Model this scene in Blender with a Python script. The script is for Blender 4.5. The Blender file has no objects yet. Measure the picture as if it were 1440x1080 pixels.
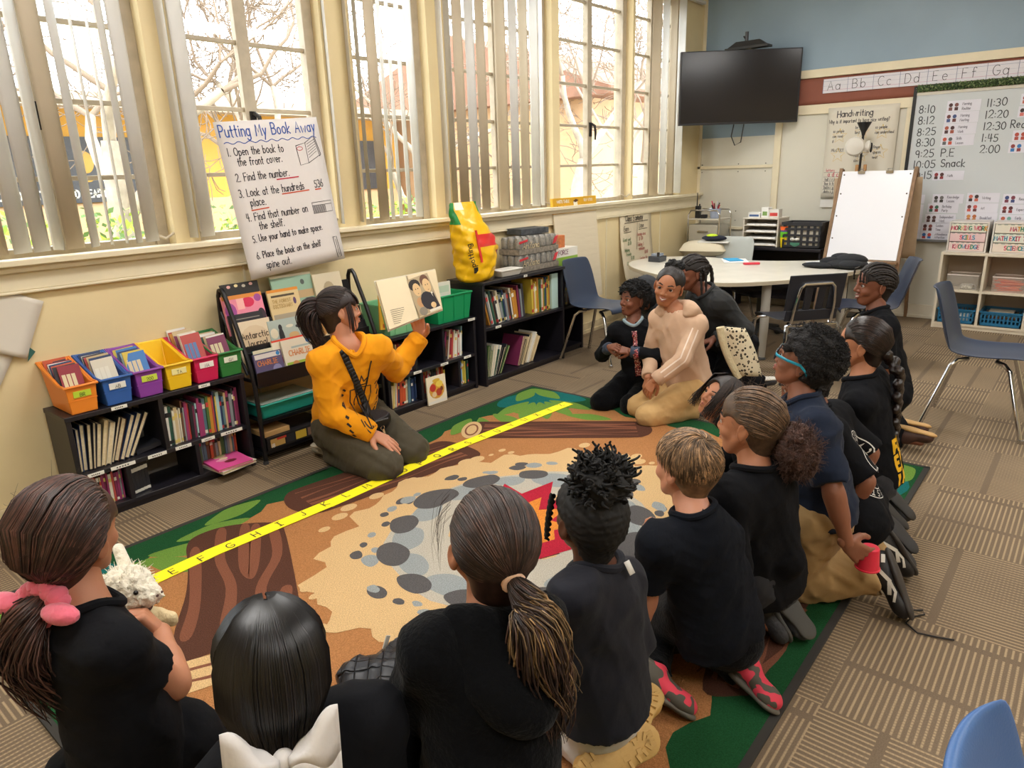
import bpy,math,random
import numpy as np
from mathutils import Vector,Matrix
random.seed(7)
RNG=np.random.RandomState(11)
scene=bpy.context.scene
COL=scene.collection
PI=math.pi

# ---------------------------------------------------------------- camera model (1440 x 1080 frame)
CAM_F,CAM_YAW,CAM_PITCH,CAM_ROLL,CAM_H=990.47,math.radians(39.907),math.radians(16.809),math.radians(-1.809),1.5
def _cam_axes():
    cy,sy,cp,sp=math.cos(CAM_YAW),math.sin(CAM_YAW),math.cos(CAM_PITCH),math.sin(CAM_PITCH)
    f=np.array([cy*cp,sy*cp,-sp]);r=np.array([sy,-cy,0.0]);u=np.cross(r,f)
    cr,sr=math.cos(CAM_ROLL),math.sin(CAM_ROLL)
    return cr*r+sr*u,-sr*r+cr*u,f
CAM_R,CAM_U,CAM_D=_cam_axes()
CAM_C=np.array([0,0,CAM_H])
def ray(x,y):return CAM_R*((x-720)/CAM_F)-CAM_U*((y-540)/CAM_F)+CAM_D
def on_floor(x,y,z=0.0):
    d=ray(x,y);return CAM_C+d*(z-CAM_H)/d[2]
def on_left(x,y,Y=3.67):
    d=ray(x,y);return CAM_C+d*Y/d[1]
def on_back(x,y,X=7.8):
    d=ray(x,y);return CAM_C+d*X/d[0]

# ---------------------------------------------------------------- colours and materials
def lin(c):
    if isinstance(c,str):
        c=c.lstrip('#');c=c if len(c)==6 else ''.join(q*2 for q in c);c=[int(c[i:i+2],16)/255 for i in (0,2,4)]
    return tuple((x/12.92 if x<=.04045 else ((x+.055)/1.055)**2.4) for x in c[:3])
MATS={}
def mat(name,col,rough=.6,metal=0.,var=0.,vscale=8.,bump=0.,bscale=60.,coat=0.,sheen=0.,stretch=None,spec=.5,var2=None,trans=0.,alpha=1.,sss=0.):
    """Principled material; var mixes in a darker/lighter tone by noise; bump adds noise relief."""
    if name in MATS:return MATS[name]
    m=bpy.data.materials.new(name);m.use_nodes=True
    nt=m.node_tree;N=nt.nodes;L=nt.links
    b=N['Principled BSDF']
    c=lin(col)
    b.inputs['Base Color'].default_value=(*c,1)
    b.inputs['Roughness'].default_value=rough
    b.inputs['Metallic'].default_value=metal
    b.inputs['Specular IOR Level'].default_value=spec
    if coat:b.inputs['Coat Weight'].default_value=coat;b.inputs['Coat Roughness'].default_value=.15
    if sheen:b.inputs['Sheen Weight'].default_value=sheen;b.inputs['Sheen Roughness'].default_value=.5
    if trans:b.inputs['Transmission Weight'].default_value=trans
    if alpha<1:b.inputs['Alpha'].default_value=alpha
    if sss:
        b.inputs['Subsurface Weight'].default_value=sss
        b.inputs['Subsurface Radius'].default_value=(.012,.005,.003);b.inputs['Subsurface Scale'].default_value=1.
    if var or bump:
        tc=N.new('ShaderNodeTexCoord');src=tc.outputs['Object']
        if stretch:
            mp=N.new('ShaderNodeMapping');mp.inputs['Scale'].default_value=stretch
            L.new(src,mp.inputs['Vector']);src=mp.outputs['Vector']
    if var:
        n=N.new('ShaderNodeTexNoise');n.inputs['Scale'].default_value=vscale;n.inputs['Detail'].default_value=4
        L.new(src,n.inputs['Vector'])
        mx=N.new('ShaderNodeMix');mx.data_type='RGBA'
        rp=N.new('ShaderNodeValToRGB');rp.color_ramp.elements[0].position=.3;rp.color_ramp.elements[1].position=.7
        L.new(n.outputs['Fac'],rp.inputs['Fac']);L.new(rp.outputs['Color'],mx.inputs['Factor'])
        c2=lin(var2) if var2 else tuple(min(1,x*(1-var)) for x in c)
        c1=c if var2 else tuple(min(1,x*(1+var*.6)) for x in c)
        mx.inputs['A'].default_value=(*c2,1);mx.inputs['B'].default_value=(*c1,1)
        L.new(mx.outputs['Result'],b.inputs['Base Color'])
    if bump:
        n2=N.new('ShaderNodeTexNoise');n2.inputs['Scale'].default_value=bscale;n2.inputs['Detail'].default_value=3
        L.new(src,n2.inputs['Vector'])
        bp=N.new('ShaderNodeBump');bp.inputs['Strength'].default_value=bump;bp.inputs['Distance'].default_value=.01
        L.new(n2.outputs['Fac'],bp.inputs['Height']);L.new(bp.outputs['Normal'],b.inputs['Normal'])
    MATS[name]=m
    return m
_cc={}
def cmat(col,rough=.5,**k):
    key='paint_%s_%d' %(col.lstrip('#'),int(rough*100))
    return mat(key,col,rough,**k)
def emit(name,col,s):
    if name in MATS:return MATS[name]
    m=bpy.data.materials.new(name);m.use_nodes=True
    b=m.node_tree.nodes['Principled BSDF']
    b.inputs['Base Color'].default_value=(*lin(col),1)
    b.inputs['Emission Color'].default_value=(*lin(col),1);b.inputs['Emission Strength'].default_value=s
    MATS[name]=m;return m

# ---------------------------------------------------------------- mesh builder
def rotm(ax,ang):return np.array(Matrix.Rotation(ang,3,ax))
def frame_from(d,up=(0,0,1)):
    d=np.array(d,float);d/=np.linalg.norm(d);up=np.array(up,float)
    s=np.cross(up,d)
    if np.linalg.norm(s)<1e-5:s=np.cross(np.array([1.,0,0]),d)
    s/=np.linalg.norm(s);u=np.cross(d,s)
    return d,s,u
class MB:
    def __init__(self):self.v=[];self.f=[];self.m=[]
    def add(self,vs,fs,mi=0):
        b=len(self.v);self.v.extend([tuple(map(float,p)) for p in vs])
        for f in fs:self.f.append(tuple(b+i for i in f));self.m.append(mi)
        return self
    def bx(self,x0,x1,y0,y1,z0,z1,mi=0,R=None,o=(0,0,0)):
        p=np.array([(x,y,z) for z in (z0,z1) for y in (y0,y1) for x in (x0,x1)],float)
        if R is not None:p=p@np.array(R).T
        p=p+np.array(o)
        return self.add(p,[(0,2,3,1),(4,5,7,6),(0,1,5,4),(2,6,7,3),(0,4,6,2),(1,3,7,5)],mi)
    def hexa(self,p,mi=0):
        """8 corners, bottom four counter-clockwise then top four."""
        return self.add(p,[(3,2,1,0),(4,5,6,7),(0,1,5,4),(1,2,6,5),(2,3,7,6),(3,0,4,7)],mi)
    def tube(self,pts,r,n=8,mi=0,closed=False,caps=True,flat=None):
        P=np.array(pts,float);k=len(P)
        rs=np.full(k,r) if np.isscalar(r) else np.array(r,float)
        T=np.zeros_like(P)
        if closed:T=np.roll(P,-1,0)-np.roll(P,1,0)
        else:
            T[1:-1]=P[2:]-P[:-2];T[0]=P[1]-P[0];T[-1]=P[-1]-P[-2]
        T/=(np.linalg.norm(T,axis=1,keepdims=True)+1e-12)
        a=np.array([0,0,1.]) if abs(T[0][2])<.9 else np.array([1.,0,0])
        u=np.cross(T[0],a);u/=np.linalg.norm(u)
        vs=[]
        for i in range(k):
            u=u-T[i]*np.dot(u,T[i]);u/=(np.linalg.norm(u)+1e-12);w=np.cross(T[i],u)
            for j in range(n):
                t=2*PI*j/n;vs.append(P[i]+rs[i]*(math.cos(t)*u+math.sin(t)*w))
        fs=[]
        for i in range(k if closed else k-1):
            i2=(i+1)% k
            for j in range(n):
                j2=(j+1)% n;fs.append((i*n+j,i*n+j2,i2*n+j2,i2*n+j))
        if caps and not closed:
            fs.append(tuple(range(n-1,-1,-1)));fs.append(tuple((k-1)*n+j for j in range(n)))
        return self.add(vs,fs,mi)
    def lathe(self,prof,n=20,o=(0,0,0),mi=0,R=None,caps=True):
        vs=[(r*math.cos(2*PI*j/n),r*math.sin(2*PI*j/n),z) for r,z in prof for j in range(n)]
        vs=np.array(vs)
        if R is not None:vs=vs@np.array(R).T
        vs=vs+np.array(o);k=len(prof)
        fs=[(i*n+j,i*n+(j+1)% n,(i+1)*n+(j+1)% n,(i+1)*n+j) for i in range(k-1) for j in range(n)]
        if caps:fs+=[tuple(range(n-1,-1,-1)),tuple((k-1)*n+j for j in range(n))]
        return self.add(vs,fs,mi)
    def prism(self,poly,a,b,ax=(1,0,0),ay=(0,1,0),o=(0,0,0),mi=0):
        """polygon in the (ax, ay) plane extruded from a to b along ax x ay."""
        ax=np.array(ax,float);ay=np.array(ay,float);az=np.cross(ax,ay);o=np.array(o,float)
        n=len(poly);area=sum(poly[i][0]*poly[(i+1)% n][1]-poly[(i+1)% n][0]*poly[i][1] for i in range(n))
        if area<0:poly=poly[::-1]
        vs=[o+ax*x+ay*y+az*a for x,y in poly]+[o+ax*x+ay*y+az*b for x,y in poly]
        fs=[tuple(range(n-1,-1,-1)),tuple(range(n,2*n))]+[(i,(i+1)% n,n+(i+1)% n,n+i) for i in range(n)]
        return self.add(vs,fs,mi)
    def face(self,poly,ax,ay,o,off=0.,mi=0):
        ax=np.array(ax,float);ay=np.array(ay,float);az=np.cross(ax,ay);o=np.array(o,float)
        vs=[o+ax*x+ay*y+az*off for x,y in poly]
        n=len(poly);area=sum(poly[i][0]*poly[(i+1)% n][1]-poly[(i+1)% n][0]*poly[i][1] for i in range(n))
        return self.add(vs,[tuple(range(n)) if area>0 else tuple(range(n-1,-1,-1))],mi)
    def grid(self,G,mi=0,closed_u=False):
        G=np.array(G,float);a,b=G.shape[:2]
        fs=[]
        for i in range(a-1 if not closed_u else a):
            for j in range(b-1):
                i2=(i+1)% a;fs.append((i*b+j,i2*b+j,i2*b+j+1,i*b+j+1))
        return self.add(G.reshape(-1,3),fs,mi)
    def ball(self,c,r,mi=0,nu=14,nv=9,R=None):
        r=np.array([r]*3 if np.isscalar(r) else r,float)
        prof=[(max(1e-4,math.sin(PI*i/nv)),-math.cos(PI*i/nv)) for i in range(nv+1)]
        vs=np.array([(q*math.cos(2*PI*j/nu),q*math.sin(2*PI*j/nu),z) for q,z in prof for j in range(nu)])*r
        if R is not None:vs=vs@np.array(R).T
        fs=[(i*nu+j,i*nu+(j+1)% nu,(i+1)*nu+(j+1)% nu,(i+1)*nu+j) for i in range(nv) for j in range(nu)]
        return self.add(vs+np.array(c),fs,mi)
    def xform(self,R=None,o=(0,0,0),s=1.,start=0):
        p=np.array(self.v[start:])*s
        if R is not None:p=p@np.array(R).T
        self.v[start:]=[tuple(q) for q in p+np.array(o)]
        return self
    def build(self,name,mats,parent=None,smooth=35,bevel=0.,solid=0.,subd=0,loc=None):
        me=bpy.data.meshes.new(name)
        V=np.array(self.v,float) if self.v else np.zeros((0,3))
        me.from_pydata([tuple(p) for p in V],[],self.f)
        for m in (mats if isinstance(mats,(list,tuple)) else [mats]):me.materials.append(m)
        me.polygons.foreach_set('material_index',self.m)
        if smooth:
            me.polygons.foreach_set('use_smooth',[True]*len(me.polygons))
            if smooth<180:me.set_sharp_from_angle(angle=math.radians(smooth))
        me.update()
        o=bpy.data.objects.new(name,me);COL.objects.link(o)
        if parent is not None:o.parent=parent
        if loc is not None:o.location=loc
        if solid:
            md=o.modifiers.new('solid','SOLIDIFY');md.thickness=solid;md.offset=0
        if bevel:
            md=o.modifiers.new('bevel','BEVEL');md.width=bevel;md.segments=2;md.limit_method='ANGLE';md.angle_limit=math.radians(40)
        if subd:
            md=o.modifiers.new('subd','SUBSURF');md.levels=subd;md.render_levels=subd
        return o
def tag(o,label,cat,group=None,kind=None):
    if label:o['label']=label
    if cat:o['category']=cat
    if group:o['group']=group
    if kind:o['kind']=kind
    return o
def struct(o):o['kind']='structure';return o
def thing(name,label,cat,loc=(0,0,0),rz=0.,group=None):
    o=bpy.data.objects.new(name,None);COL.objects.link(o)
    o.empty_display_size=.05;o.location=tuple(map(float,loc));o.rotation_euler=(0,0,rz)
    return tag(o,label,cat,group)
def dup(root,loc=None,rz=None,label=None,group=None):
    r=root.copy();COL.objects.link(r)
    if loc is not None:r.location=tuple(map(float,loc))
    if rz is not None:r.rotation_euler=(0,0,rz)
    if label:r['label']=label
    if group:r['group']=group
    for ch in list(root.children):
        c=ch.copy();COL.objects.link(c);c.parent=r
        for g in list(ch.children):
            d=g.copy();COL.objects.link(d);d.parent=c
    return r
ORD='zeroth first second third fourth fifth sixth seventh eighth ninth tenth eleventh twelfth thirteenth fourteenth fifteenth sixteenth seventeenth eighteenth nineteenth twentieth'.split()
def ordinal(n):
    if n<=20:return ORD[n]
    t={20:'twenty',30:'thirty',40:'forty'}[n//10*10]
    return {20:'twentieth',30:'thirtieth',40:'fortieth'}[n] if n % 10==0 else t+'-'+ORD[n % 10]

# ---------------------------------------------------------------- hand lettering: one-stroke letters
def _arc(cx,cy,rx,ry,a0,a1,n=10):
    return [(cx+rx*math.cos(math.radians(a0+(a1-a0)*i/n)),cy+ry*math.sin(math.radians(a0+(a1-a0)*i/n))) for i in range(n+1)]
GL={}
def _g(ch,w,*st):GL[ch]=(w,st)
P_=lambda s:[tuple(float(q) for q in p.split(',')) for p in s.split()]
_g('A',.7,P_('0,0 .35,1 .7,0'),P_('.13,.36 .57,.36'))
_g('B',.6,P_('0,0 0,1'),P_('0,1')+_arc(.25,.76,.28,.24,90,-90)+P_('0,.52'),P_('0,.52')+_arc(.28,.26,.32,.26,90,-90)+P_('0,0'))
_g('C',.65,_arc(.38,.5,.38,.5,50,310,14))
_g('D',.65,P_('0,0 0,1'),P_('0,1')+_arc(.2,.5,.45,.5,90,-90,12)+P_('0,0'))
_g('E',.5,P_('.5,1 0,1 0,0 .5,0'),P_('0,.52 .42,.52'))
_g('F',.5,P_('.5,1 0,1 0,0'),P_('0,.52 .42,.52'))
_g('G',.7,_arc(.38,.5,.38,.5,50,350,14)+P_('.4,.42'))
_g('H',.6,P_('0,0 0,1'),P_('.6,0 .6,1'),P_('0,.5 .6,.5'))
_g('I',.4,P_('.2,0 .2,1'),P_('0,1 .4,1'),P_('0,0 .4,0'))
_g('J',.5,P_('.4,1')+_arc(.2,.25,.2,.25,0,-160))
_g('K',.6,P_('0,0 0,1'),P_('.55,1 0,.45 .6,0'))
_g('L',.5,P_('0,1 0,0 .5,0'))
_g('M',.8,P_('0,0 .1,1 .4,.3 .7,1 .8,0'))
_g('N',.6,P_('0,0 0,1 .6,0 .6,1'))
_g('O',.75,_arc(.38,.5,.38,.5,90,450,16))
_g('P',.55,P_('0,0 0,1'),P_('0,1')+_arc(.25,.74,.3,.26,90,-90)+P_('0,.48'))
_g('Q',.75,_arc(.38,.5,.38,.5,90,450,16),P_('.45,.25 .75,-.08'))
_g('R',.6,P_('0,0 0,1'),P_('0,1')+_arc(.25,.74,.3,.26,90,-90)+P_('0,.48'),P_('.2,.48 .6,0'))
_g('S',.55,_arc(.28,.75,.26,.25,30,250,9)+_arc(.28,.25,.28,.25,80,-150,9))
_g('T',.65,P_('0,1 .65,1'),P_('.32,1 .32,0'))
_g('U',.6,P_('0,1')+_arc(.3,.3,.3,.3,180,360)+P_('.6,1'))
_g('V',.65,P_('0,1 .32,0 .65,1'))
_g('W',.9,P_('0,1 .22,0 .45,.7 .68,0 .9,1'))
_g('X',.6,P_('0,0 .6,1'),P_('0,1 .6,0'))
_g('Y',.6,P_('0,1 .3,.5 .6,1'),P_('.3,.5 .3,0'))
_g('Z',.6,P_('0,1 .6,1 0,0 .6,0'))
_o=_arc(.24,.3,.24,.3,40,400,12)
_g('a',.5,_o,P_('.48,.6 .48,0'))
_g('b',.5,P_('0,1 0,0'),_arc(.24,.3,.24,.3,180,540,12))
_g('c',.42,_arc(.24,.3,.24,.3,50,310))
_g('d',.5,_o,P_('.48,1 .48,0'))
_g('e',.48,P_('.02,.32 .46,.32')+_arc(.24,.3,.23,.3,10,310,12))
_g('f',.36,_arc(.24,.82,.14,.18,20,180,6)+P_('.1,0'),P_('0,.58 .3,.58'))
_g('g',.5,_o,P_('.48,.6')+_arc(.25,-.15,.23,.22,0,-160))
_g('h',.46,P_('0,1 0,0'),P_('0,.35')+_arc(.22,.36,.22,.24,160,0,7)+P_('.44,0'))
_g('i',.12,P_('.06,.6 .06,0'),P_('.06,.8 .06,.84'))
_g('j',.25,P_('.2,.6')+_arc(.05,-.15,.15,.2,0,-150),P_('.2,.8 .2,.84'))
_g('k',.44,P_('0,1 0,0'),P_('.4,.6 0,.25 .42,0'))
_g('l',.1,P_('.05,1 .05,0'))
_g('m',.76,P_('0,.6 0,0'),P_('0,.38')+_arc(.19,.38,.19,.22,170,0,6)+P_('.38,0'),P_('.38,.38')+_arc(.57,.38,.19,.22,170,0,6)+P_('.76,0'))
_g('n',.44,P_('0,.6 0,0'),P_('0,.36')+_arc(.22,.36,.22,.24,170,0,7)+P_('.44,0'))
_g('o',.5,_arc(.25,.3,.25,.3,90,450,12))
_g('p',.5,P_('0,.6 0,-.38'),_arc(.24,.3,.24,.3,180,540,12))
_g('q',.5,_o,P_('.48,.6 .48,-.38'))
_g('r',.34,P_('0,.6 0,0'),P_('0,.35')+_arc(.2,.38,.2,.2,160,50,5))
_g('s',.38,_arc(.2,.45,.17,.15,30,250,7)+_arc(.18,.15,.19,.15,80,-150,7))
_g('t',.34,P_('.16,.95 .16,.05 .28,0'),P_('0,.6 .32,.6'))
_g('u',.44,P_('0,.6')+_arc(.22,.22,.22,.22,180,360,7)+P_('.44,.6 .44,0'))
_g('v',.44,P_('0,.6 .22,0 .44,.6'))
_g('w',.72,P_('0,.6 .16,0 .36,.42 .56,0 .72,.6'))
_g('x',.42,P_('0,0 .42,.6'),P_('0,.6 .42,0'))
_g('y',.44,P_('0,.6 .22,0'),P_('.44,.6 .1,-.36'))
_g('z',.42,P_('0,.6 .42,.6 0,0 .42,0'))
_g('0',.56,_arc(.28,.5,.28,.5,90,450,14))
_g('1',.2,P_('.1,0 .1,1'))
_g('2',.55,_arc(.27,.72,.26,.28,160,-30,9)+P_('0,0 .55,0'))
_g('3',.5,_arc(.2,.75,.27,.25,140,-80,8),_arc(.2,.26,.3,.26,80,-140,9))
_g('4',.55,P_('.4,0 .4,1'),P_('.1,1 .05,.45 .55,.45'))
_g('5',.55,P_('.5,1 .1,1 .06,.58')+_arc(.24,.3,.3,.3,115,-140,10))
_g('6',.5,P_('.4,1')+_arc(.26,.28,.25,.28,150,500,12))
_g('7',.5,P_('0,1 .5,1 .15,0'))
_g('8',.52,_arc(.26,.76,.22,.24,270,-90,10),_arc(.26,.26,.26,.26,90,450,12))
_g('9',.5,_arc(.25,.72,.24,.28,0,360,12)+P_('.46,0'))
_g('.',.12,P_('.05,0 .05,.05'));_g(',',.12,P_('.07,.05 .02,-.12'));_g(':',.14,P_('.07,.1 .07,.15'),P_('.07,.55 .07,.6'))
_g('?',.45,_arc(.22,.76,.22,.24,170,-60,8)+P_('.2,.4 .2,.25'),P_('.2,0 .2,.05'));_g('!',.12,P_('.05,1 .05,.3'),P_('.05,0 .05,.05'))
_g("'",.1,P_('.05,1 .05,.8'));_g('-',.4,P_('.05,.4 .35,.4'));_g('$',.55,*GL['S'][1],P_('.28,1.1 .28,-.1'));_g(' ',.35)
_g('&',.6,P_('.6,0 .12,.72 .25,1 .4,.75 .05,.25 .25,0 .55,.35'));_g('+',.5,P_('.25,.1 .25,.6'),P_('0,.35 .5,.35'))
def text_width(s,h,gap=.2):return sum((GL.get(c,GL['-'])[0]+gap) for c in s)*h-gap*h
def ribbon(mb,pts,w,az,off,mi,o,ax,ay):
    """flat ink stroke through 2-D points."""
    P=np.array(pts,float);k=len(P)
    if k<2:return
    T=np.zeros_like(P);T[1:-1]=P[2:]-P[:-2];T[0]=P[1]-P[0];T[-1]=P[-1]-P[-2]
    T/=(np.linalg.norm(T,axis=1,keepdims=True)+1e-9)
    Nn=np.stack([-T[:,1],T[:,0]],1)*w/2
    P[0]-=T[0]*w*.4;P[-1]+=T[-1]*w*.4
    A=P+Nn;B=P-Nn
    vs=[o+ax*q[0]+ay*q[1]+az*off for q in np.concatenate([A,B])]
    mb.add(vs,[(i+k,i+1+k,i+1,i) for i in range(k-1)],mi)
def write(mb,s,x,y,h,w,o,ax,ay,off=.0008,mi=0,gap=.2,jit=0.,slant=0.,sx=1.):
    """letters of cap height h starting at (x, y) in the plane (o, ax, ay)."""
    ax=np.array(ax,float);ay=np.array(ay,float);az=np.cross(ax,ay);o=np.array(o,float)
    for c in s:
        wd,st=GL.get(c,GL['-'])
        dy=random.uniform(-jit,jit)*h;sc=1+random.uniform(-jit,jit)
        for p in st:ribbon(mb,[(x+(q[0]*sx+q[1]*slant)*h*sc,y+dy+q[1]*h*sc) for q in p],w,az,off,mi,o,ax,ay)
        x+=(wd*sx+gap)*h
    return x
def line2(mb,p,q,w,o,ax,ay,off=.0008,mi=0):
    ax=np.array(ax,float);ay=np.array(ay,float)
    ribbon(mb,[p,q],w,np.cross(ax,ay),off,mi,np.array(o,float),ax,ay)
# ================================================================ ROOM SHELL
XL,YW,ZC=7.8,3.67,3.4  # back wall, window wall, ceiling
XF,YR=-2.4,-4.2
def carpet_tile_mat():
    m=bpy.data.materials.new('carpet_tiles');m.use_nodes=True;nt=m.node_tree;N=nt.nodes;L=nt.links
    b=N['Principled BSDF'];b.inputs['Roughness'].default_value=.95;b.inputs['Specular IOR Level'].default_value=.15
    tc=N.new('ShaderNodeTexCoord');sp=N.new('ShaderNodeSeparateXYZ');L.new(tc.outputs['Object'],sp.inputs[0])
    def M(op,a,c=None,d=None):
        n=N.new('ShaderNodeMath');n.operation=op
        for i,q in enumerate((a,c,d)):
            if q is None:continue
            if hasattr(q,'links'):L.new(q,n.inputs[i])
            else:n.inputs[i].default_value=q
        return n.outputs[0]
    T=.61
    u=M('DIVIDE',M('ADD',sp.outputs[0],20.13),T);v=M('DIVIDE',M('ADD',sp.outputs[1],20.33),T)
    ck=M('MODULO',M('ADD',M('FLOOR',u),M('FLOOR',v)),2.)
    co=M('ADD',M('MULTIPLY',sp.outputs[1],ck),M('MULTIPLY',sp.outputs[0],M('SUBTRACT',1.,ck)))
    cross=M('ADD',M('MULTIPLY',sp.outputs[0],ck),M('MULTIPLY',sp.outputs[1],M('SUBTRACT',1.,ck)))
    st=M('ABSOLUTE',M('SUBTRACT',M('FRACT',M('DIVIDE',M('ADD',co,50.),.0185)),.5))
    stripe=N.new('ShaderNodeMapRange');stripe.inputs['From Min'].default_value=.26;stripe.inputs['From Max'].default_value=.4
    L.new(st,stripe.inputs['Value'])
    # broken dashes and bands where the ribs fade
    nz=N.new('ShaderNodeTexNoise');nz.inputs['Scale'].default_value=2.3;nz.inputs['Detail'].default_value=2;L.new(tc.outputs['Object'],nz.inputs['Vector'])
    fa=N.new('ShaderNodeMapRange');fa.inputs['From Min'].default_value=.38;fa.inputs['From Max'].default_value=.58;fa.inputs['To Min'].default_value=.25;L.new(nz.outputs['Fac'],fa.inputs['Value'])
    band=M('GREATER_THAN',M('FRACT',M('DIVIDE',M('ADD',cross,50.1),.305)),.09)
    dash=M('ADD',.55,M('MULTIPLY',.45,M('SINE',M('MULTIPLY',cross,520.))))
    dmix=M('ADD',M('MULTIPLY',dash,M('SUBTRACT',1.,fa.outputs[0])),fa.outputs[0])
    sf=M('MULTIPLY',M('MULTIPLY',stripe.outputs[0],band),M('MULTIPLY',dmix,.8))
    fn=N.new('ShaderNodeTexNoise');fn.inputs['Scale'].default_value=260;fn.inputs['Detail'].default_value=2;L.new(tc.outputs['Object'],fn.inputs['Vector'])
    mix=N.new('ShaderNodeMix');mix.data_type='RGBA';mix.inputs['A'].default_value=(*lin('#756553'),1);mix.inputs['B'].default_value=(*lin('#b39c7c'),1)
    L.new(sf,mix.inputs['Factor'])
    hs=N.new('ShaderNodeHueSaturation');L.new(mix.outputs['Result'],hs.inputs['Color'])
    L.new(M('ADD',.72,M('MULTIPLY',fn.outputs['Fac'],.55)),hs.inputs['Value'])
    # slow wear tone
    wn=N.new('ShaderNodeTexNoise');wn.inputs['Scale'].default_value=.9;L.new(tc.outputs['Object'],wn.inputs['Vector'])
    mx2=N.new('ShaderNodeMix');mx2.data_type='RGBA';mx2.blend_type='MULTIPLY';mx2.inputs['Factor'].default_value=.35
    rp=N.new('ShaderNodeValToRGB');rp.color_ramp.elements[0].color=(.6,.58,.57,1);rp.color_ramp.elements[1].color=(1,1,1,1);rp.color_ramp.elements[0].position=.35;rp.color_ramp.elements[1].position=.6
    L.new(wn.outputs['Fac'],rp.inputs['Fac']);L.new(hs.outputs['Color'],mx2.inputs['A']);L.new(rp.outputs['Color'],mx2.inputs['B'])
    L.new(mx2.outputs['Result'],b.inputs['Base Color'])
    bp=N.new('ShaderNodeBump');bp.inputs['Strength'].default_value=.4;bp.inputs['Distance'].default_value=.004
    L.new(M('ADD',sf,fn.outputs['Fac']),bp.inputs['Height']);L.new(bp.outputs['Normal'],b.inputs['Normal'])
    return m
cream=mat('cream_wall_paint','#e6d3a6',.55,var=.06,vscale=2.5,bump=.12,bscale=14)
cream_trim=mat('cream_trim_paint','#e6dabd',.45,var=.06,vscale=5,bump=.1,bscale=20)
blue_paint=mat('blue_wall_paint','#90a6b8',.45,var=.07,vscale=2,bump=.25,bscale=7)
panel_white=mat('off_white_panel','#d6d2c4',.35,var=.05,vscale=1.5)
ceil_m=mat('ceiling_tile','#e9e6de',.9)
frame_m=mat('window_frame_paint','#b7aa95',.5,var=.14,vscale=14,bump=.2,bscale=30)
iron=mat('dark_iron','#26221f',.45,.4)

struct(MB().bx(XF-.2,XL+.2,YR-.2,YW+.2,-.12,0).build('floor',carpet_tile_mat(),smooth=0))
struct(MB().bx(XF-.2,XL+.2,YR-.2,YW+.2,ZC,ZC+.12).build('ceiling',ceil_m,smooth=0))
struct(MB().bx(XF-.2,XL+.2,YR-.2,YR,0,ZC).build('wall_right',cream,smooth=0))
struct(MB().bx(XF-.2,XF,YR,YW+.2,0,ZC).build('wall_front',cream,smooth=0))
# window wall: below the sill, above the heads, piers between the windows
SILL,HEAD=1.175,3.13
WIN=[(-1.6,-.72,2),(-.62,.28,2),(.78,1.74,2),(1.87,2.77,2),(2.98,3.62,1),(3.84,5.02,2),(5.12,6.30,2),(6.34,7.34,2)]
mb=MB().bx(XF,XL+.2,YW,YW+.2,0,SILL).bx(XF,XL+.2,YW,YW+.2,HEAD,ZC)
xs=[XF]+[q for w in WIN for q in w[:2]]+[XL+.2]
for a,b in zip(xs[0::2],xs[1::2]):mb.bx(a,b,YW,YW+.2,SILL,HEAD)
struct(mb.build('wall_left',cream,smooth=0))
mb=MB()
mb.bx(XF,XL,YW-.075,YW+.02,SILL-.005,SILL+.022).bx(XF,XL,YW-.045,YW+.0,SILL-.035,SILL-.005)
mb.bx(XF,XL,YW-.02,YW,SILL-.115,SILL-.035).bx(XF,XL,YW-.03,YW,SILL-.128,SILL-.115)
struct(mb.build('trim_1',cream_trim,bevel=.004))
mb=MB()
for x in (2.08,5.85,6.92):mb.bx(x,x+.012,YW-.008,YW,.12,SILL-.12)
struct(mb.build('trim_2',cream_trim,smooth=0))
struct(MB().bx(XF,XL,YW-.018,YW,0,.1).bx(XF,XL,YW-.028,YW,0,.035).build('baseboard_left',mat('scuffed_baseboard','#d3c29c',.5,var=.3,vscale=9),bevel=.004))
# back wall
mb=MB().bx(XL,XL+.2,YR-.2,YW+.2,0,1.78,0).bx(XL,XL+.2,YR-.2,2.79,1.78,2.3,0).bx(XL,XL+.2,2.79,YW+.2,1.78,2.3,1).bx(XL,XL+.2,YR-.2,YW+.2,2.3,ZC,1)
struct(mb.build('wall_back',[panel_white,blue_paint],smooth=0))
mb=MB()
mb.bx(XL-.03,XL,YR,2.63,2.295,2.372)  # long cap rail
mb.bx(XL-.022,XL,1.56,2.80,1.955,2.045).bx(XL-.022,XL,2.75,2.82,.66,1.955).bx(XL-.022,XL,1.56,1.60,1.2,1.955)
mb.bx(XL-.02,XL,2.82,YW,1.455,1.485).bx(XL-.02,XL,2.82,YW,.80,.83).bx(XL-.02,XL,YW-.035,YW,.1,ZC)
mb.bx(XL-.02,XL,1.6,2.75,.78,.83)
struct(mb.build('trim_3',cream_trim,bevel=.003))
struct(MB().bx(XL-.02,XL,YR,YW,0,.13).bx(XL-.03,XL,YR,YW,.0,.03).build('baseboard_back',mat('pale_baseboard','#d9d0bd',.5),bevel=.004))
mb=MB()
for y in (3.62,3.2,2.9):
    for z in (1.5,1.42,1.0,.9):mb.lathe([(.006,0),(.004,.006)],8,(XL-.003,y,z),R=rotm('Y',-PI/2))
struct(mb.build('trim_4',iron))

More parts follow.
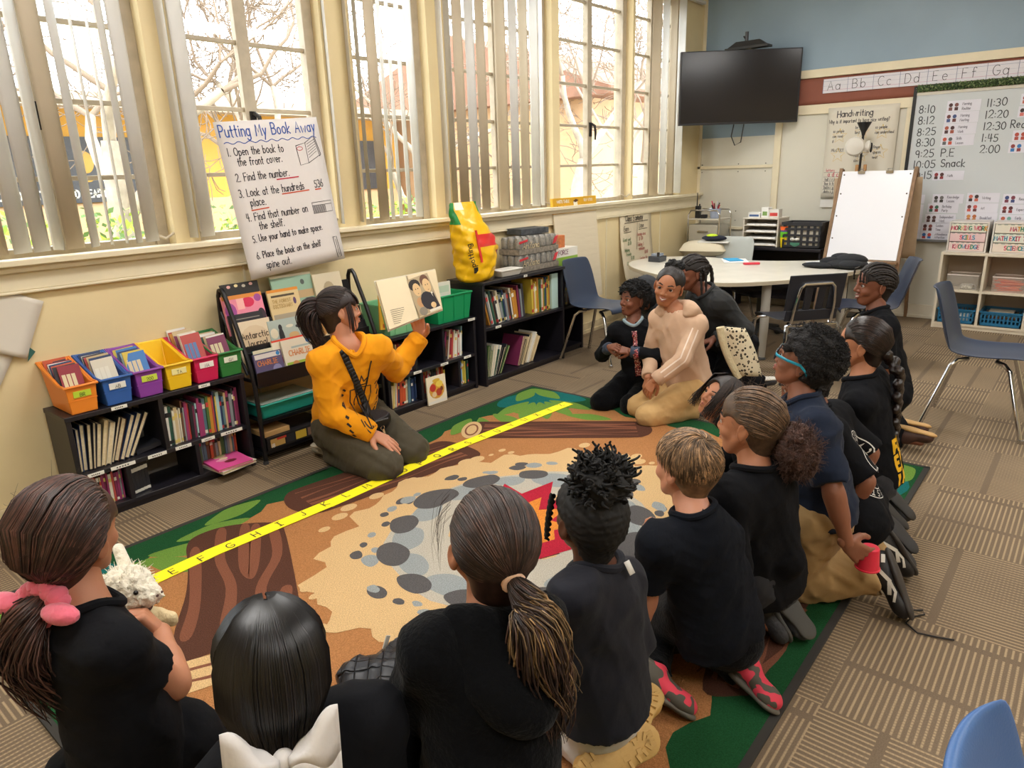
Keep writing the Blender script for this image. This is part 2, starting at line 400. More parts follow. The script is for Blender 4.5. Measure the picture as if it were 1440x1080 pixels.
# ---- windows
GY=YW+.13
def glass_mat():
    m=bpy.data.materials.new('window_glass');m.use_nodes=True;nt=m.node_tree;N=nt.nodes;L=nt.links
    for n in list(N):
        if n.type=='BSDF_PRINCIPLED':N.remove(n)
    t=N.new('ShaderNodeBsdfTransparent');g=N.new('ShaderNodeBsdfGlossy');g.inputs['Roughness'].default_value=.02
    t.inputs['Color'].default_value=(.97,.985,.98,1)
    mx=N.new('ShaderNodeMixShader');mx.inputs[0].default_value=.03;L.new(t.outputs[0],mx.inputs[1]);L.new(g.outputs[0],mx.inputs[2])
    L.new(mx.outputs[0],N['Material Output'].inputs['Surface']);return m
glass=glass_mat()
MZ=[1.53,1.87,2.21,2.55,2.88]
for i,(a,b,npan) in enumerate(WIN):
    w=bpy.data.objects.new('window_%d' %(i+1),None);COL.objects.link(w);w['kind']='structure';w.location=(a,GY,SILL)
    mb=MB();fw=.045
    mb.bx(0,fw,-.045,.03,0,HEAD-SILL).bx(b-a-fw,b-a,-.045,.03,0,HEAD-SILL).bx(fw,b-a-fw,-.045,.03,0,.055).bx(fw,b-a-fw,-.045,.03,HEAD-SILL-.05,HEAD-SILL)
    mb.bx(-.0,fw+.02,-.06,-.045,0,HEAD-SILL).bx(b-a-fw-.02,b-a,-.06,-.045,0,HEAD-SILL)
    mid=(b-a)/2
    if npan==2:mb.bx(mid-.024,mid+.024,-.035,.02,.05,HEAD-SILL-.05).bx(mid-.036,mid+.036,-.042,-.03,.05,HEAD-SILL-.05)
    mb.build('window_frame',frame_m,w,bevel=.004)
    mb=MB()
    for z in MZ:mb.bx(fw,b-a-fw,-.018,.012,z-SILL-.011,z-SILL+.011)
    mb.build('muntin',frame_m,w,bevel=.003)
    MB().bx(.02,b-a-.02,-.003,.002,.02,HEAD-SILL-.02).build('glass',glass,w,smooth=0)
    if npan==2:
        lz=1.80-SILL if i!=6 else 1.84-SILL
        mb=MB().bx(mid-.016,mid+.016,-.055,-.04,lz-.06,lz+.06)
        mb.tube([(mid,-.06,lz+.05),(mid+.015,-.085,lz+.03),(mid+.02,-.09,lz-.03),(mid+.022,-.085,lz-.09)],[.011,.012,.011,.007],8)
        mb.build('window_latch',iron,w)
        mb=MB()
        for s in (-1,1):
            x0=mid+s*(mid-.09);mb.tube([(x0,-.04,.06),(x0+s*.01,-.07,.075),(x0+s*.05,-.11,.05),(x0+s*.09,-.12,.075)],.007,6)
        mb.build('stay_arm',frame_m,w)

# ---- vertical blind slats hanging along the window wall
slat_m=mat('blind_slat_vinyl','#d9d7d3',.5,var=.05,vscale=6)
slat_t=mat('blind_slat_tan','#c2b39b',.6,var=.06,vscale=6)
SL_PX=[(-60,-30,0),(-28,20,1),(22,48,0),(50,74,0),(77,94,0),(96,122,1),(131,143,0),(158,162,0),(179,183,0),(194,203,0),(207,226,0),(267,281,0),(285,304,0),
         (481,486,0),(508,513,0),(521,526,0),(535,549,1),(552,557,0),(563,568,0),(575,581,0),(586,597,0),
         (627,636,0),(637,646,0),(648,661,1),(664,676,0),(678,690,1),(703,718,1),(721,732,0),(735,747,1),(749,761,0),(762,767,0),(912,925,1),(926,935,0),(936,946,1),(947,957,0)]
YS=YW-.035
CLUST=[(-100,320,'grey and tan vertical blind gathered in front of the two left windows',-.95,2.15),(470,600,'vertical blind with thin slats at the window right of the chart',2.9,3.6),(600,770,'dense bunch of blind slats between the chart and the easel pad',3.75,5.06),(770,1000,'vertical blind bunched in the corner beside the television',6.85,7.7)]
BL={}
for (qa,qb,lab,xa,xb) in CLUST:
    t=thing('vertical_blind',lab,'blind',(xa,YS,SILL+.045));BL[(qa,qb)]=t
    MB().bx(0,xb-xa-.004,-.025,.02,HEAD-SILL-.06,HEAD-SILL-.03).build('head_rail',slat_m,t,bevel=.004)
def sill_px(px):return 371-.1*px if px<470 else 324-(px-470)*.1
for k,(pa,pb,tone) in enumerate(SL_PX):
    pc=(pa+pb)/2;c=on_left(pc,sill_px(pc)-8,YS);c[2]=0
    wpx=pb-pa;best=None
    for tt in range(0,180,1):
        th=math.radians(tt);e=np.array([math.cos(th),-math.sin(th)])*.0445
        def pxo(p):
            v=np.array([p[0],p[1],1.25])-CAM_C;return 720+CAM_F*np.dot(v,CAM_R)/np.dot(v,CAM_D)
        w=abs(pxo(c[:2]+e)-pxo(c[:2]-e))
        if best is None or abs(w-wpx)<best[0]:best=(abs(w-wpx),th)
    R=rotm('Z',-best[1]);mb=MB()
    par=[BL[q] for q in BL if q[0]<=pc<q[1]][0];off=np.array([c[0]-par.location[0],0,0])
    mb.grid([[R@np.array([(q-.5)*.089,.006*math.cos((q-.5)*PI)-.004,zz])+off for q in np.linspace(0,1,7)] for zz in (0.,HEAD-SILL-.06)])
    mb.build('slat',slat_t if tone else slat_m,par,smooth=180,solid=.0012)

# ---- ceiling lamps (above the frame; they light the room)
for i,(x,y) in enumerate([(.3,1.7),(2.8,1.9),(5.3,1.9),(.3,-1.5),(2.8,-1.5),(5.3,-1.5)]):
    t=thing('ceiling_light','long fluorescent ceiling light panel, %s of six counted from the front' % ORD[i+1],'light',(x,y,ZC),0,'ceiling light panels')
    MB().bx(-.62,.62,-.32,.32,-.06,0).build('housing',cmat('#e8e8e6',.5),t,bevel=.004)
    MB().bx(-.59,.59,-.29,.29,-.068,-.0605).build('diffuser',emit('lamp_diffuser','#faf8f4',10.8),t,smooth=0)

# ================================================================ OUTSIDE
GZ=-.35
struct(MB().bx(-30,60,YW+.2,60,GZ-.1,GZ).build('ground_outside',mat('pale_paving','#a89f90',.9,var=.15,vscale=.6),smooth=0))
yellow=mat('yellow_stucco','#cf9a3c',.8,var=.06,vscale=1.5)
peach=mat('peach_stucco','#c9a47c',.8,var=.06,vscale=1.5)
roof_m=mat('terracotta_roof','#8d6550',.8,var=.2,vscale=4)
FY=15.0
b=thing('school_building','long yellow school building with dark wall panels across the yard','building',(0,FY,GZ))
MB().bx(-14,13.4,0,6,.0,3.2,0).build('wall',yellow,b,smooth=0)
MB().bx(-14,13.4,-.04,0,0,1.5,0).build('plinth_band',peach,b,smooth=0)
MB().bx(-15,13.5,-.9,7,3.2,3.32).bx(-15,13.5,-.95,-.85,3.16,3.4).build('roof',mat('pale_fascia','#b9ab98',.8),b,smooth=0)
dk=mat('dark_panel','#3a3a3e',.5,var=.25,vscale=3)
for k,(xa,xb) in enumerate([(3.3,6.9),(8.6,10.6),(11.2,12.8)]):
    MB().bx(xa,xb,-.1,-.04,1.52,2.7).build('wall_panel',dk,b,smooth=0)
tx=MB();write(tx,'SCHOOL OF EDUCATION AND HEART',3.5,1.62,.13,.03,(0,-.104,0),(1,0,0),(0,0,1),sx=.75)
tx.build('sign_lettering',cmat('#d8d2c4',.7),b,smooth=0)
tx=MB();tx.ball((5.6,-.104,2.25),(.15,.01,.2));tx.ball((5.6,-.104,1.95),(.1,.01,.06));tx.build('sign_emblem',cmat('#b08a3a',.6),b,smooth=0)
b2=thing('school_wing','peach stucco school wing with sloping tiled roof behind the big tree','building',(15.5,9.2,GZ))
MB().bx(-1.5,12,0,8,0,3.45).build('wall',peach,b2,smooth=0)
rf=MB();rf.hexa([(-1.95,-.8,3.35),(13,-.8,3.35),(13,9,3.35),(-1.95,9,3.35),(-1.95,-.8,3.5),(13,-.8,3.5),(13,4,5.1),(-1.95,4,5.1)]);rf.build('roof',roof_m,b2,smooth=0)
MB().bx(2.3,3.2,-.05,0,0,2.15).build('door',cmat('#6d93b8',.5),b2,smooth=0)
bark=mat('pale_bark','#b3a595',.9,var=.3,vscale=6,bump=.5,bscale=25)
twig=mat('thin_twig_bark','#8d7a68',.9)
def bare_tree(name,x,y,h,seed,label,lean=(0,0),r0=.16,fork=1.3):
    rg=np.random.RandomState(seed)
    t=thing(name,label,'tree',(x,y,GZ),0,'bare trees in the yard')
    tr=MB();br=MB()
    def grow(p,d,L,r,lev):
        n=5 if lev<3 else 3
        pts=[p];dd=d.copy()
        for i in range(n):
            dd=dd+rg.normal(0,.13+.03*lev,3)+np.array([0,0,.05]);dd/=np.linalg.norm(dd)
            pts.append(pts[-1]+dd*L/n)
        rr=np.linspace(r,r*.55,n+1)
        (tr if lev<2 else br).tube(pts,np.maximum(rr,.0065),8 if lev<2 else (5 if lev<4 else 3),caps=False)
        if lev>=6 or r<.0025:return
        kids=3 if 0<lev<4 else 4
        for k in range(kids):
            i=n if k<2 else rg.randint(max(1,n//2),n+1)
            q=pts[i];a=rg.normal(0,1,3);a-=dd*np.dot(a,dd);a/=np.linalg.norm(a)
            sp=rg.uniform(.45,.95)
            nd=dd*math.cos(sp)+a*math.sin(sp);nd[2]+=.12;nd/=np.linalg.norm(nd)
            grow(q,nd,L*rg.uniform(.6,.82),rr[i]*rg.uniform(.58,.78),lev+1)
    d0=np.array([lean[0],lean[1],1.]);d0/=np.linalg.norm(d0)
    grow(np.zeros(3),d0,fork,r0,0)
    tr.build('trunk',bark,t,smooth=180);br.build('branches',twig,t,smooth=180)
bare_tree('bare_tree',3.2,8.2,5,3,'bare pale tree in front of the dark sign panel, left window',(.05,0),.17,2.3)
bare_tree('bare_tree',6.1,9.4,5,5,'bare pale tree seen through the window behind the paper chart',(0,0),.16,2.0)
bare_tree('bare_tree',8.6,9.0,5,8,'bare pale tree seen between the bunched blind slats',(0,0),.15,2.0)
bare_tree('bare_tree',9.2,6.4,5,21,'thick forked bare tree in the far right window',(.55,.1),.17,2.1)
bare_tree('bare_tree',1.0,9.6,5,13,'bare tree behind the far left blind slats',(0,0),.15,2.0)
bare_tree('bare_tree',12.6,7.6,5,17,'bare tree in front of the peach wing roof',(-.1,0),.12,2.3)
# hedge
def hedge(x0,x1,y,h,label,seed):
    rg=np.random.RandomState(seed);mb=MB()
    n=int(900*(x1-x0)/2)
    for i in range(n):
        c=np.array([rg.uniform(x0,x1),y+rg.normal(0,.16),GZ+h*math.sqrt(rg.uniform(0,1))*rg.uniform(.85,1.05)])
        a=rg.normal(0,1,3);a/=np.linalg.norm(a);b_=np.cross(a,rg.normal(0,1,3));b_/=np.linalg.norm(b_);s=rg.uniform(.03,.06)
        mb.add([c-a*s,c+b_*s*.5,c+a*s,c-b_*s*.5],[(0,1,2,3)],rg.randint(0,3))
    mb.bx(x0,x1,y-.1,y+.1,GZ,GZ+h*.6,2)
    o=mb.build('hedge',[cmat('#8fae3c',.7),cmat('#a9bf4a',.7),cmat('#5c7a3f',.7)],smooth=0)
    tag(o,label,'hedge')
hedge(1.6,4.6,7.6,1.6,'leafy green hedge below the dark sign panel',1)
hedge(4.9,8.0,8.0,1.5,'bright yellow green hedge seen through the middle windows',2)
# ================================================================ RUG with campfire picture
def rugmat(name,col,d=.3):
    return mat(name,col,.95,var=d,vscale=240,bump=.6,bscale=300,spec=.1)
RUG=[rugmat('rug_tan','#b27b4d'),rugmat('rug_dark_green','#20512f'),rugmat('rug_leaf_green','#6f9440'),rugmat('rug_teal','#1d6b68'),rugmat('rug_brown','#5a3a2e'),
       rugmat('rug_mid_brown','#855440'),rugmat('rug_cream','#d9b583'),rugmat('rug_dark_stone','#5d5a5a'),rugmat('rug_light_stone','#9a9f9f'),rugmat('rug_pale_grey','#bdb5a6'),
       rugmat('rug_red','#b3263a'),rugmat('rug_orange','#dd8a3a'),cmat('#2f2c28',.9)]
RX0,RX1,RY0,RY1=.41,3.825,.495,3.01
rb=MB();rb.bx(RX0,RX1,RY0,RY1,.001,.011,0)
for a in ((RX0-.012,RX0+.012,RY0-.012,RY1+.012),(RX1-.012,RX1+.012,RY0-.012,RY1+.012),(RX0,RX1,RY0-.012,RY0+.012),(RX0,RX1,RY1-.012,RY1+.012)):rb.bx(*a,.001,.012,12)
def smooth_closed(P,n=5):
    P=np.array(P,float);k=len(P);out=[]
    for i in range(k):
        p0,p1,p2,p3=P[i-1],P[i],P[(i+1)% k],P[(i+2)% k]
        for t in np.linspace(0,1,n,endpoint=False):
            out.append(.5*((2*p1)+(-p0+p2)*t+(2*p0-5*p1+4*p2-p3)*t*t+(-p0+3*p1-3*p2+p3)*t**3))
    return np.array(out)
_layer=[0]
def rshape(pts,mi,sm=True,lay=1):
    P=smooth_closed(pts) if sm else np.array(pts,float)
    P[:,0]=np.clip(P[:,0],RX0+.006,RX1-.006);P[:,1]=np.clip(P[:,1],RY0+.006,RY1-.006)
    _layer[0]+=1
    rb.face([tuple(p) for p in P],(1,0,0),(0,1,0),(0,0,0),.0112+lay*.00016+_layer[0]*.000002,mi)
def rpx(px,mi,sm=True,lay=1):rshape([on_floor(*p)[:2] for p in px],mi,sm,lay)
def leaf(x,y,ang,L,W,mi,lay=3):
    pts=[(0,0),(.3*L,W*.8),(.6*L,W),(L,0),(.6*L,-W*.9),(.3*L,-W*.75)]
    c,s=math.cos(ang),math.sin(ang);rshape([(x+p[0]*c-p[1]*s,y+p[0]*s+p[1]*c) for p in pts],mi,True,lay)
# green borders
def scallop(edge_y,side,x0,x1,depth,seed,mi=1,lay=1):
    rg=np.random.RandomState(seed);xs_=np.arange(x0,x1,.06);pts=[]
    ph=0
    for x in xs_:
        ph+=rg.uniform(.3,.5);pts.append((x,edge_y-side*(depth*(.62+.38*abs(math.sin(ph*1.6)))+rg.uniform(-.01,.01))))
    pts+=[(x1,edge_y+side*.02),(x0,edge_y+side*.02)]
    rshape(pts,mi,False,lay)
scallop(RY0,-1,.45,3.78,.20,2);scallop(RY1,1,.45,3.78,.20,3)
def scallop_x(edge_x,side,y0,y1,depth,seed):
    rg=np.random.RandomState(seed);pts=[];ph=0
    for y in np.arange(y0,y1,.06):
        ph+=rg.uniform(.3,.5);pts.append((edge_x-side*(depth*(.62+.38*abs(math.sin(ph*1.6)))),y))
    pts+=[(edge_x+side*.02,y1),(edge_x+side*.02,y0)];rshape(pts,1,False,1)
scallop_x(RX0,-1,.5,3.0,.2,4);scallop_x(RX1,1,.5,3.0,.2,5)
for (cx,cy,sx,sy) in ((RX0,RY0,1,1),(RX0,RY1,1,-1),(RX1,RY0,-1,1),(RX1,RY1,-1,-1)):
    rshape([(cx,cy),(cx+sx*.78,cy),(cx+sx*.62,cy+sy*.16),(cx+sx*.42,cy+sy*.28),(cx+sx*.3,cy+sy*.46),(cx+sx*.16,cy+sy*.62),(cx,cy+sy*.74)],1,False,2)
    rshape([(cx+sx*.02,cy+sy*.2),(cx+sx*.3,cy+sy*.02),(cx+sx*.5,cy+sy*.12),(cx+sx*.25,cy+sy*.35),(cx+sx*.05,cy+sy*.5)],3,True,3)
    for k in range(5):
        a=math.atan2(sy,sx)+(-.75+.38*k);leaf(cx+sx*.2+.1*math.cos(a),cy+sy*.2+.1*math.sin(a),a,.34,.055,2,4)
    leaf(cx+sx*.05,cy+sy*.05,math.atan2(sy,sx)+.5,.3,.06,2,5);leaf(cx+sx*.05,cy+sy*.05,math.atan2(sy,sx)-.5,.3,.06,2,5)
rpx([(500,646),(470,660),(440,668),(425,680),(385,693),(360,705),(345,722),(300,735),(250,748)],1,True,2)
for (x,y,a,L) in ((1.02,2.86,-.6,.3),(1.0,2.84,-1.2,.3),(1.15,2.88,-.2,.32),(.9,2.8,-1.7,.26),(1.3,2.92,.1,.3),(3.05,2.9,3.5,.3),(3.1,2.86,4.0,.3),(3.2,2.84,4.5,.28),(3.3,2.75,5.2,.24),(3.45,2.45,5.0,.3)):leaf(x,y,a,L,.055,2,5)
# logs
def log_streaks(a,b,w,n,mi,lay):
    a=np.array(a);b=np.array(b);d=b-a;nrm=np.array([-d[1],d[0]])/np.linalg.norm(d)
    for k in range(n):
        o=(k+.5)/n*2-1;p0=a+nrm*o*w*.8+d*.04;p1=b+nrm*o*w*.8-d*.05;up=[];lo=[]
        for t in np.linspace(0,1,9):
            q=p0+(p1-p0)*t+nrm*.012*math.sin(t*9+k*2);h=.008+.006*math.sin(t*7+k)
            up.append(q+nrm*h);lo.append(q-nrm*h)
        rshape([tuple(p) for p in up+lo[::-1]],mi,False,lay)
def log(a,b,w,streaks=5,ringend=None):
    a=np.array(a);b=np.array(b);d=(b-a)/np.linalg.norm(b-a);nn=np.array([-d[1],d[0]])
    rshape([tuple(p) for p in (a-d*.05,a+nn*w*.8,a+nn*w+d*.15,b+nn*w-d*.2,b+nn*w*.95-d*.02,b+d*.03,b-nn*w*.95,b-nn*w-d*.2,a-nn*w+d*.15,a-nn*w*.8)],4,True,6)
    log_streaks(a,b,w,streaks,5,8)
    if ringend is not None:
        e=b+d*.02 if ringend else a-d*.02
        rshape([tuple(e+d*.06*math.cos(t)+nn*w*1.02*math.sin(t)) for t in np.linspace(0,2*PI,14,endpoint=False)],6,True,9)
        rshape([tuple(e+d*.04*math.cos(t)+nn*w*.7*math.sin(t)) for t in np.linspace(0,2*PI,14,endpoint=False)],5,True,10)
        rshape([tuple(e+d*.03*math.cos(t)+nn*w*.55*math.sin(t)) for t in np.linspace(0,2*PI,14,endpoint=False)],6,True,11)
log(on_floor(420,712)[:2],on_floor(650,632)[:2],.17)
log(on_floor(905,606)[:2],on_floor(668,607)[:2],.14,5,True)
rpx([(263,773),(277,757),(320,743),(380,738),(400,747),(423,857),(420,872),(350,905),(300,922),(255,935),(245,900),(262,840),(265,800)],4,True,6)
for ln in ([(312,750),(310,790),(326,830),(318,885)],[(345,745),(344,800),(352,815),(358,795),(360,745)],[(386,750),(390,785),(368,830),(372,880)],[(275,780),(275,850),(262,900)],[(404,830),(398,860)]):
    P=np.array([on_floor(*p)[:2] for p in ln]);T=np.gradient(P,axis=0);T/=np.linalg.norm(T,axis=1,keepdims=True);nn=np.stack([-T[:,1],T[:,0]],1)*.02
    rshape([tuple(p) for p in list(P+nn)+list(P-nn)[::-1]],5,True,8)
rpx([(205,975),(225,950),(262,935),(310,922),(345,915),(350,945),(300,968),(240,985)],6,True,9)
rpx([(222,970),(245,952),(300,936),(335,930),(330,945),(290,960)],5,True,10);rpx([(228,968),(248,955),(300,940),(325,936),(320,945),(285,957)],6,True,11)
rpx([(988,975),(1043,983),(1058,977),(1084,942),(1113,904),(1134,858),(1142,842),(1080,822),(1040,850),(1010,900)],4,True,6)
log_streaks(on_floor(1015,972)[:2],on_floor(1105,845)[:2],.12,5,5,8)
# ashes, stones and fire
FC=np.array([2.13,1.76])
rg=np.random.RandomState(5);pts=[]
for k in range(120):
    t=2*PI*k/120;r=1+.035*math.sin(t*17)+.03*math.sin(t*29+1)+.03*math.sin(t*5+.5)+rg.uniform(-.012,.012)
    pts.append(FC+np.array([.92*math.cos(t),.74*math.sin(t)])*r)
rshape([tuple(p) for p in pts],6,False,6)
for k in range(46):
    t=rg.uniform(0,2*PI);r=rg.uniform(1.0,1.12);c=FC+np.array([.92*math.cos(t),.74*math.sin(t)])*r;s=rg.uniform(.012,.04)
    rshape([tuple(c+s*np.array([1.4*math.cos(q),math.sin(q)])) for q in np.linspace(0,2*PI,8,endpoint=False)],6,True,7)
rshape([tuple(FC+np.array([.62*math.cos(t),.52*math.sin(t)])*(1+.03*math.sin(6*t))) for t in np.linspace(0,2*PI,40,endpoint=False)],9,False,8)
def stone(c,r,mi,lay,el=1.5,ang=0.):
    n=rg.randint(6,9);pp=[]
    for q in range(n):
        t=2*PI*q/n;rr=r*rg.uniform(.85,1.1);v=np.array([el*rr*math.cos(t),rr*math.sin(t)]);ca,sa=math.cos(ang),math.sin(ang)
        pp.append((c[0]+v[0]*ca-v[1]*sa,c[1]+v[0]*sa+v[1]*ca))
    rshape(pp,mi,True,lay)
for k in range(13):
    t=2*PI*(k+.3)/13;c=FC+np.array([.58*math.cos(t),.50*math.sin(t)]);stone(c,rg.uniform(.055,.085),7,10,1.5,t+PI/2)
    t2=t+.24;c=FC+np.array([.52*math.cos(t2),.45*math.sin(t2)]);stone(c,rg.uniform(.05,.08),8,9,1.6,t2+PI/2)
    for q in range(4):
        t3=t+rg.uniform(-.2,.2);rr=rg.uniform(1.1,1.24);stone(FC+np.array([.60*math.cos(t3),.52*math.sin(t3)])*rr,rg.uniform(.015,.035),7+(q % 2),9,1.4,t3+PI/2)
rshape([tuple(FC+.33*np.array([math.cos(t),.8*math.sin(t)])*(1+.08*math.sin(9*t))) for t in np.linspace(0,2*PI,40,endpoint=False)],6,False,12)
for k in range(5):
    a=.5+k*.62;p=FC-.28*np.array([math.cos(a),math.sin(a)]);q=FC+.1*np.array([math.cos(a),math.sin(a)]);d=(q-p)/np.linalg.norm(q-p);nn=np.array([-d[1],d[0]])*.045
    rshape([tuple(v) for v in (p+nn,q+nn,q-nn,p-nn)],4 if k % 2 else 5,False,13)
rshape([tuple(FC+np.array(p)) for p in ((-.18,-.22),(.0,-.3),(.1,-.22),(.22,-.3),(.2,-.12),(.42,-.1),(.28,.05),(.46,.16),(.26,.2),(.3,.34),(.12,.26),(-.05,.3),(-.1,.14),(-.25,.1))],10,False,14)
rshape([tuple(FC+np.array(p)*.62) for p in ((-.18,-.22),(.0,-.3),(.1,-.22),(.22,-.3),(.2,-.12),(.42,-.1),(.28,.05),(.46,.16),(.26,.2),(.3,.34),(.12,.26),(-.05,.3),(-.1,.14),(-.25,.1))],11,False,15)
tag(rb.build('area_rug',RUG,smooth=0),'large classroom rug printed with a campfire, logs and green leaves on the carpet','rug')

# yellow alphabet strip laid across the rug
strip=thing('alphabet_strip','long bright yellow paper alphabet strip laid across the campfire rug','paper strip',on_floor(22,908))
so_=np.array(strip.location)
SP=[on_floor(*p) for p in ((22,908),(300,783),(462,711),(640,634),(796,570))]
mb=MB();ink=MB();LET='ABCDEFGHIJKLMNOPQRSTUVWXYZ';tot=0;lens=[]
for k in range(4):lens.append(np.linalg.norm(SP[k+1]-SP[k]))
tot=sum(lens);li=0
for k in range(4):
    a,b=SP[k]-so_,SP[k+1]-so_;d=(b-a)/np.linalg.norm(b-a);nn=np.array([-d[1],d[0],0])*.038;z=np.array([0,0,.0150+.0012*(k % 2)])
    tw=.012*(-1 if k % 2 else 1)*nn/.038
    a2,b2=a-d*.012-tw,b+d*.012+tw
    mb.add([a2-nn+z,b2-nn+z,b2+nn+z,a2+nn+z,a2-nn+z*.9,b2-nn+z*.9,b2+nn+z*.9,a2+nn+z*.9],[(0,1,2,3),(7,6,5,4),(0,4,5,1),(2,6,7,3)])
    L0=sum(lens[:k]);L1=L0+lens[k]
    for i,ch in enumerate(LET):
        s=(i+.55)/26*tot
        if L0<=s<L1:
            p=a+d*(s-L0);write(ink,ch,-.016,-.022,.042,.005,p+z+np.array([0,0,.0008]),d,nn/.038)
mb.build('paper',mat('yellow_paper','#fff01a',.6),strip,smooth=0);ink.build('lettering',cmat('#33322a',.7),strip,smooth=0)

# ================================================================ BOOKCASES
blackw=mat('black_laminate','#1d1b22',.38,var=.15,vscale=20,stretch=(1,1,6))
blackback=mat('grey_back_panel','#77716a',.7)
label_w=cmat('#e9e6dc',.6)
def bookcase(name,label,x0,x1,yf,h,mids,uppers,lowers,shelf_z,labels=(),back=blackback,deep=None):
    yb=YW-.035 if deep is None else yf+deep
    t=thing(name,label,'bookcase',(x0,yf,0));W=x1-x0;D=yb-yf;th=.022
    MB().bx(0,th,0,D,0,h-th).build('side_panel',blackw,t,bevel=.002);MB().bx(W-th,W,0,D,0,h-th).build('side_panel',blackw,t,bevel=.002)
    MB().bx(-.004,W+.004,-.008,D,h-th,h).build('top_panel',blackw,t,bevel=.002)
    MB().bx(th,W-th,.004,D,.03,.052).bx(th,W-th,.015,.03,0,.03).build('bottom_panel',blackw,t,bevel=.002)
    MB().bx(th,W-th,.002,D-.01,shelf_z-th,shelf_z).build('shelf',blackw,t,bevel=.002)
    for u in uppers:MB().bx(u-x0-th/2,u-x0+th/2,.003,D-.01,shelf_z,h-th).build('divider',blackw,t,bevel=.002)
    for u in lowers:MB().bx(u-x0-th/2,u-x0+th/2,.003,D-.01,.052,shelf_z-th).build('divider',blackw,t,bevel=.002)
    MB().bx(th,W-th,D-.009,D-.002,.03,h-th).build('back_panel',back,t,smooth=0)
    for (lx,lz,lw) in labels:
        mb=MB().bx(lx-x0-lw/2,lx-x0+lw/2,-.0025 if lz<h-.03 else -.0105,.003 if lz<h-.03 else -.0085,lz-.017,lz-.001)
        s=lw*.1;
        for q in range(5):mb.bx(lx-x0-lw*.28+q*lw*.11,lx-x0-lw*.28+q*lw*.11+lw*.06,-.003 if lz<h-.03 else -.011,-.0024 if lz<h-.03 else -.0104,lz-.012,lz-.006,1)
        mb.build('shelf_label',[label_w,cmat('#55514c',.7)],t,smooth=0)
    return t
SA=(.985,1.84,3.385,.523,.24)
bookcase('low_bookcase','low black two-tier bookcase under the six coloured book bins',*SA[:2],SA[2],SA[3],None,[1.40],[1.20,1.54],SA[4],[(1.21,.522,.07),(1.62,.522,.06),(1.06,.239,.07),(1.18,.239,.11),(1.34,.239,.09),(1.47,.239,.08),(1.60,.239,.07),(1.73,.239,.12)])
SB=(2.765,3.60,3.33,.525,.265)
bookcase('low_bookcase','low black two-tier bookcase behind the woman in yellow, carrying the green bins',*SB[:2],SB[2],SB[3],None,[3.02,3.28],[3.06,3.42],SB[4],[(3.55,.524,.07),(3.02,.264,.07),(3.27,.264,.07),(3.50,.264,.07)],back=blackw)
SC=(3.645,4.63,3.29,.76,.43)
bookcase('tall_bookcase','tall black two-tier bookcase with the yellow soil bag and drink cans on top',*SC[:2],SC[2],SC[3],None,[],[],SC[4],[(3.80,.429,.06),(4.12,.759,.04)],back=blackw)
SD=(4.655,5.02,3.37,.72,.40)
bookcase('narrow_bookcase','narrow black bookcase half hidden behind the blue chair by the window',*SD[:2],SD[2],SD[3],None,[],[],SD[4],[],back=blackw)

# ================================================================ BOOKS
PAGE=mat('book_pages','#dccba6',.8,var=.12,vscale=90,stretch=(1,1,1))
PAL=['#8d2433','#b54a45','#c9b48c','#2e5a4b','#2c3f66','#7b2d52','#d8d0bd','#c78a35','#3b3a40','#8a8f93','#5d7e8c','#9a3a6a','#6c4a35','#d6bd4a','#a9cbd0','#4d6e3d','#e3e0d8','#23242b']
CNAME={'#8d2433':'dark red','#b54a45':'brick red','#c9b48c':'buff','#2e5a4b':'dark green','#2c3f66':'navy','#7b2d52':'plum','#d8d0bd':'off-white','#c78a35':'ochre','#3b3a40':'charcoal','#8a8f93':'grey','#5d7e8c':'slate blue','#9a3a6a':'magenta','#6c4a35':'brown','#d6bd4a':'yellow','#a9cbd0':'pale blue','#4d6e3d':'moss green','#e3e0d8':'white','#23242b':'black','#e0559a':'bright pink','#3f7cc0':'blue','#c8552f':'orange'}
def book_mesh(th,h,d,spine_out=True):
    """standing book: thickness along x, depth along +y, height z; spine at y=0 (or page edges)."""
    mb=MB();c=min(.0022,th*.22);s=.0035
    mb.bx(-th/2,-th/2+c,0,d,0,h,0).bx(th/2-c,th/2,0,d,0,h,0)
    if spine_out:mb.bx(-th/2+c,th/2-c,0,c,0,h,0).bx(-th/2+c,th/2-c,c,d-s,s,h-s,1)
    else:mb.bx(-th/2+c,th/2-c,d-c,d,0,h,0).bx(-th/2+c,th/2-c,s,d-c,s,h-s,1)
    return mb
def place_book(col,th,h,d,loc,tilt=0.,rz=0.,label='',group=None,spine=True,lean=0.,stripe=None):
    mb=book_mesh(th,h,d,spine)
    ms=[cmat(col,.45),PAGE]
    if stripe and spine:
        mb.bx(-th/2-.0002,th/2+.0002,-.0006,.001,h*.72,h*.84,2);mb.bx(-th/2-.0002,th/2+.0002,-.0006,.001,h*.04,h*.13,2);ms.append(cmat(stripe,.5))
    o=mb.build('book',ms,smooth=0,loc=tuple(map(float,loc)))
    o.rotation_euler=(lean,tilt,rz)
    return tag(o,label,'book',group)
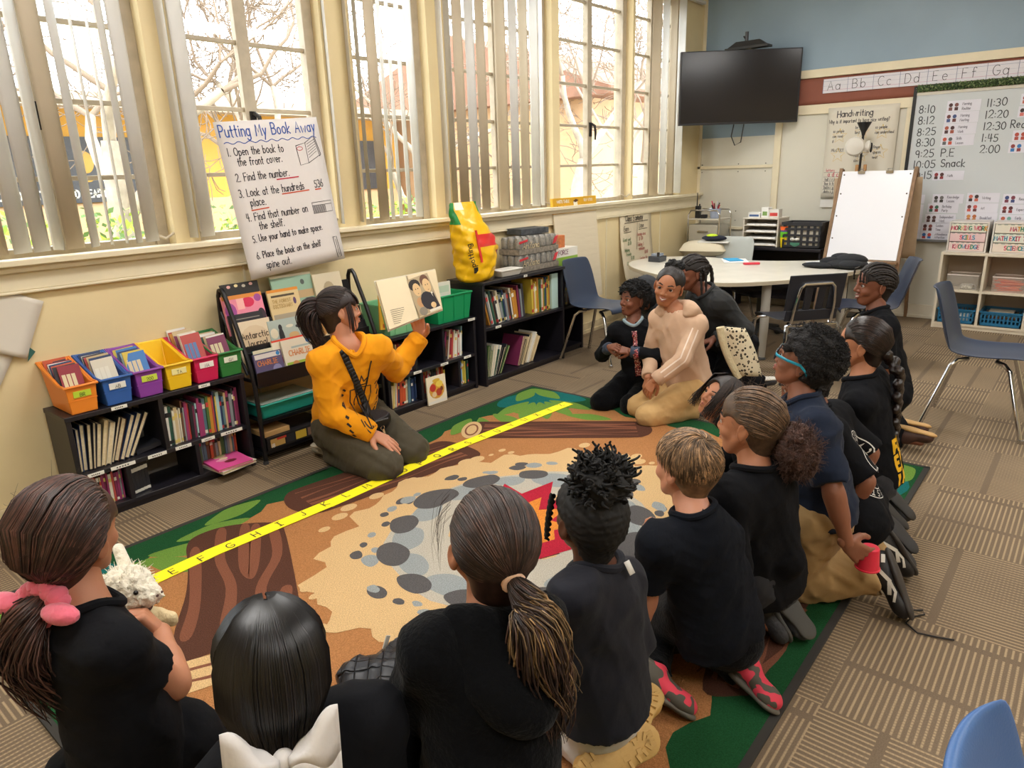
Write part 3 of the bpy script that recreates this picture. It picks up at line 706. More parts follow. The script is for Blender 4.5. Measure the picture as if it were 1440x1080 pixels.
def book_row(where,x0,x1,y,z,hr,dr,thr,pal,tilts=(0,0),group=None,spine=True,limit=99,seed=1,stripe=True,adj='book'):
    """tilts: lean at the start and the end of the row (radians, positive leans to +x); the books rest on their lower corner."""
    rg=random.Random(seed);x=x0;k=0;L=[]
    while x<x1 and k<limit:
        th=rg.uniform(*thr);h=rg.uniform(*hr);d=rg.uniform(*dr);f=(x-x0)/max(1e-6,(x1-x0));a=tilts[0]+(tilts[1]-tilts[0])*f
        L.append((th,h,d,x,a,rg.choice(pal),rg.random(),rg.uniform(0,.012)));x+=th/max(.3,math.cos(a))+.0012;k+=1
    for i,(th,h,d,x,a,col,r,dy) in enumerate(L):
        place_book(col,th,h,d,(x+th/2*math.cos(a),y+dy,z+.0005+abs(math.sin(a))*th/2),a,0,'%s %s, %s from the left %s' %(CNAME.get(col,'coloured'),adj,ordinal(i+1),where),group,spine,stripe=(rg.choice(['#e9e3d2','#d8c06a','#1f1f24','#c33b3b']) if stripe and r<.6 else None))
PINK=['#8d2433','#b54a45','#9a3a6a','#e3e0d8','#3b3a40','#d8d0bd','#8a8f93','#7b2d52','#c9b48c']
Y1=SA[2]+.035
book_row('in upper left of bin bookcase, fanned pages out',1.015,1.30,Y1,SA[4],(.185,.222),(.13,.15),(.010,.024),['#3b3a40','#8a8f93','#d8d0bd','#6c4a35','#2c3f66','#23242b','#c9b48c'],(.06,.62),'fanned books in the upper left of the bin bookcase',False,12,3,adj='book')
place_book('#23242b',.022,.2,.14,(1.27,Y1+.02,SA[4]+.011),1.45,0,'black book lying tipped over at the right of the fanned books',None)
book_row('on upper right shelf of bin bookcase',1.418,1.80,Y1-.005,SA[4],(.17,.215),(.13,.16),(.006,.017),PAL,(.04,.02),'thin books on the upper right shelf of the bin bookcase',True,40,5)
book_row('on lower left shelf of bin bookcase',1.012,1.18,Y1,.053,(.14,.165),(.12,.14),(.006,.013),PINK,(0,.03),'thin books on the lower left shelf of the bin bookcase',True,20,7)
for k in range(5):place_book('#23242b',.0155,.158,.13,(1.225+k*.0175,Y1+.004*k,.053),0,0,'black book with white spine lettering, %s of five standing in a row' % ORD[k+1],'five black series books',True,stripe='#d7d4c8')
book_row('on lower right shelf of bin bookcase',1.555,1.795,Y1+.05,.053,(.145,.165),(.12,.14),(.007,.016),['#6c4a35','#8a8f93','#4d6e3d','#c9b48c','#b54a45','#3b3a40','#5d7e8c','#c8552f'],(0,.02),'thin books on the lower right shelf of the bin bookcase',True,22,9)
def flat_book(col,w,d,th,loc,rz,label,art=None,group=None):
    mb=MB();mb.bx(-w/2,w/2,-d/2,d/2,0,.002,0).bx(-w/2,w/2,-d/2,d/2,th-.002,th,0).bx(-w/2,-w/2+.002,-d/2,d/2,.002,th-.002,0).bx(-w/2+.002,w/2-.004,-d/2+.004,d/2-.004,.002,th-.002,1)
    ms=[cmat(col,.4),PAGE]
    if art:
        rg=random.Random(len(label));
        for k in range(7):
            cx,cy,r=rg.uniform(-.3,.3)*w,rg.uniform(-.3,.3)*d,rg.uniform(.04,.12)*w
            mb.face([(cx+r*1.6*math.cos(t),cy+r*math.sin(t)) for t in np.linspace(0,2*PI,9,endpoint=False)],(1,0,0),(0,1,0),(0,0,th),.0003+.0001*k,2+(k % len(art)))
        ms+=[cmat(c,.4) for c in art]
    o=mb.build('book',ms,smooth=0,loc=loc);o.rotation_euler=(0,0,rz)
    return tag(o,label,'book',group)
flat_book('#d8d0bd',.2,.25,.016,(1.69,3.415,.054),.08,'cream hardback at the bottom of the flat pile on the lower right shelf')
flat_book('#e0559a',.19,.245,.012,(1.685,3.41,.0715),-.06,'bright pink picture book on top of the flat pile on the lower right shelf',['#f0a0b8','#e9d9a8','#7a2638','#f3c6cf'])
# bookcase B
YB=SB[2]+.03
book_row('upper left of the bookcase behind the woman',2.80,3.0,YB,SB[4],(.15,.2),(.13,.16),(.008,.02),PAL,(.0,.02),'books in the upper left of the bookcase behind the woman',True,18,11)
book_row('upper right of the bookcase behind the woman',3.30,3.54,YB,SB[4],(.16,.215),(.13,.16),(.008,.02),['#8a8f93','#6c4a35','#9a3a6a','#8d2433','#d8d0bd','#5d7e8c','#b54a45','#e3e0d8'],(.18,.02),'leaning books in the upper right of the bookcase behind the woman',True,13,13)
book_row('lower left of the bookcase behind the woman',2.80,3.03,YB,.053,(.15,.18),(.13,.16),(.008,.019),['#c8552f','#c9b48c','#d8d0bd','#2c3f66','#6c4a35','#d6bd4a','#5d7e8c'],(.12,.0),'books in the lower left of the bookcase behind the woman',True,15,15)
book_row('lower middle of the bookcase behind the woman',3.08,3.40,YB+.07,.053,(.15,.18),(.12,.14),(.007,.016),['#3b3a40','#2c3f66','#6c4a35','#c8552f','#b54a45','#d6bd4a','#23242b','#e3e0d8'],(.0,.0),'books in the lower middle of the bookcase behind the woman',True,22,17)
book_row('lower right of the bookcase behind the woman',3.44,3.53,YB,.053,(.15,.18),(.13,.16),(.008,.016),['#3f7cc0','#2e5a4b','#a9cbd0','#d6bd4a','#2c3f66'],(.0,.0),'books in the lower right of the bookcase behind the woman',True,7,19)
# bookcase C
YC=SC[2]+.04
book_row('upper left of the tall bookcase',3.76,4.16,YC,SC[4],(.2,.26),(.16,.2),(.010,.026),['#2c3f66','#d8d0bd','#3b3a40','#e3e0d8','#7b2d52','#6c4a35','#2e5a4b','#c78a35','#8a8f93'],(-.28,-.1),'leaning books in the upper left of the tall bookcase',True,25,21)
book_row('upper right of the tall bookcase',4.26,4.48,YC,SC[4],(.23,.27),(.16,.2),(.010,.02),['#d6bd4a','#4d6e3d','#c78a35','#d8d0bd','#2c3f66'],(-.04,.0),'yellow and green books in the upper right of the tall bookcase',True,14,23)
tag(MB().bx(4.50,4.585,YC-.01,YC+.012,SC[4]+.001,SC[4]+.28).build('folder',cmat('#b7d3cc',.5),bevel=.003),'pale mint green folder standing at the right end of the tall bookcase','folder')
book_row('lower left of the tall bookcase, tipped over',3.68,4.0,YC-.02,.053,(.19,.24),(.17,.22),(.008,.018),['#2e5a4b','#4d6e3d','#d8d0bd','#23242b','#e3e0d8','#8d2433'],(.15,.95),'tipped books in the lower left of the tall bookcase',False,11,25)
book_row('lower right of the tall bookcase, leaning',4.06,4.36,YC,.053,(.2,.25),(.17,.2),(.010,.02),['#e3e0d8','#7b2d52','#8d2433','#c9b48c','#23242b'],(.35,.62),'leaning books in the lower right of the tall bookcase',False,11,27)
book_row('on the narrow bookcase behind the blue chair',4.69,4.98,SD[2]+.05,SD[4],(.15,.24),(.15,.18),(.01,.03),['#8a8f93','#3b3a40','#8d2433','#5d7e8c','#6c4a35'],(0,.05),'books on the narrow bookcase behind the blue chair',True,10,29)

# ================================================================ COLOURED BOOK BINS on bookcase A
def book_bin(x,col,cname,lab,labcol,w=.128,d=.28,hf=.13,hb=.205):
    t=thing('book_bin','%s plastic book bin standing on the low bookcase by the wall' % cname,'bin',(x,SA[2]+.0,SA[3]+.001),0,None)
    m=mat('plastic_'+cname.replace(' ','_'),col,.35,spec=.5);e=.007;tp=.010
    # tapered shell: outer and inner walls, sloping rim from low front to high back
    def ring(k,off):  # k 0 bottom, 1 top
        s=off;wx=(w/2-tp*(1-k))-s
        y0=(tp*.8*(1-k))+s;y1=d-(.045*(1-k))-s
        z0=0 if k==0 else hf;z1=0 if k==0 else hb
        return [(-wx,y0,z0),(wx,y0,z0),(wx,y0+.06,z0),(wx,y1,z1),(-wx,y1,z1),(-wx,y0+.06,z0)]
    o0,o1,i1,i0=ring(0,0),ring(1,0),ring(1,e),ring(0,e)
    i0=[(a,b,.006) for a,b,c in i0]
    V=o0+o1+i1+i0;n=6;F=[tuple(range(n-1,-1,-1)),tuple(3*n+i for i in range(n))]
    for r in range(3):F+=[(r*n+i,r*n+(i+1)% n,(r+1)*n+(i+1)% n,(r+1)*n+i) for i in range(n)]
    MB().add(V,F).build('tub',m,t,smooth=30,bevel=.004)
    rim=MB();P=[np.array(p)+np.array([0,0,-.003]) for p in ring(1,-.004)];rim.tube(P,.0065,6,closed=True);rim.build('rim',m,t)
    MB().bx(-w/2+.004,w/2-.004,-.002+.005,.012,hf*.46,hf*.49).build('front_ridge',m,t)
    mb=MB();mb.bx(-.036,.036,-.0015+.001,.0015,hf*.58,hf*.8,0)
    write(mb,lab,-text_width(lab,.014)/2,hf*.61,.015,.002,(0,-.0006,0),(1,0,0),(0,0,1),mi=1)
    mb.build('name_tag',[cmat(labcol,.6),cmat('#2a2a2a',.6)],t,smooth=0)
    return t
BINS=[(1.075,'#ee8a2c','orange','BR','#b9d43a'),(1.225,'#2c5fae','blue','AB','#e8e6df'),(1.37,'#8a3fa3','purple','200','#c9d84a'),(1.513,'#f2c51f','yellow','TA','#efe3a0'),(1.655,'#cf1f56','crimson','NA','#efe9e4'),(1.785,'#2f7d40','dark green','GN','#e6ead8')]
# (the tags on the bins read BR, 200 and short marks)
BOOKSIN=[(9,['#8d2433','#3b3a40','#c8552f','#2c3f66','#e3e0d8'],.20),(9,['#d8d0bd','#2c3f66','#c9b48c','#b54a45','#3b3a40'],.205),(6,['#3f7cc0','#d6bd4a','#a9cbd0','#2c3f66'],.20),(0,[],0),(10,['#b54a45','#e3e0d8','#d8d0bd','#7b2d52','#c9b48c','#c78a35'],.235),(7,['#7b2d52','#e3e0d8','#c9b48c','#2e5a4b'],.19)]
for (x,col,cn,lab,lc),(nb,pal,hh) in zip(BINS,BOOKSIN):
    book_bin(x,col,cn,lab,lc)
    rg=random.Random(int(x*1000))
    for k in range(nb):
        c=pal[k % len(pal)];th=rg.uniform(.004,.009)
        o=MB().bx(-.046,.046,-th/2,-th/2+.001,0,hh,0).bx(-.046,.046,th/2-.001,th/2,0,hh,0).bx(-.046,-.044,-th/2+.001,th/2-.001,0,hh,0).bx(-.044,.044,-th/2+.001,th/2-.001,.003,hh-.003,1)
        rr=rg.uniform(-.38,.08)
        if th>.005:
            for q in range(3):o.face([(-.038+.02*q,hh*.2),(-.022+.02*q,hh*.2),(-.022+.02*q,hh*.8),(-.038+.02*q,hh*.8)],(1,0,0),(0,0,1),(0,-th/2,0),.0004,2)
        b=o.build('book',[cmat(c,.4),PAGE,cmat(rg.choice(['#d8c9a4','#c24b4b','#5a7fb0','#e2dccb']),.5)],smooth=0,loc=(x+rg.uniform(-.004,.004),SA[2]+.055+k*.0215,SA[3]+.009+rg.uniform(0,.012)))
        b.rotation_euler=(-.32+rg.uniform(-.08,.05),rr*.4,rr)
        tag(b,'%s thin book, %s from the front in the %s bin' %(CNAME[c],ORD[k+1],cn),'book','thin books in the %s bin' % cn)

# ================================================================ DISPLAY CART with sloping book trays
cart=thing('book_display_cart','black metal book display cart with looped tube ends between the low bookcases','cart',(1.88,3.35,0))
ct=mat('black_tube','#17161a',.35,.2);cw=2.74-1.88
for x in (0,cw):
    mb=MB()
    P=[(x,0,.02),(x,0,.30),(x,.005,.44),(x,.03,.56),(x,.10,.74),(x,.165,.88),(x,.185,.925),(x,.205,.945),(x,.23,.94),(x,.245,.91),(x,.25,.85),(x,.25,.02)]
    mb.tube(P,.0125,8);mb.tube([(x,0,.05),(x,.25,.05)],.010,8);mb.tube([(x,0,.47),(x,.25,.47)],.010,8);mb.tube([(x,.25,.83),(x,.06,.5)],.009,8)
    mb.build('side_frame',ct,cart)
    for y in (0,.25):
        MB().lathe([(.014,0),(.016,.004),(.014,.012),(.010,.025)],10,(x,y,0)).build('foot',cmat('#3a3a3c',.6),cart)
def tray(z0,y0,dz,dy,lip,nm):
    mb=MB();a=np.array([0,y0,z0]);
    mb.hexa([(.012,y0,z0),(cw-.012,y0,z0),(cw-.012,y0+.05,z0),(.012,y0+.05,z0),(.012,y0,z0+.006),(cw-.012,y0,z0+.006),(cw-.012,y0+.05,z0+.006),(.012,y0+.05,z0+.006)])
    mb.hexa([(.012,y0-.004,z0),(cw-.012,y0-.004,z0),(cw-.012,y0,z0),(.012,y0,z0),(.012,y0-.004,z0+lip),(cw-.012,y0-.004,z0+lip),(cw-.012,y0,z0+lip),(.012,y0,z0+lip)])
    mb.hexa([(.012,y0+.05,z0),(cw-.012,y0+.05,z0),(cw-.012,y0+.056,z0),(.012,y0+.056,z0),(.012,y0+.05+dy,z0+dz),(cw-.012,y0+.05+dy,z0+dz),(cw-.012,y0+.056+dy,z0+dz),(.012,y0+.056+dy,z0+dz)])
    mb.build(nm,ct,cart,bevel=.002)
tray(.43,-.004,.22,.06,.085,'display_tray');tray(.56,.075,.2,.05,.05,'display_tray');tray(.69,.145,.2,.04,.045,'display_tray')
MB().bx(.012,cw-.012,.02,.236,.235,.242).bx(.012,cw-.012,.0,.012,.225,.245).bx(.012,cw-.012,.24,.25,.225,.245).build('wire_shelf',ct,cart)
MB().bx(.012,cw-.012,.02,.236,.055,.062).bx(.012,cw-.012,.0,.012,.05,.07).build('wire_shelf',ct,cart)
def cover_book(name_label,w,h,th,loc,lean,rz,col,art=None,title=None,tcol='#2b2623',roll=0.,parent=None,tsize=.03):
    """big picture book shown cover out; front faces -y."""
    t=thing('picture_book',name_label,'book',loc);t.rotation_euler=(-lean,roll,rz)
    mb=MB();mb.bx(-w/2,w/2,0,.002,0,h,0).bx(-w/2,w/2,th-.002,th,0,h,0).bx(-w/2,-w/2+.0025,.002,th-.002,0,h,0)
    ms=[cmat(col,.4)]
    for k,(shape,c) in enumerate(art or []):
        ms.append(cmat(c,.45));mb.face([(p[0]*w-w/2,p[1]*h) for p in shape],(1,0,0),(0,0,1),(0,0,0),.0003+.00012*k,k+1)
    if title:
        ms.append(cmat(tcol,.5));mi=len(ms)-1
        for k,(s,x,y,sz) in enumerate(title):write(mb,s,x*w-w/2,y*h,sz,sz*.14,(0,0,0),(1,0,0),(0,0,1),.0018,mi,sx=.85)
    mb.build('cover',ms,t,smooth=0)
    MB().bx(-w/2+.0025,w/2-.004,.002,th-.002,.004,h-.004).build('page_block',PAGE,t,smooth=0)
    return t
def el(cx,cy,rx,ry,n=14):return [(cx+rx*math.cos(2*PI*i/n),cy+ry*math.sin(2*PI*i/n)) for i in range(n)]
def rc(x0,y0,x1,y1):return [(x0,y0),(x1,y0),(x1,y1),(x0,y1)]
CX,CYY=1.88,3.35
def cb(label,xc,tier,w,h,col,art=None,title=None,tcol='#2b2623',th=.012,dz=0,dy=0,roll=0.,tsize=.03):
    z=(.437,.567,.697)[tier];y=(.012,.085,.155)[tier]
    return cover_book(label,w,h,th,(xc,CYY+y+dy,z+dz+abs(math.sin(roll))*w/2),.22,0,col,art,title,tcol,roll,tsize=tsize)
cb('purple night-sky storybook with orange title in the front tray of the cart',2.0,0,.17,.165,'#5b5276',[(rc(.05,.02,.95,.18),'#c7653c'),(el(.75,.4,.16,.16),'#8b86ad'),(rc(.05,.82,.95,.97),'#d9d3cf'),(el(.3,.3,.14,.09),'#d9a06a'),(el(.87,.9,.07,.07),'#2f7fc0')],[('CHARLIE',.1,.6,.026)],'#e08a3c',dz=.004)
cb('teal edged picture book tucked behind the night-sky storybook',2.03,0,.2,.18,'#3d8f80',[(rc(.0,.9,1,1),'#d9d2b5')],dy=.018,dz=.004)
cb('cream reader with orange title and green meadow in the front tray',2.19,0,.19,.2,'#dfd6c2',[(rc(.05,.03,.95,.38),'#9dbb3f'),(el(.9,.9,.08,.08),'#2f7fc0'),(el(.35,.3,.12,.1),'#c98a4d'),(rc(.3,.75,.95,.8),'#a7b7b5')],[('CHARLIE',.18,.55,.03)],'#dd7f2e',dz=.008)
cb('white picture book with a large red letter behind the meadow reader',2.16,0,.22,.21,'#e6ddc8',[(rc(0,.95,1,1),'#d9482f')],[('W',.03,.35,.06)],'#c93a3a',dy=.018,dz=.006)
cb('cream journal book with black handwritten title on the cart',1.985,1,.21,.22,'#dfcdb0',[(el(.5,.5,.42,.38),'#d6c0a0')],[('Antarctic',.12,.56,.034),('Journal',.22,.36,.034),('four months at the',.16,.16,.012),('bottom of the world',.16,.08,.012)],'#3a2c26',dz=-.01)
cb('blue grey animal atlas with a black penguin beside the journal book',2.19,1,.24,.18,'#a8b4ad',[(el(.3,.45,.07,.3),'#24262b'),(el(.3,.75,.05,.1),'#24262b'),(el(.62,.45,.14,.1),'#c9a675'),(el(.8,.7,.1,.06),'#343638'),(el(.12,.6,.1,.16),'#d8cfb6'),(el(.85,.35,.1,.06),'#c4613c'),(el(.55,.75,.1,.05),'#d7d2bd')],dz=.005)
cb('book with a brown and cream cover at the right of the middle tray',2.40,1,.19,.2,'#cbb48d',[(el(.5,.5,.3,.3),'#a9793f')])
cb('dark book half hidden behind the journal book',1.97,1,.2,.25,'#2a292e',[(rc(.1,.88,.9,.9),'#8a857c')],dy=.02)
cb('pink and orange picture book of coloured fruit shapes in the top tray',1.985,2,.235,.21,'#e98aa0',[(el(.16,.6,.14,.22),'#a04a92'),(rc(.32,.08,.54,.38),'#e0503c'),(el(.62,.78,.16,.13),'#d42a55'),(rc(.6,.25,.8,.45),'#e56a5a'),(el(.9,.4,.1,.18),'#3d2c38'),(rc(.34,.62,.52,.95),'#f4b6b0'),(rc(.0,.9,1,1),'#d9893a'),(el(.88,.86,.09,.1),'#a24b94')],dz=.005)
cb('black speckled picture book behind the pink fruit book',2.0,2,.22,.275,'#23201f',[(el(.2,.94,.05,.03),'#d9a6a0'),(el(.4,.95,.05,.03),'#e2cf9a'),(el(.6,.93,.05,.03),'#b7b1a5'),(el(.8,.95,.05,.03),'#d9a6a0')],dy=.018)
cb('cream dictionary style picture book in the top tray beside the pink one',2.235,2,.2,.2,'#d9c08e',[(rc(.1,.78,.85,.84),'#4c4030'),(rc(.0,.92,1,1),'#d98a2f'),(rc(.05,.05,.95,.3),'#a99b83'),(el(.82,.62,.05,.1),'#5a3f66')],[('THE FOREST',.1,.62,.018),('DICTIONARY',.1,.48,.018)],'#a5823f',dz=.01)
cb('tall sea green landscape picture book rising behind the dictionary book',2.32,2,.27,.26,'#8fae98',[(rc(.0,.95,1,1),'#d8d2b9'),(rc(.02,.45,.98,.62),'#b89d74'),(el(.75,.8,.05,.06),'#4b5552')],dy=.02,dz=.02)
cb('pale picture book at the right end of the top tray',2.55,2,.2,.25,'#cfc3a8',[(el(.5,.6,.2,.2),'#a99a7c')],dz=.01)
tr_=thing('storage_tray','teal plastic tray with clear lid on the middle shelf of the display cart','tray',(1.895,3.355,.243))
tm=mat('teal_plastic','#2aa394',.35)
MB().hexa([(.02,.02,0),(.34,.02,0),(.34,.2,0),(.02,.2,0),(.01,.005,.075),(.35,.005,.075),(.35,.215,.075),(.01,.215,.075)]).build('tub',tm,tr_,bevel=.006)
MB().bx(.0,.36,-.004,.225,.0755,.083).build('rim',tm,tr_,bevel=.003)
MB().bx(.012,.348,.008,.213,.0835,.089).build('lid',mat('frosted_lid','#a9b0a4',.25,alpha=.75),tr_,bevel=.003)
bx_=thing('game_box','black boxed game with picture panels on the lowest shelf of the cart','box',(1.90,3.345,.071))
mb=MB().bx(0,.40,0,.22,0,.07,0)
for k,(xa,xb,c) in enumerate([(.02,.11,'#c9a05a'),(.12,.17,'#2c2c31'),(.18,.25,'#d6b23e'),(.26,.32,'#8a6a58'),(.33,.38,'#5e4a40')]):mb.face(rc(xa,.012,xb,.058),(1,0,0),(0,0,1),(0,0,0),.0006,k+1)
write(mb,'18',.025,.012,.02,.004,(0,0,0),(1,0,0),(0,0,1),.0014,6);mb.bx(.06,.12,-.0012,0,.046,.058,7)
mb.build('carton',[cmat('#1f1c1e',.5)]+[cmat(c,.5) for c in ('#c9a05a','#2c2c31','#d6b23e','#8a6a58','#5e4a40','#e9e6df','#c0392b')],bx_,bevel=.001)
MB().bx(.0,.16,.02,.2,.0705,.1).build('lid',cmat('#caa169',.6),bx_,bevel=.002)

# bins on bookcase B, books in them
def open_bin(name,label,x,y,z,w,d,h,col):
    t=thing(name,label,'bin',(x,y,z));m=mat('plastic_'+col.lstrip('#'),col,.35);e=.006;tp=.018
    o0=[(-w/2+tp,tp,0),(w/2-tp,tp,0),(w/2-tp,d-tp,0),(-w/2+tp,d-tp,0)];o1=[(-w/2,0,h),(w/2,0,h),(w/2,d,h),(-w/2,d,h)]
    i1=[(-w/2+e,e,h),(w/2-e,e,h),(w/2-e,d-e,h),(-w/2+e,d-e,h)];i0=[(-w/2+tp+e,tp+e,.006),(w/2-tp-e,tp+e,.006),(w/2-tp-e,d-tp-e,.006),(-w/2+tp+e,d-tp-e,.006)]
    V=o0+o1+i1+i0;F=[(3,2,1,0),(12,13,14,15)]
    for r in range(3):F+=[(r*4+i,r*4+(i+1)% 4,(r+1)*4+(i+1)% 4,(r+1)*4+i) for i in range(4)]
    MB().add(V,F).build('tub',m,t,bevel=.004)
    MB().tube([np.array(p)+np.array([0,0,-.002]) for p in o1],.008,6,closed=True).build('rim',m,t)
    mb=MB()
    for q in (-.3,0,.3):mb.hexa([(q*w-.006,tp*.9-.004,.01),(q*w+.006,tp*.9-.004,.01),(q*w+.006,tp+.002,.01),(q*w-.006,tp+.002,.01),(q*w-.006,-.003,h-.01),(q*w+.006,-.003,h-.01),(q*w+.006,.003,h-.01),(q*w-.006,.003,h-.01)])
    mb.build('rib',m,t);return t
open_bin('book_tub','bright green plastic tub at the right end of the bookcase behind the open book',3.41,3.335,.5255,.34,.27,.185,'#17945c')
open_bin('book_tub','pale green plastic tub on the bookcase behind the raised open book',2.985,3.345,.5255,.32,.27,.19,'#7fc08c')
cover_book('yellow comic book with red title standing in the pale green tub',.2,.24,.012,(2.90,3.40,.56),.1,0,'#e9b23c',[(el(.5,.35,.3,.2),'#f3d37a'),(rc(.1,.05,.9,.15),'#c9562f'),(el(.3,.3,.08,.1),'#7a4a2a')],[('Go',.12,.62,.05)],'#b5222f',roll=.12)
cover_book('green picture book leaning in the pale green tub behind the comic',.2,.26,.01,(2.93,3.44,.56),.05,0,'#3f7f5a',[(el(.5,.6,.3,.25),'#7fae8a')],roll=.2)
cover_book('white and orange workbook standing in the bright green tub',.15,.25,.012,(3.37,3.40,.545),.03,0,'#dcdccd',[(rc(.1,.72,.9,.9),'#bcd0b8'),(rc(.15,.45,.6,.62),'#e58a3a'),(rc(.1,.15,.9,.4),'#e9c46a')])
cover_book('grey covered book standing in the bright green tub',.15,.24,.01,(3.36,3.425,.545),.03,0,'#8e9a94',[(rc(.1,.72,.9,.9),'#c9d0c8')])
cover_book('colourful cookery picture book leaning on the front of the lower shelf',.17,.19,.01,(3.17,3.31,.005),.06,-.05,'#f0e3c8',[(rc(.02,.03,.98,.12),'#e6e2d6'),(el(.5,.5,.4,.32),'#d9a03c'),(el(.3,.6,.16,.14),'#c93a32'),(el(.65,.7,.18,.12),'#f0d25a'),(el(.6,.4,.16,.14),'#b5452c'),(el(.35,.35,.12,.1),'#e7c79a'),(el(.75,.5,.08,.08),'#7a3f2a'),(el(.5,.85,.2,.06),'#e0b23a')])

# ================================================================ ON TOP OF BOOKCASE C
bag=thing('soil_bag','tall crumpled yellow potting soil bag with green corners on the bookcase','bag',(3.73,3.42,SC[3]))
def loft(levels,n=36,seed=0,amp=.006):
    rg=np.random.RandomState(seed);G=[]
    ph=rg.uniform(0,6,8)
    for (z,rx,ry,cx,cy,pw) in levels:
        row=[]
        for j in range(n):
            t=2*PI*j/n;c,s=math.cos(t),math.sin(t)
            x=np.sign(c)*abs(c)**pw*rx;y=np.sign(s)*abs(s)**pw*ry
            w=amp*(math.sin(5*t+ph[0]+z*30)+math.sin(9*t+ph[1]-z*50)+.7*math.sin(z*90+ph[2]+3*t))
            row.append((cx+x*(1+w/.1),cy+y*(1+w/.1),z))
        G.append(row)
    return np.array(G)
lv=[]
for z,rx,ry,cx,cy in [(.001,.10,.075,-.03,-.01),(.02,.125,.095,-.03,-.01),(.07,.14,.105,-.02,-.005),(.14,.155,.11,.0,0),(.22,.165,.11,.0,.0),(.30,.16,.10,-.01,.01),(.37,.14,.085,-.03,.02),(.43,.125,.06,-.05,.03),(.49,.125,.035,-.06,.04),(.53,.12,.015,-.06,.04),(.545,.115,.006,-.06,.04)]:
    lv.append((z,rx*1.08,ry,cx,cy,.75))
zs=np.linspace(0,.545,46);L_=np.array(lv);lv2=[(z,*[np.interp(z,L_[:,0],L_[:,k]) for k in (1,2,3,4)],.75) for z in zs];lv2[0]=lv[0]
G=loft(lv2,48,3,.0035)
mb=MB();n_=48;k_=len(G);vs=[tuple(p) for r in G for p in r];fs=[];mis=[]
for i in range(k_-1):
    for j in range(n_):
        z=(zs[i]+zs[i+1])/2;ang=(2*PI*(j+.5)/n_)%(2*PI);dg=math.degrees(ang)
        mi=0
        if z>.40 and (dg<40 or dg>325 or 150<dg<215):mi=1
        if z>.5 and 225<dg<262:mi=4
        if .24<z<.33 and 255<dg<350:mi=2
        if .12<z<.2 and 318<dg<352:mi=3
        mb.add([],[]);fs.append((i*n_+j,i*n_+(j+1)% n_,(i+1)*n_+(j+1)% n_,(i+1)*n_+j));mis.append(mi)
mb.v=vs;mb.f=fs+[tuple(range(n_-1,-1,-1)),tuple((k_-1)*n_+j for j in range(n_))];mb.m=mis+[0,0]
mb.build('sack',[mat('yellow_sack_film','#f1bd12',.28,bump=.5,bscale=24),mat('green_sack_film','#1f8a42',.28),mat('red_sack_film','#d8322c',.28),mat('berry_print','#8f2340',.3,var=.5,vscale=40),cmat('#e9e4d4',.4)],bag,smooth=60)
mb=MB()
d_=np.array([.25,0,1.]);d_/=np.linalg.norm(d_)
write(mb,'potting',0,0,.04,.0065,(-.125,-.112,.12),(-.20,.05,.98),(-.93,.32,-.17),.004)
mb.bx(-.135,-.095,-.108,-.104,.07,.11)
mb.build('lettering',cmat('#26221c',.5),bag,smooth=0)
mb=MB();mb.hexa([(-.075,-.1215,.14),(-.055,-.1215,.14),(-.055,-.118,.14),(-.075,-.118,.14),(-.095,-.096,.36),(-.078,-.096,.36),(-.078,-.09,.36),(-.095,-.09,.36)]);mb.build('red_stripe',MATS['red_sack_film'],bag,smooth=0)
def can_case(z,label):
    t=thing('can_case',label,'drinks',(4.14,3.35,z));w,d,h=.50,.2,.125
    MB().bx(0,w,0,d,0,.04).build('carton_tray',mat('printed_carton','#8c8376',.5,var=.45,vscale=45),t,bevel=.002)
    for i in range(7):
        for j in range(3):
            MB().lathe([(.028,.041),(.0325,.046),(.0325,h-.014),(.025,h-.002),(.0245,h),(.022,h-.004)],14,(.035+i*.0715,.035+j*.065,0)).build('can',mat('can_print','#8e8980',.35,.4,var=.4,vscale=60),t)
    mb=MB();write(mb,'AriZona',.04,.045,.045,.006,(0,-.0015,0),(1,0,0),(0,0,1),.002,0,slant=.1)
    mb.build('lettering',cmat('#d8c49c',.5),t,smooth=0)
    mb=MB();mb.hexa([(0,-.004,.085),(.1,-.004,.098),(.1,.001,.098),(0,.001,.085),(0,-.004,.1),(.1,-.004,.113),(.1,.001,.113),(0,.001,.1)]);mb.hexa([(.42,-.004,.05),(.46,-.004,.06),(.46,.001,.06),(.42,.001,.05),(.45,-.004,.105),(.49,-.004,.112),(.49,.001,.112),(.45,.001,.105)])
    mb.build('red_flash',cmat('#cf2f3a',.4),t,smooth=0)
    MB().bx(-.002,w+.002,-.002,d+.002,.041,h+.003).build('plastic_wrap',mat('clear_wrap','#e8ecee',.15,alpha=.07),t,bevel=.008)
can_case(SC[3]+.001,'lower shrink-wrapped case of drink cans on the tall bookcase')
can_case(SC[3]+.131,'upper shrink-wrapped case of drink cans stacked on another case')
tag(MB().bx(0,.30,0,.17,0,.045).build('flat_box',mat('dark_printed_box','#4a4d52',.5,var=.5,vscale=30),loc=(4.33,3.48,SC[3]+.261),bevel=.002),'flat dark printed box lying on top of the drink can cases','box').rotation_euler=(0,0,-.15)
t=thing('food_container','white lidded food container on the tall bookcase beside the soil bag','container',(3.88,3.31,SC[3]+.001),-.05)
MB().hexa([(.02,.015,0),(.21,.015,0),(.21,.1,0),(.02,.1,0),(0,0,.042),(.23,0,.042),(.23,.115,.042),(0,.115,.042)]).build('tub',mat('milky_plastic','#dcd9cf',.3),t,bevel=.006)
MB().bx(-.004,.234,-.004,.119,.0425,.052).build('lid',mat('white_plastic','#e9e7e0',.3),t,bevel=.004)
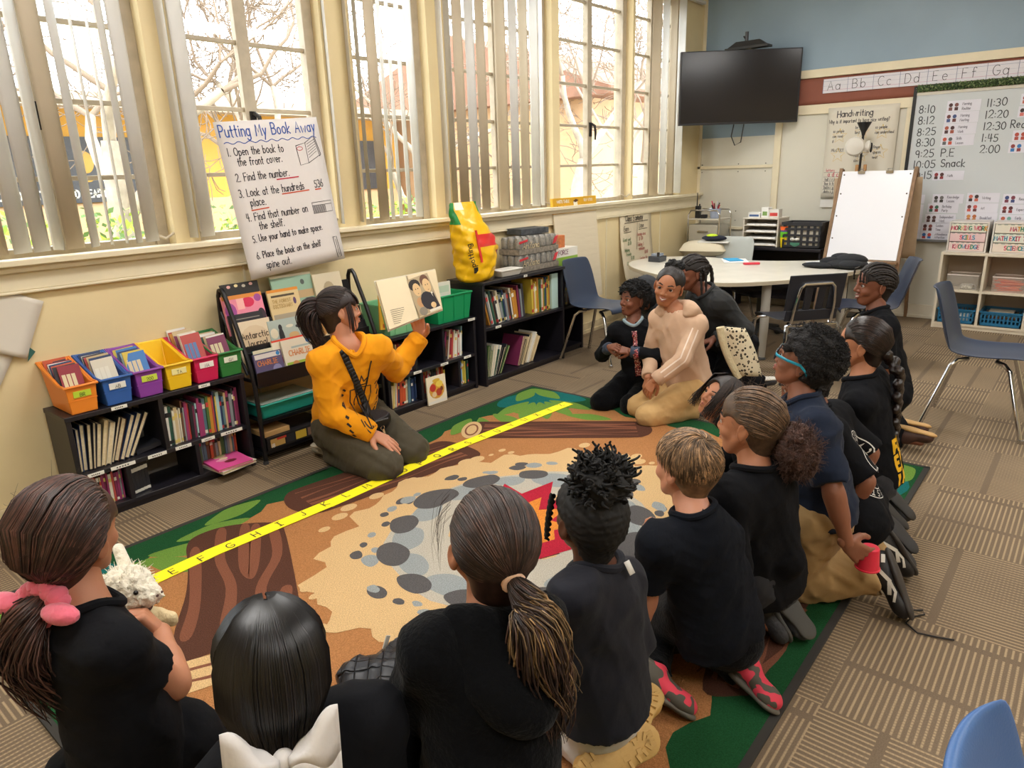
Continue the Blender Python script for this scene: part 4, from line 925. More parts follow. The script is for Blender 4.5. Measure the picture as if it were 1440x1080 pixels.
t=thing('activity_box','green and white box standing on the narrow bookcase beside the cans','box',(4.68,3.40,SD[3]+.001))
mb=MB().bx(0,.3,0,.2,0,.16,0).bx(-.0005,.3,-.001,0,0,.09,1);write(mb,'FORCE',.03,.11,.035,.006,(0,-.0002,0),(1,0,0),(0,0,1),.0012,2)
mb.build('carton',[cmat('#e6e3da',.5),cmat('#8db33f',.5),cmat('#7a2b55',.5)],t,smooth=0)
tag(MB().bx(0,.17,0,.13,0,.1).build('orange_box',mat('orange_printed_box','#c8743f',.5,var=.3,vscale=30),loc=(4.685,3.44,SD[3]+.162),bevel=.002),'small orange box stacked on the green and white box','box')

# ================================================================ EASEL PAD, PAPER CHARTS
t=thing('easel_pad','large flip chart pad with yellow header leaning against the window wall','paper pad',(4.97,3.56,.36))
def tilt_pt(x,z,off=0):return (x,.085*z/.9-off,z)
mb=MB();mb.hexa([(0,0,0),(.66,0,0),(.66,.012,0),(0,.012,0),(0,.085,.86),(.66,.085,.86),(.66,.097,.86),(0,.097,.86)]);mb.build('paper_block',mat('pad_paper','#dacdb3',.8,bump=.3,bscale=4,stretch=(1,1,8)),t)
mb=MB();mb.hexa([(-.005,.072,.775),(.665,.072,.775),(.665,.1,.775),(-.005,.1,.775),(-.005,.083,.905),(.665,.083,.905),(.665,.11,.905),(-.005,.11,.905)],0)
sl=np.array([0,.085,.86]);sl/=np.linalg.norm(sl)
for a,b,c,d,mi in ((.04,.60,.24,.08,1),):pass
write(mb,'WHITE TABLE',.05,.07,.022,.005,(0,.0735,.795),(1,0,0),sl,.003,1);write(mb,'SELF STICK',.46,.07,.02,.004,(0,.0735,.795),(1,0,0),sl,.003,1);write(mb,'Pads of note paper',.05,.022,.022,.005,(0,.0735,.795),(1,0,0),sl,.003,2)
mb.add([(.30,.0735,.83),(.36,.0735,.83),(.36,.08,.87),(.30,.08,.87)],[(0,1,2,3)],1);mb.add([(.29,.076,.872),(.33,.074,.862),(.38,.077,.878),(.335,.079,.89)],[(0,1,2,3)],2)
mb.build('header',[mat('pad_header_yellow','#d6a21c',.4),cmat('#efe9d8',.5),cmat('#5a3422',.5)],t,smooth=0)
def sheet(name,label,cat,o,ax,ay,w,h,col,curl=0.,lines=None,group=None,thick=.0012,wav=0.):
    """paper sheet hanging in the plane (ax, ay); o = lower left; returns (thing, o) and keeps plane axes."""
    t=thing(name,label,cat,o,0,group);ax=np.array(ax,float);ay=np.array(ay,float);az=np.cross(ax,ay)
    mb=MB();G=[]
    for i in range(9):
        row=[]
        for j in range(13):
            u,v=i/8,j/12
            row.append(ax*u*w+ay*v*h+az*(curl*(1-v)**2+wav*math.sin(u*5+v*7)*(1-v)))
        G.append(row)
    mb.grid(G);mb.build('paper',mat('paper_'+col.lstrip('#'),col,.75,bump=.15,bscale=12),t,smooth=180,solid=thick)
    return t,ax,ay
# chart hanging in the window
ax=np.array([1.,0,.012]);ax/=np.linalg.norm(ax)
P0,P1=np.array([2.055,3.545,.975]),np.array([1.995,3.605,1.785])
ay=(P1-P0);H_=np.linalg.norm(ay);ay=ay/H_;ax=ax-ay*np.dot(ax,ay);ax/=np.linalg.norm(ax);W_=.64
t,ax,ay=sheet('paper_chart','large white handwritten paper chart about putting books away hanging in the window','poster',P0,ax,ay,W_,H_,'#dcd6d4',0,wav=0.)
az=np.cross(ax,ay)
mb=MB();o=(0,0,0)
def wr(s,x,y,h,mi=1,w=None,sx=.8,jit=.04,gap=.17):return write(mb,s,x*W_,y*H_,h,w or h*.11,o,ax,ay,.0022,mi,gap,jit,0,sx)
wr('Putting My Book Away',.03,.905,.058,0,.0065,.74)
P=[(.05+.9*q/60,.868+.007*math.sin(q*.9)) for q in range(61)];ribbon(mb,[(p[0]*W_,p[1]*H_) for p in P],.004,az,.0022,0,np.zeros(3),ax,ay)
for s,x,y in (('1. Open the book to',.06,.79),('the front cover.',.13,.725),('2. Find the number.',.08,.63),('3. Look at the hundreds',.075,.53),('536',.83,.53),('place.',.16,.465),('4. Find that number on',.09,.375),('the shelf.',.19,.31),('5. Use your hand to make space.',.1,.235),('6. Place the book on the shelf',.1,.125),('spine out.',.17,.05)):
    wr(s,x,y,.040 if len(s)<24 else .036,1,.0048,.72 if len(s)<24 else .62,gap=.15)
for (xa,ya,xb,yb,mi) in ((.46,.615,.68,.617,2),(.48,.517,.76,.52,3),(.83,.517,.89,.518,3),(.155,.44,.32,.443,3)):line2(mb,(xa*W_,ya*H_),(xb*W_,yb*H_),.006,o,ax,ay,.0022,mi)
mb.build('handwriting',[cmat('#2f55a8',.6),cmat('#2c2a33',.6),cmat('#c4203c',.6),cmat('#d0522f',.6)],t,smooth=0);mb=MB()
for pl in ([(.72,.82),(.73,.69),(.82,.70),(.82,.835),(.72,.82)],[(.82,.835),(.92,.875),(.95,.745),(.82,.70)],[(.93,.875),(.965,.75),(.95,.74)]):ribbon(mb,[(p[0]*W_,p[1]*H_) for p in pl],.004,az,.0022,1,np.zeros(3),ax,ay)
for q in range(6):line2(mb,(.835*W_,(.735+q*.018)*H_),(.925*W_,(.775+q*.016)*H_),.0025,o,ax,ay,.0022,1)
ribbon(mb,[((.755+.03*math.cos(q/2))*W_,(.80+.012*math.sin(q/2))*H_) for q in range(14)],.003,az,.0022,2,np.zeros(3),ax,ay)
for pl in ([(.76,.43),(.97,.43),(.97,.355),(.76,.355),(.76,.43)],[(.76,.408),(.97,.408)]):ribbon(mb,[(p[0]*W_,p[1]*H_) for p in pl],.003,az,.0022,1,np.zeros(3),ax,ay)
for q in range(11):line2(mb,((.77+q*.0125)*W_,.36*H_),((.77+q*.0125)*W_,.402*H_),.004,o,ax,ay,.0022,1)
ribbon(mb,[(p[0]*W_,p[1]*H_) for p in [(.91,.17),(.95,.172),(.965,.025),(.925,.02),(.91,.17)]],.004,az,.0022,1,np.zeros(3),ax,ay);line2(mb,(.935*W_,.15*H_),(.945*W_,.04*H_),.003,o,ax,ay,.0022,1)
mb.build('drawing',[cmat('#2f55a8',.6),cmat('#2c2a33',.6),cmat('#c4203c',.6),cmat('#d0522f',.6)],t,smooth=0)
# class economy chart with a curled lower edge
W_,H_=.62,.68
t,ax,ay=sheet('paper_chart','curling Class Economy paper chart taped to the wall below the far window','poster',(6.08,3.655,.40),(1,0,.0),(0,0,1),W_,H_,'#d8cbb0',.09)
mb=MB();o=np.zeros(3)
def wr2(s,x,y,h,mi,sx=.8):
    v=y;off=.003+.09*(1-v)**2+.004
    write(mb,s,x*W_,y*H_,h,h*.13,o,ax,ay,off,mi,.18,.05,0,sx)
wr2('Class Economy',.16,.87,.058,0,.62)
line2(mb,(.13*W_,.845*H_),(.88*W_,.85*H_),.006,o,ax,ay,.008,0);line2(mb,(.46*W_,.84*H_),(.47*W_,.45*H_),.006,o,ax,ay,.012+.02,0)
wr2('Earn',.1,.735,.045,0);wr2('Lose',.58,.755,.045,0);line2(mb,(.1*W_,.71*H_),(.32*W_,.715*H_),.005,o,ax,ay,.013,0);line2(mb,(.57*W_,.73*H_),(.85*W_,.735*H_),.005,o,ax,ay,.012,0)
for s,x,y,mi in (('Great work',.06,.59,1),('$1.00',.2,.53,1),('Helping',.08,.44,1),('friends',.12,.38,1),('$1.00',.24,.32,1),('Clean up',.1,.25,1),('$1.00',.22,.19,1),('Messing area',.5,.64,2),('$ 1.00',.56,.575,2),('Talking 5',.5,.49,2),('reminders',.52,.43,2),('$1.00',.7,.37,2),('Leaving the',.52,.29,2),('area messy',.54,.22,2)):wr2(s,x,y,.033,mi,.6)
mb.build('handwriting',[cmat('#3a3430',.6),cmat('#4d7a4a',.6),cmat('#b5544e',.6)],t,smooth=0)
# sheets pinned on the wall at the far left
for k,(c,w,h,a,col,off,lab) in enumerate([((.87,.957),.35,.27,-.46,'#d9d2c6',.012,'white paper sheet in a clear sleeve pinned crookedly on the wall at far left'),((.78,.83),.3,.22,-.58,'#dcd6ca',.004,'second white sheet hanging below the sleeved sheet at far left')]):
    ca,sa=math.cos(a),math.sin(a)
    axx,ayy=(ca,0,sa),(-sa,0,ca)
    o=np.array([c[0],YW-.004-off,c[1]])-np.array(axx)*w*.5-np.array(ayy)*h*.5
    t,_,_=sheet('paper_sheet',lab,'paper',o,axx,ayy,w,h,col,.01)
    if k==0:MB().add([np.array(axx)*w-np.array([0,.004,0])+np.array(ayy)*h*.2,np.array(axx)*(w+.03)-np.array([0,-.004,0])+np.array(ayy)*h*.15,np.array(axx)*(w+.012)-np.array([0,-.004,0])-np.array(ayy)*h*.05],[(0,1,2)]).build('green_backing',cmat('#3d6f66',.7),t,smooth=0)
# ================================================================ CHAIRS
chrome=mat('chrome_tube','#c9c9cc',.15,1.)
def shell_chair(label,loc,rz,col,sw=.44,legs='splay',name='school_chair',s=1.,group=None):
    """one-piece plastic shell chair facing +x."""
    t=thing(name,label,'chair',loc,rz,group)
    m=mat('shell_'+col.lstrip('#'),col,.42,bump=.06,bscale=220,spec=.45)
    prof=[(.215,.405),(.225,.425),(.20,.442),(.12,.44),(.02,.43),(-.09,.43),(-.16,.445),(-.20,.49),(-.222,.56),(-.245,.65),(-.27,.73),(-.288,.785),(-.298,.80),(-.31,.795)]
    wid=[.19,.20,.205,.21,.215,.215,.21,.205,.205,.205,.20,.185,.165,.15]
    P=np.array(prof);G=[]
    T=np.gradient(P,axis=0);T/=np.linalg.norm(T,axis=1,keepdims=True)
    for i,(x,z) in enumerate(prof):
        nx,nz=T[i][1]*1,-T[i][0]*1  # normal pointing to the sitter side
        if i<7:nx,nz=0,1
        else:nx,nz=.95,.25
        row=[]
        for q in np.linspace(-1,1,13):
            e=abs(q)**3.2*.022;back=i>=7
            row.append((x+nx*e*(1 if back else 0)+(0 if not back else abs(q)**2*.018),q*wid[i]*sw/.44,z+nz*e*(1.0 if not back else .2)*(.9 if i>0 else .3)))
        G.append(row)
    mb=MB();mb.grid(G);mb.build('seat_shell',m,t,smooth=180,solid=.007,subd=1)
    if legs=='splay':
        for sy in (-1,1):
            for sx in (1,-1):
                x0=.10 if sx>0 else -.12
                MB().tube([(x0-.04*sx,sy*.10,.405),(x0,sy*.135,.40),(x0+sx*.03,sy*.155,.37),(x0+sx*.13,sy*.215,.02),(x0+sx*.134,sy*.218,.012)],.0125,10).build('leg',chrome,t)
                MB().lathe([(.016,0),(.018,.005),(.016,.02),(.012,.022)],10,(x0+sx*.136,sy*.219,0)).build('foot_glide',chrome,t)
        MB().tube([(.06,-.10,.405),(.06,.10,.405)],.01,8).tube([(-.08,-.10,.405),(-.08,.10,.405)],.01,8).build('seat_support',chrome,t)
    return t
NAVY='#303b50'
shell_chair('navy blue plastic chair on the open carpet in front of the white cubby shelf',(4.70,.40,0),-PI/2,NAVY,.46)
shell_chair('navy blue plastic chair by the window wall in front of the narrow bookcase',(4.80,3.05,0),-PI/2,NAVY,.44)
shell_chair('light grey plastic chair facing across the kidney table',(6.74,2.84,0),PI,'#aeb1ac',.42)
shell_chair('blue chair in the near right corner, only the top of its back in view',(.87,-.262,0),-PI/2+.05,'#44699f',.42)
shell_chair('dark blue chair beside the easel behind the grinning person',(5.78,1.28,0),PI*.62,'#252d40',.42)
# black chair seen from behind: slotted back, tube loop on the back, sled legs
t=thing('slot_back_chair','black chair with slotted back and chrome back loop pushed up to the table','chair',(5.16,1.62,0),.85)
bk=mat('black_shell','#23252e',.45,bump=.05,bscale=200)
mb=MB();
mb.grid([[(x,q*.2,z+abs(q)**3*.012) for q in np.linspace(-1,1,9)] for x,z in ((.24,.40),(.235,.43),(.15,.437),(0,.425),(-.12,.43),(-.17,.445))]);mb.build('seat',bk,t,smooth=180,solid=.008,subd=1)
mb=MB();o=np.array([-.185,0,.47]);up=np.array([-.2,0,1.]);up/=np.linalg.norm(up)
def bslab(y0,y1,z0,z1):
    a=[o+np.array([0,y,0])+up*z for y,z in ((y0,z0),(y1,z0),(y1,z1),(y0,z1))];f=np.array([.012,0,0])
    mb.hexa([a[0],a[1],a[1]+f,a[0]+f,a[3],a[2],a[2]+f,a[3]+f])
bslab(-.21,.21,.21,.305);bslab(-.195,.195,-.03,.05)
for ya,yb in ((-.21,-.105),(-.075,-.02),(.02,.075),(.105,.21)):bslab(ya,yb,.05,.22)
mb.build('backrest',bk,t,bevel=.006)
mb=MB();L=[o+np.array([-.012,y,0])+up*z for y,z in ((-.15,-.06),(-.145,.1),(-.125,.215),(-.10,.24),(.10,.24),(.125,.215),(.145,.1),(.15,-.06))];mb.tube(L,.0105,8);mb.build('back_loop',chrome,t)
for sy in (-1,1):
    MB().tube([(-.16,sy*.15,.42),(-.20,sy*.19,.41),(-.225,sy*.205,.38),(-.24,sy*.215,.02)],.0125,8).build('leg',chrome,t)
    MB().tube([(.14,sy*.15,.42),(.18,sy*.19,.41),(.21,sy*.205,.38),(.235,sy*.215,.02)],.0125,8).build('leg',chrome,t)
    for x in (-.24,.235):MB().lathe([(.016,0),(.018,.006),(.013,.022)],10,(x,sy*.215,0)).build('foot_glide',cmat('#3a3a3c',.5),t)
MB().tube([(-.20,-.19,.41),(-.20,.19,.41)],.011,8).build('cross_tube',chrome,t)

# ================================================================ KIDNEY TABLE
t=thing('kidney_table','large pale kidney-shaped classroom table at the back','table',(6.0,2.3,0))
outer=[(5.95,3.44),(5.62,3.25),(5.35,2.90),(5.16,2.5),(5.12,2.2),(5.3,1.95),(5.7,1.68),(6.24,1.49),(6.6,1.42),(6.80,1.52),(6.82,1.75),(6.72,1.98),(6.58,2.2),(6.48,2.5),(6.52,2.85),(6.52,3.15),(6.3,3.4)]
P=smooth_closed([(x-6.0,y-2.3) for x,y in outer],4)
MB().prism([tuple(p) for p in P],.613,.641).build('tabletop',mat('table_laminate','#ded8cb',.25,var=.05,vscale=6),t,smooth=0)
c_=P.mean(0);MB().prism([tuple(p+(p-c_)/np.linalg.norm(p-c_)*.004) for p in P],.611,.638).build('edge_band',mat('table_edge','#c3b79f',.5),t,smooth=40)
for x,y in ((-.55,.55),(-.55,-.35),(.55,-.62),(.25,.85)):
    MB().tube([(x,y,.61),(x,y,.25),(x,y,.02)],[.036,.034,.024],12).build('leg',mat('table_leg','#b7b2a8',.5),t)
    MB().lathe([(.03,0),(.032,.01),(.024,.02)],10,(x,y,0)).build('foot_glide',cmat('#555',.5),t)
TZ=.6425
def paper(label,x,y,w,h,rz,col,name='paper_sheet',z=0,th=.0012,cat='paper'):
    o=MB().bx(-w/2,w/2,-h/2,h/2,0,th).build(name,mat('paper_'+col.lstrip('#'),col,.75),smooth=0,loc=(x,y,TZ+z));o.rotation_euler=(0,0,rz);return tag(o,label,cat)
paper('white paper under the blue folded card on the kidney table',6.39,2.60,.30,.22,.5,'#e8e7e6')
paper('bright blue folded card on the kidney table',6.42,2.63,.20,.13,.7,'#3a9fd0',z=.002,th=.006,cat='card')
o=MB().bx(-.07,.07,-.02,.02,0,.018).build('marker_box',cmat('#d8364a',.4),loc=(6.20,2.37,TZ),bevel=.004);o.rotation_euler=(0,0,-.9);tag(o,'red and white marker lying beside the blue card on the table','marker')
for k,(x,y,rz,z) in enumerate([(6.58,1.80,.3,.0),(6.62,1.74,-.2,.002),(6.50,1.84,.7,.004),(6.56,1.72,.1,.006)]):
    paper('%s worksheet of the loose pile near the easel end of the table' %('lowest','second','third','topmost')[k],x,y,.30,.22,rz,'#e4e3ea',z=z)
o=MB().bx(-.09,.09,-.005,.005,0,.01).build('pencil',cmat('#a5794a',.5),loc=(6.42,1.74,TZ+.008));o.rotation_euler=(0,0,-1.2);tag(o,'brown pencil lying at the edge of the worksheets','pencil')
t=thing('desk_organizer','small dark box with a clear top at the window end of the table','box',(6.05,3.22,TZ))
MB().bx(-.07,.07,-.06,.06,0,.05).build('tray',cmat('#3c3e44',.4),t,bevel=.004);MB().bx(-.05,.05,-.04,.04,.0505,.075).build('cover',mat('clear_blue','#aab6c6',.15,alpha=.7),t,bevel=.004);MB().bx(-.065,-.05,-.05,-.03,.0505,.09).build('stapler_post',cmat('#222',.5),t)

# ================================================================ BACK DESK AND WHAT STANDS ON IT
t=thing('black_desk','low black desk along the back wall behind the kidney table','desk',(7.15,2.07,0))
MB().bx(0,.55,0,.98,.66,.69).build('top_panel',blackw,t,bevel=.003);MB().bx(.02,.53,0,.02,0,.66).build('side_panel',blackw,t);MB().bx(.02,.53,.96,.98,0,.66).build('side_panel',blackw,t);MB().bx(.45,.47,.02,.96,.1,.66).build('modesty_panel',blackw,t)
DZ=.691
t=thing('letter_tray','pale stacked paper tray unit on the back desk','paper tray',(7.18,2.50,DZ))
pm=mat('tray_plastic','#d2cabb',.4)
MB().bx(0,.3,0,.012,0,.27).build('side_panel',pm,t);MB().bx(0,.3,.348,.36,0,.27).build('side_panel',pm,t);MB().bx(.29,.30,.012,.348,0,.27).build('back_panel',pm,t);MB().bx(-.005,.3,-.004,.364,.27,.284).build('top_panel',pm,t,bevel=.003)
for k in range(4):
    MB().bx(.0,.29,.012,.348,.01+k*.065,.016+k*.065).build('shelf',pm,t)
    MB().bx(.02,.27,.03,.33,.0165+k*.065,.03+k*.065).build('paper_pile',mat('paper_e8e7e6','#e8e7e6',.75),t,smooth=0)
for k,(y,w,h,c,lab) in enumerate([(2.70,.12,.05,'#dfdcd6','white tape box on top of the paper tray unit'),(2.62,.07,.1,'#e7e5e0','tall white card box on top of the paper tray unit'),(2.52,.1,.08,'#d9d4cc','white box with red frame on top of the paper tray unit')]):
    mb=MB().bx(0,.1,0,w,0,h,0);mb.bx(-.001,0,.012,w-.012,h*.2,h*.6,1)
    tag(mb.build('small_box',[cmat(c,.5),cmat(('#3d5a8a','#7a9a55','#c8403a')[k],.5)],loc=(7.2+.01*k,y,DZ+.285),smooth=0),lab,'box')
tag(MB().bx(0,.05,0,.045,0,.09).build('small_box',cmat('#e2a42e',.5),loc=(7.34,2.455,DZ),bevel=.003),'small orange yellow box beside the paper tray unit','box')
t=thing('stacked_cups','stack of yellow, green, purple and orange plastic cups on the back desk','cups',(7.2,2.44,DZ))
for k,(c,z0,z1,r0,r1) in enumerate([('#f0cf1e',0,.1,.030,.042),('#6cc72f',.085,.155,.036,.043),('#5a3f9a',.145,.17,.040,.044),('#f26a2a',.165,.205,.040,.045)]):
    MB().lathe([(r0,z0),(r1,z1)],18).build('cup',mat('cup_'+c[1:],c,.3),t)
t=thing('tissue_bowl','green bowl of crumpled white cloths on the back desk','bowl',(7.22,2.32,DZ))
MB().lathe([(.05,0),(.07,.03),(.075,.055),(.07,.055),(.06,.02)],18).build('bowl',mat('green_bowl','#5e9a82',.4),t)
mb=MB();
for k in range(9):mb.ball((random.uniform(-.04,.04),random.uniform(-.04,.04),.055+random.uniform(0,.04)),(.035,.03,.02),0,8,6)
mb.build('cloth',mat('white_cloth','#d8d4cc',.9,bump=.4,bscale=30),t)
t=thing('plastic_crate','black plastic crate with round holes standing on the back desk','crate',(7.16,2.085,DZ),0)
mb=MB();cw_,cd,chh=.36,.26,.25;ck=cmat('#26262b',.45)
for k in range(2):  # long walls (facing the camera and the wall) with rows of holes left open
    x=k*(cd-.01)
    for r in range(5):mb.bx(x,x+.01,0,cw_,(.0,.055,.115,.175,.215)[r],(.03,.075,.135,.195,.25)[r])
    for c in range(7):mb.bx(x+.001,x+.009,c*cw_/6-.012 if 0<c<6 else (0 if c==0 else cw_-.02),c*cw_/6+.012 if 0<c<6 else (.02 if c==0 else cw_),0,chh)
for k in range(2):mb.bx(0,cd,k*(cw_-.01),k*(cw_-.01)+.01,0,chh)
mb.bx(0,cd,0,cw_,0,.008);mb.bx(-.012,cd+.012,-.012,.0,chh-.03,chh).bx(-.012,cd+.012,cw_,cw_+.012,chh-.03,chh).bx(-.012,0,0,cw_,chh-.03,chh).bx(cd,cd+.012,0,cw_,chh-.03,chh)
mb.build('crate_wall',ck,t,smooth=0)
mb=MB()
for k in range(6):mb.bx(.02+k*.035,.03+k*.035,.03,cw_-.03,.01,.225,k % 2)
mb.build('hanging_folder',[cmat('#d9d2c2',.7),cmat('#b8a98c',.7)],t,smooth=0)
# drawer cart with chrome frame in the corner, things on top
t=thing('drawer_cart','chrome framed rolling drawer cart in the far corner','cart',(7.33,3.18,0))
for x in (0,.3):
    for y in (0,.36):MB().tube([(x,y,.04),(x,y,.98),(x,y+(.03 if y==0 else -.03),1.03),(x,.18,1.035)],.009,8).build('frame_tube',chrome,t)
MB().bx(0,.3,0,.36,.93,.945).build('top_shelf',mat('tray_plastic','#d2cabb',.4),t,bevel=.003)
for k in range(4):
    d=MB().bx(-.006,.29,.015,.345,.70-k*.2,.88-k*.2).build('drawer',mat('smoky_drawer','#b9b4a6',.3,alpha=.9),t,bevel=.006)
    MB().bx(-.016,-.0065,.12,.24,.80-k*.2,.82-k*.2).build('handle',chrome,d)
for x in (0,.3):
    for y in (0,.36):MB().lathe([(.02,0),(.024,.015),(.02,.04)],10,(x,y,0)).build('caster',cmat('#2a2a2a',.5),t)
t=thing('two_way_radio','black two-way radio standing on the drawer cart','radio',(7.40,3.46,.946));MB().bx(-.018,.018,-.028,.028,0,.13).build('body',cmat('#1d1d20',.5),t,bevel=.004);MB().tube([(0,.015,.131),(0,.015,.27)],[.007,.004],8).build('antenna',cmat('#17171a',.5),t);MB().lathe([(.008,.131),(.008,.15)],10,(0,-.015,0)).build('knob',cmat('#17171a',.5),t)
t=thing('radio_charger','black charging dock beside the radio on the drawer cart','charger',(7.40,3.39,.946));MB().bx(-.03,.03,-.03,.03,0,.04).build('dock',cmat('#222226',.5),t,bevel=.006)
t=thing('pencil_pot','pale blue pot full of scissors and markers on the drawer cart','pot',(7.44,3.28,.946));MB().lathe([(.05,0),(.062,.10),(.058,.10),(.048,.01)],20).build('pot',mat('pale_blue_plastic','#aab4cc',.4),t)
for k in range(8):
    a=k*.8;c=['#b52038','#d9d3cc','#c4405a','#2a2a2e','#8d2433','#d0d0d8','#c02840','#333'][k];e=np.array([.045*math.cos(a),.045*math.sin(a),.14+.02*(k % 3)])
    MB().tube([e*.3+np.array([0,0,.02]),e],.007,6).build('marker',cmat(c,.4),t)
t=thing('cushion','cream square cushion on a stool by the far corner','cushion',(7.02,3.2,.60),.3)
G=[]
for i in range(13):
    row=[]
    for j in range(13):
        u,v=i/6-1,j/6-1;f=max(0,(1-u**4)*(1-v**4));row.append((u*.22*(1-.06*v*v),v*.24*(1-.06*u*u),.085*f**.5))
    G.append(row)
mb=MB().grid(G);G2=[[(p[0],p[1],-p[2]*.7) for p in r] for r in G];b0=len(mb.f);mb.grid(G2[::-1]);mb.xform(o=(0,0,.06));mb.build('cushion_cover',mat('cream_fabric','#d5c9b0',.9,bump=.3,bscale=18),t,smooth=180)
t=thing('round_stool','white round stool under the cream cushion','stool',(7.02,3.2,0));MB().lathe([(.19,.56),(.2,.57),(.2,.595),(.18,.6)],24).build('seat',cmat('#d9d6ce',.5),t)
for k in range(4):a=k*PI/2+.4;MB().tube([(.12*math.cos(a),.12*math.sin(a),.56),(.19*math.cos(a),.19*math.sin(a),.0)],.012,8).build('leg',chrome,t)
t=thing('folded_jacket','folded black jacket with a lime stripe on a white folder on the cushion','jacket',(7.0,3.08,.75),.2)
mb=MB();mb.ball((0,0,.03),(.09,.13,.03),0,18,10);mb.ball((-.02,.02,.055),(.05,.06,.018),1,12,8);mb.build('cloth',[mat('black_cloth_soft','#1d2030',.9,bump=.4,bscale=25),cmat('#c5e02a',.7)],t);MB().bx(-.1,.1,-.16,.15,-.012,.0).build('folder',cmat('#e2dfd8',.6),t)
# office chair behind the table
t=thing('swivel_stool','black swivel stool on casters half hidden under the kidney table','chair',(6.15,2.25,0),.9)
MB().bx(-.2,.2,-.2,.2,.40,.46).build('seat',mat('black_cloth_soft','#1d2030',.9),t,bevel=.03);MB().tube([(0,0,.40),(0,0,.12)],.03,12).build('post',cmat('#222',.4),t)
for k in range(5):
    a=2*PI*k/5;lg=MB().tube([(0,0,.13),(.26*math.cos(a),.26*math.sin(a),.075)],[.022,.014],8).build('base_leg',cmat('#2b2b2e',.4),t);MB().lathe([(.005,-.02),(.028,-.02),(.03,0),(.028,.02),(.005,.02)],14,(.26*math.cos(a),.26*math.sin(a),.03),R=rotm('X',PI/2)).build('caster',cmat('#1c1c1f',.4),lg)
# power strip and cable under the table
t=thing('power_strip','white power strip with cable on the carpet under the table','power strip',(6.25,2.55,0),.9);MB().bx(-.14,.14,-.03,.03,0,.035).build('housing',cmat('#dcd8cf',.5),t,bevel=.006);MB().tube([(.14,0,.02),(.25,.05,.008),(.32,.2,.008),(.2,.35,.008),(.05,.3,.06),(.1,.5,.008),(.3,.6,.008)],.006,6).build('cable',cmat('#e2ded2',.5),t)

# ================================================================ EASEL, FLOOR LAMP
t=thing('art_easel','wooden art easel with blank white board and two clips','easel',(7.17,1.405,0))
wd=mat('easel_wood','#8a6a4c',.6,var=.25,vscale=12,stretch=(6,6,1))
e_=lambda y,z,off=0:np.array([.26*(z-.62)/.78-.04+off,y,z])
mb=MB();mb.hexa([e_(0,.62),e_(0.60,.62),e_(0.60,.62,.012),e_(0,.62,.012),e_(.0,1.40),e_(0.60,1.40),e_(0.60,1.40,.012),e_(0,1.40,.012)]);mb.build('board',mat('dry_erase_white','#e9e9ef',.25),t,bevel=.001)
for y in (-.03,.605):
    mb=MB();a=[e_(y,z,o) for z in (.0,1.43) for o in (.002,.032)];w2=np.array([0,.028,0])
    mb.hexa([a[0],a[0]+w2,a[1]+w2,a[1],a[2],a[2]+w2,a[3]+w2,a[3]]);mb.build('leg',wd,t)
    mb=MB();q=np.array([.60,y,0]);r=e_(y,1.42,.045);mb.hexa([q,q+w2,q+w2+[.03,0,0],q+[.03,0,0],r,r+w2,r+w2+[.03,0,0],r+[.03,0,0]]);mb.build('leg',wd,t)
for y in (.19,.43):
    mb=MB();c=e_(y,1.385,-.004);mb.bx(c[0]-.012,c[0]+.02,y-.03,y+.03,1.378,1.402);mb.tube([(c[0]-.005,y-.015,1.402),(c[0]-.012,y-.02,1.418),(c[0]-.012,y+.02,1.418),(c[0]-.005,y+.015,1.402)],.003,6);mb.build('clip',chrome,t)
mb=MB()
for y,z in ((.02,1.37),(.58,1.37),(.02,1.0),(.58,1.0),(.02,1.2),(.58,1.2),(.58,.8)):c=e_(y,z,-.003);mb.ball(c,.007,0,8,6)
mb.build('board_peg',cmat('#4a3c30',.5),t)
MB().bx(-.11,-.03,-.02,.62,.595,.615).build('ledge',wd,t);
for y in (.40,.47):MB().bx(.22,.25,y,y+.025,1.40,1.46).build('top_peg',cmat('#a97c4c',.6),t,bevel=.003)
mb=MB();G=[[(.40-.16*(z-.5)/.9+.02*math.sin(z*7+q*3),-.075+q*.75,z) for z in np.linspace(.60,1.34,12)] for q in np.linspace(0,1,7)];mb.grid(G);mb.build('paper_roll_sheet',mat('kraft_sheet','#b49c80',.8,var=.1,bump=.4,bscale=6),t,smooth=180,solid=.002)
t=thing('floor_lamp','black floor lamp with cone shade and round white shades before the handwriting chart','lamp',(7.55,1.90,0))
bkm=cmat('#1b1a1c',.4)
MB().lathe([(.12,0),(.12,.012),(.02,.025)],24).build('base',bkm,t);MB().tube([(0,0,.02),(0,0,1.74)],.011,8).build('pole',bkm,t);MB().lathe([(.012,1.72),(.02,1.75),(.065,1.84),(.06,1.84),(.015,1.755)],20).build('cone_shade',bkm,t)
MB().lathe([(.02,-.03),(.085,.0),(.088,.01),(.075,.03),(.03,.04)],24,(-.05,.05,1.625),R=rotm('Y',-PI/2)@rotm('X',.25)).build('lamp_shade',mat('white_shade','#d9d4ca',.5),t)
MB().lathe([(.02,-.03),(.055,0),(.055,.02),(.03,.03)],20,(-.01,-.05,1.62),R=rotm('X',PI/2)@rotm('Y',.2)).build('lamp_shade',mat('white_shade','#d9d4ca',.5),t);MB().ball((-.01,-.085,1.61),(.025,.012,.045)).build('shade_knob',bkm,t)
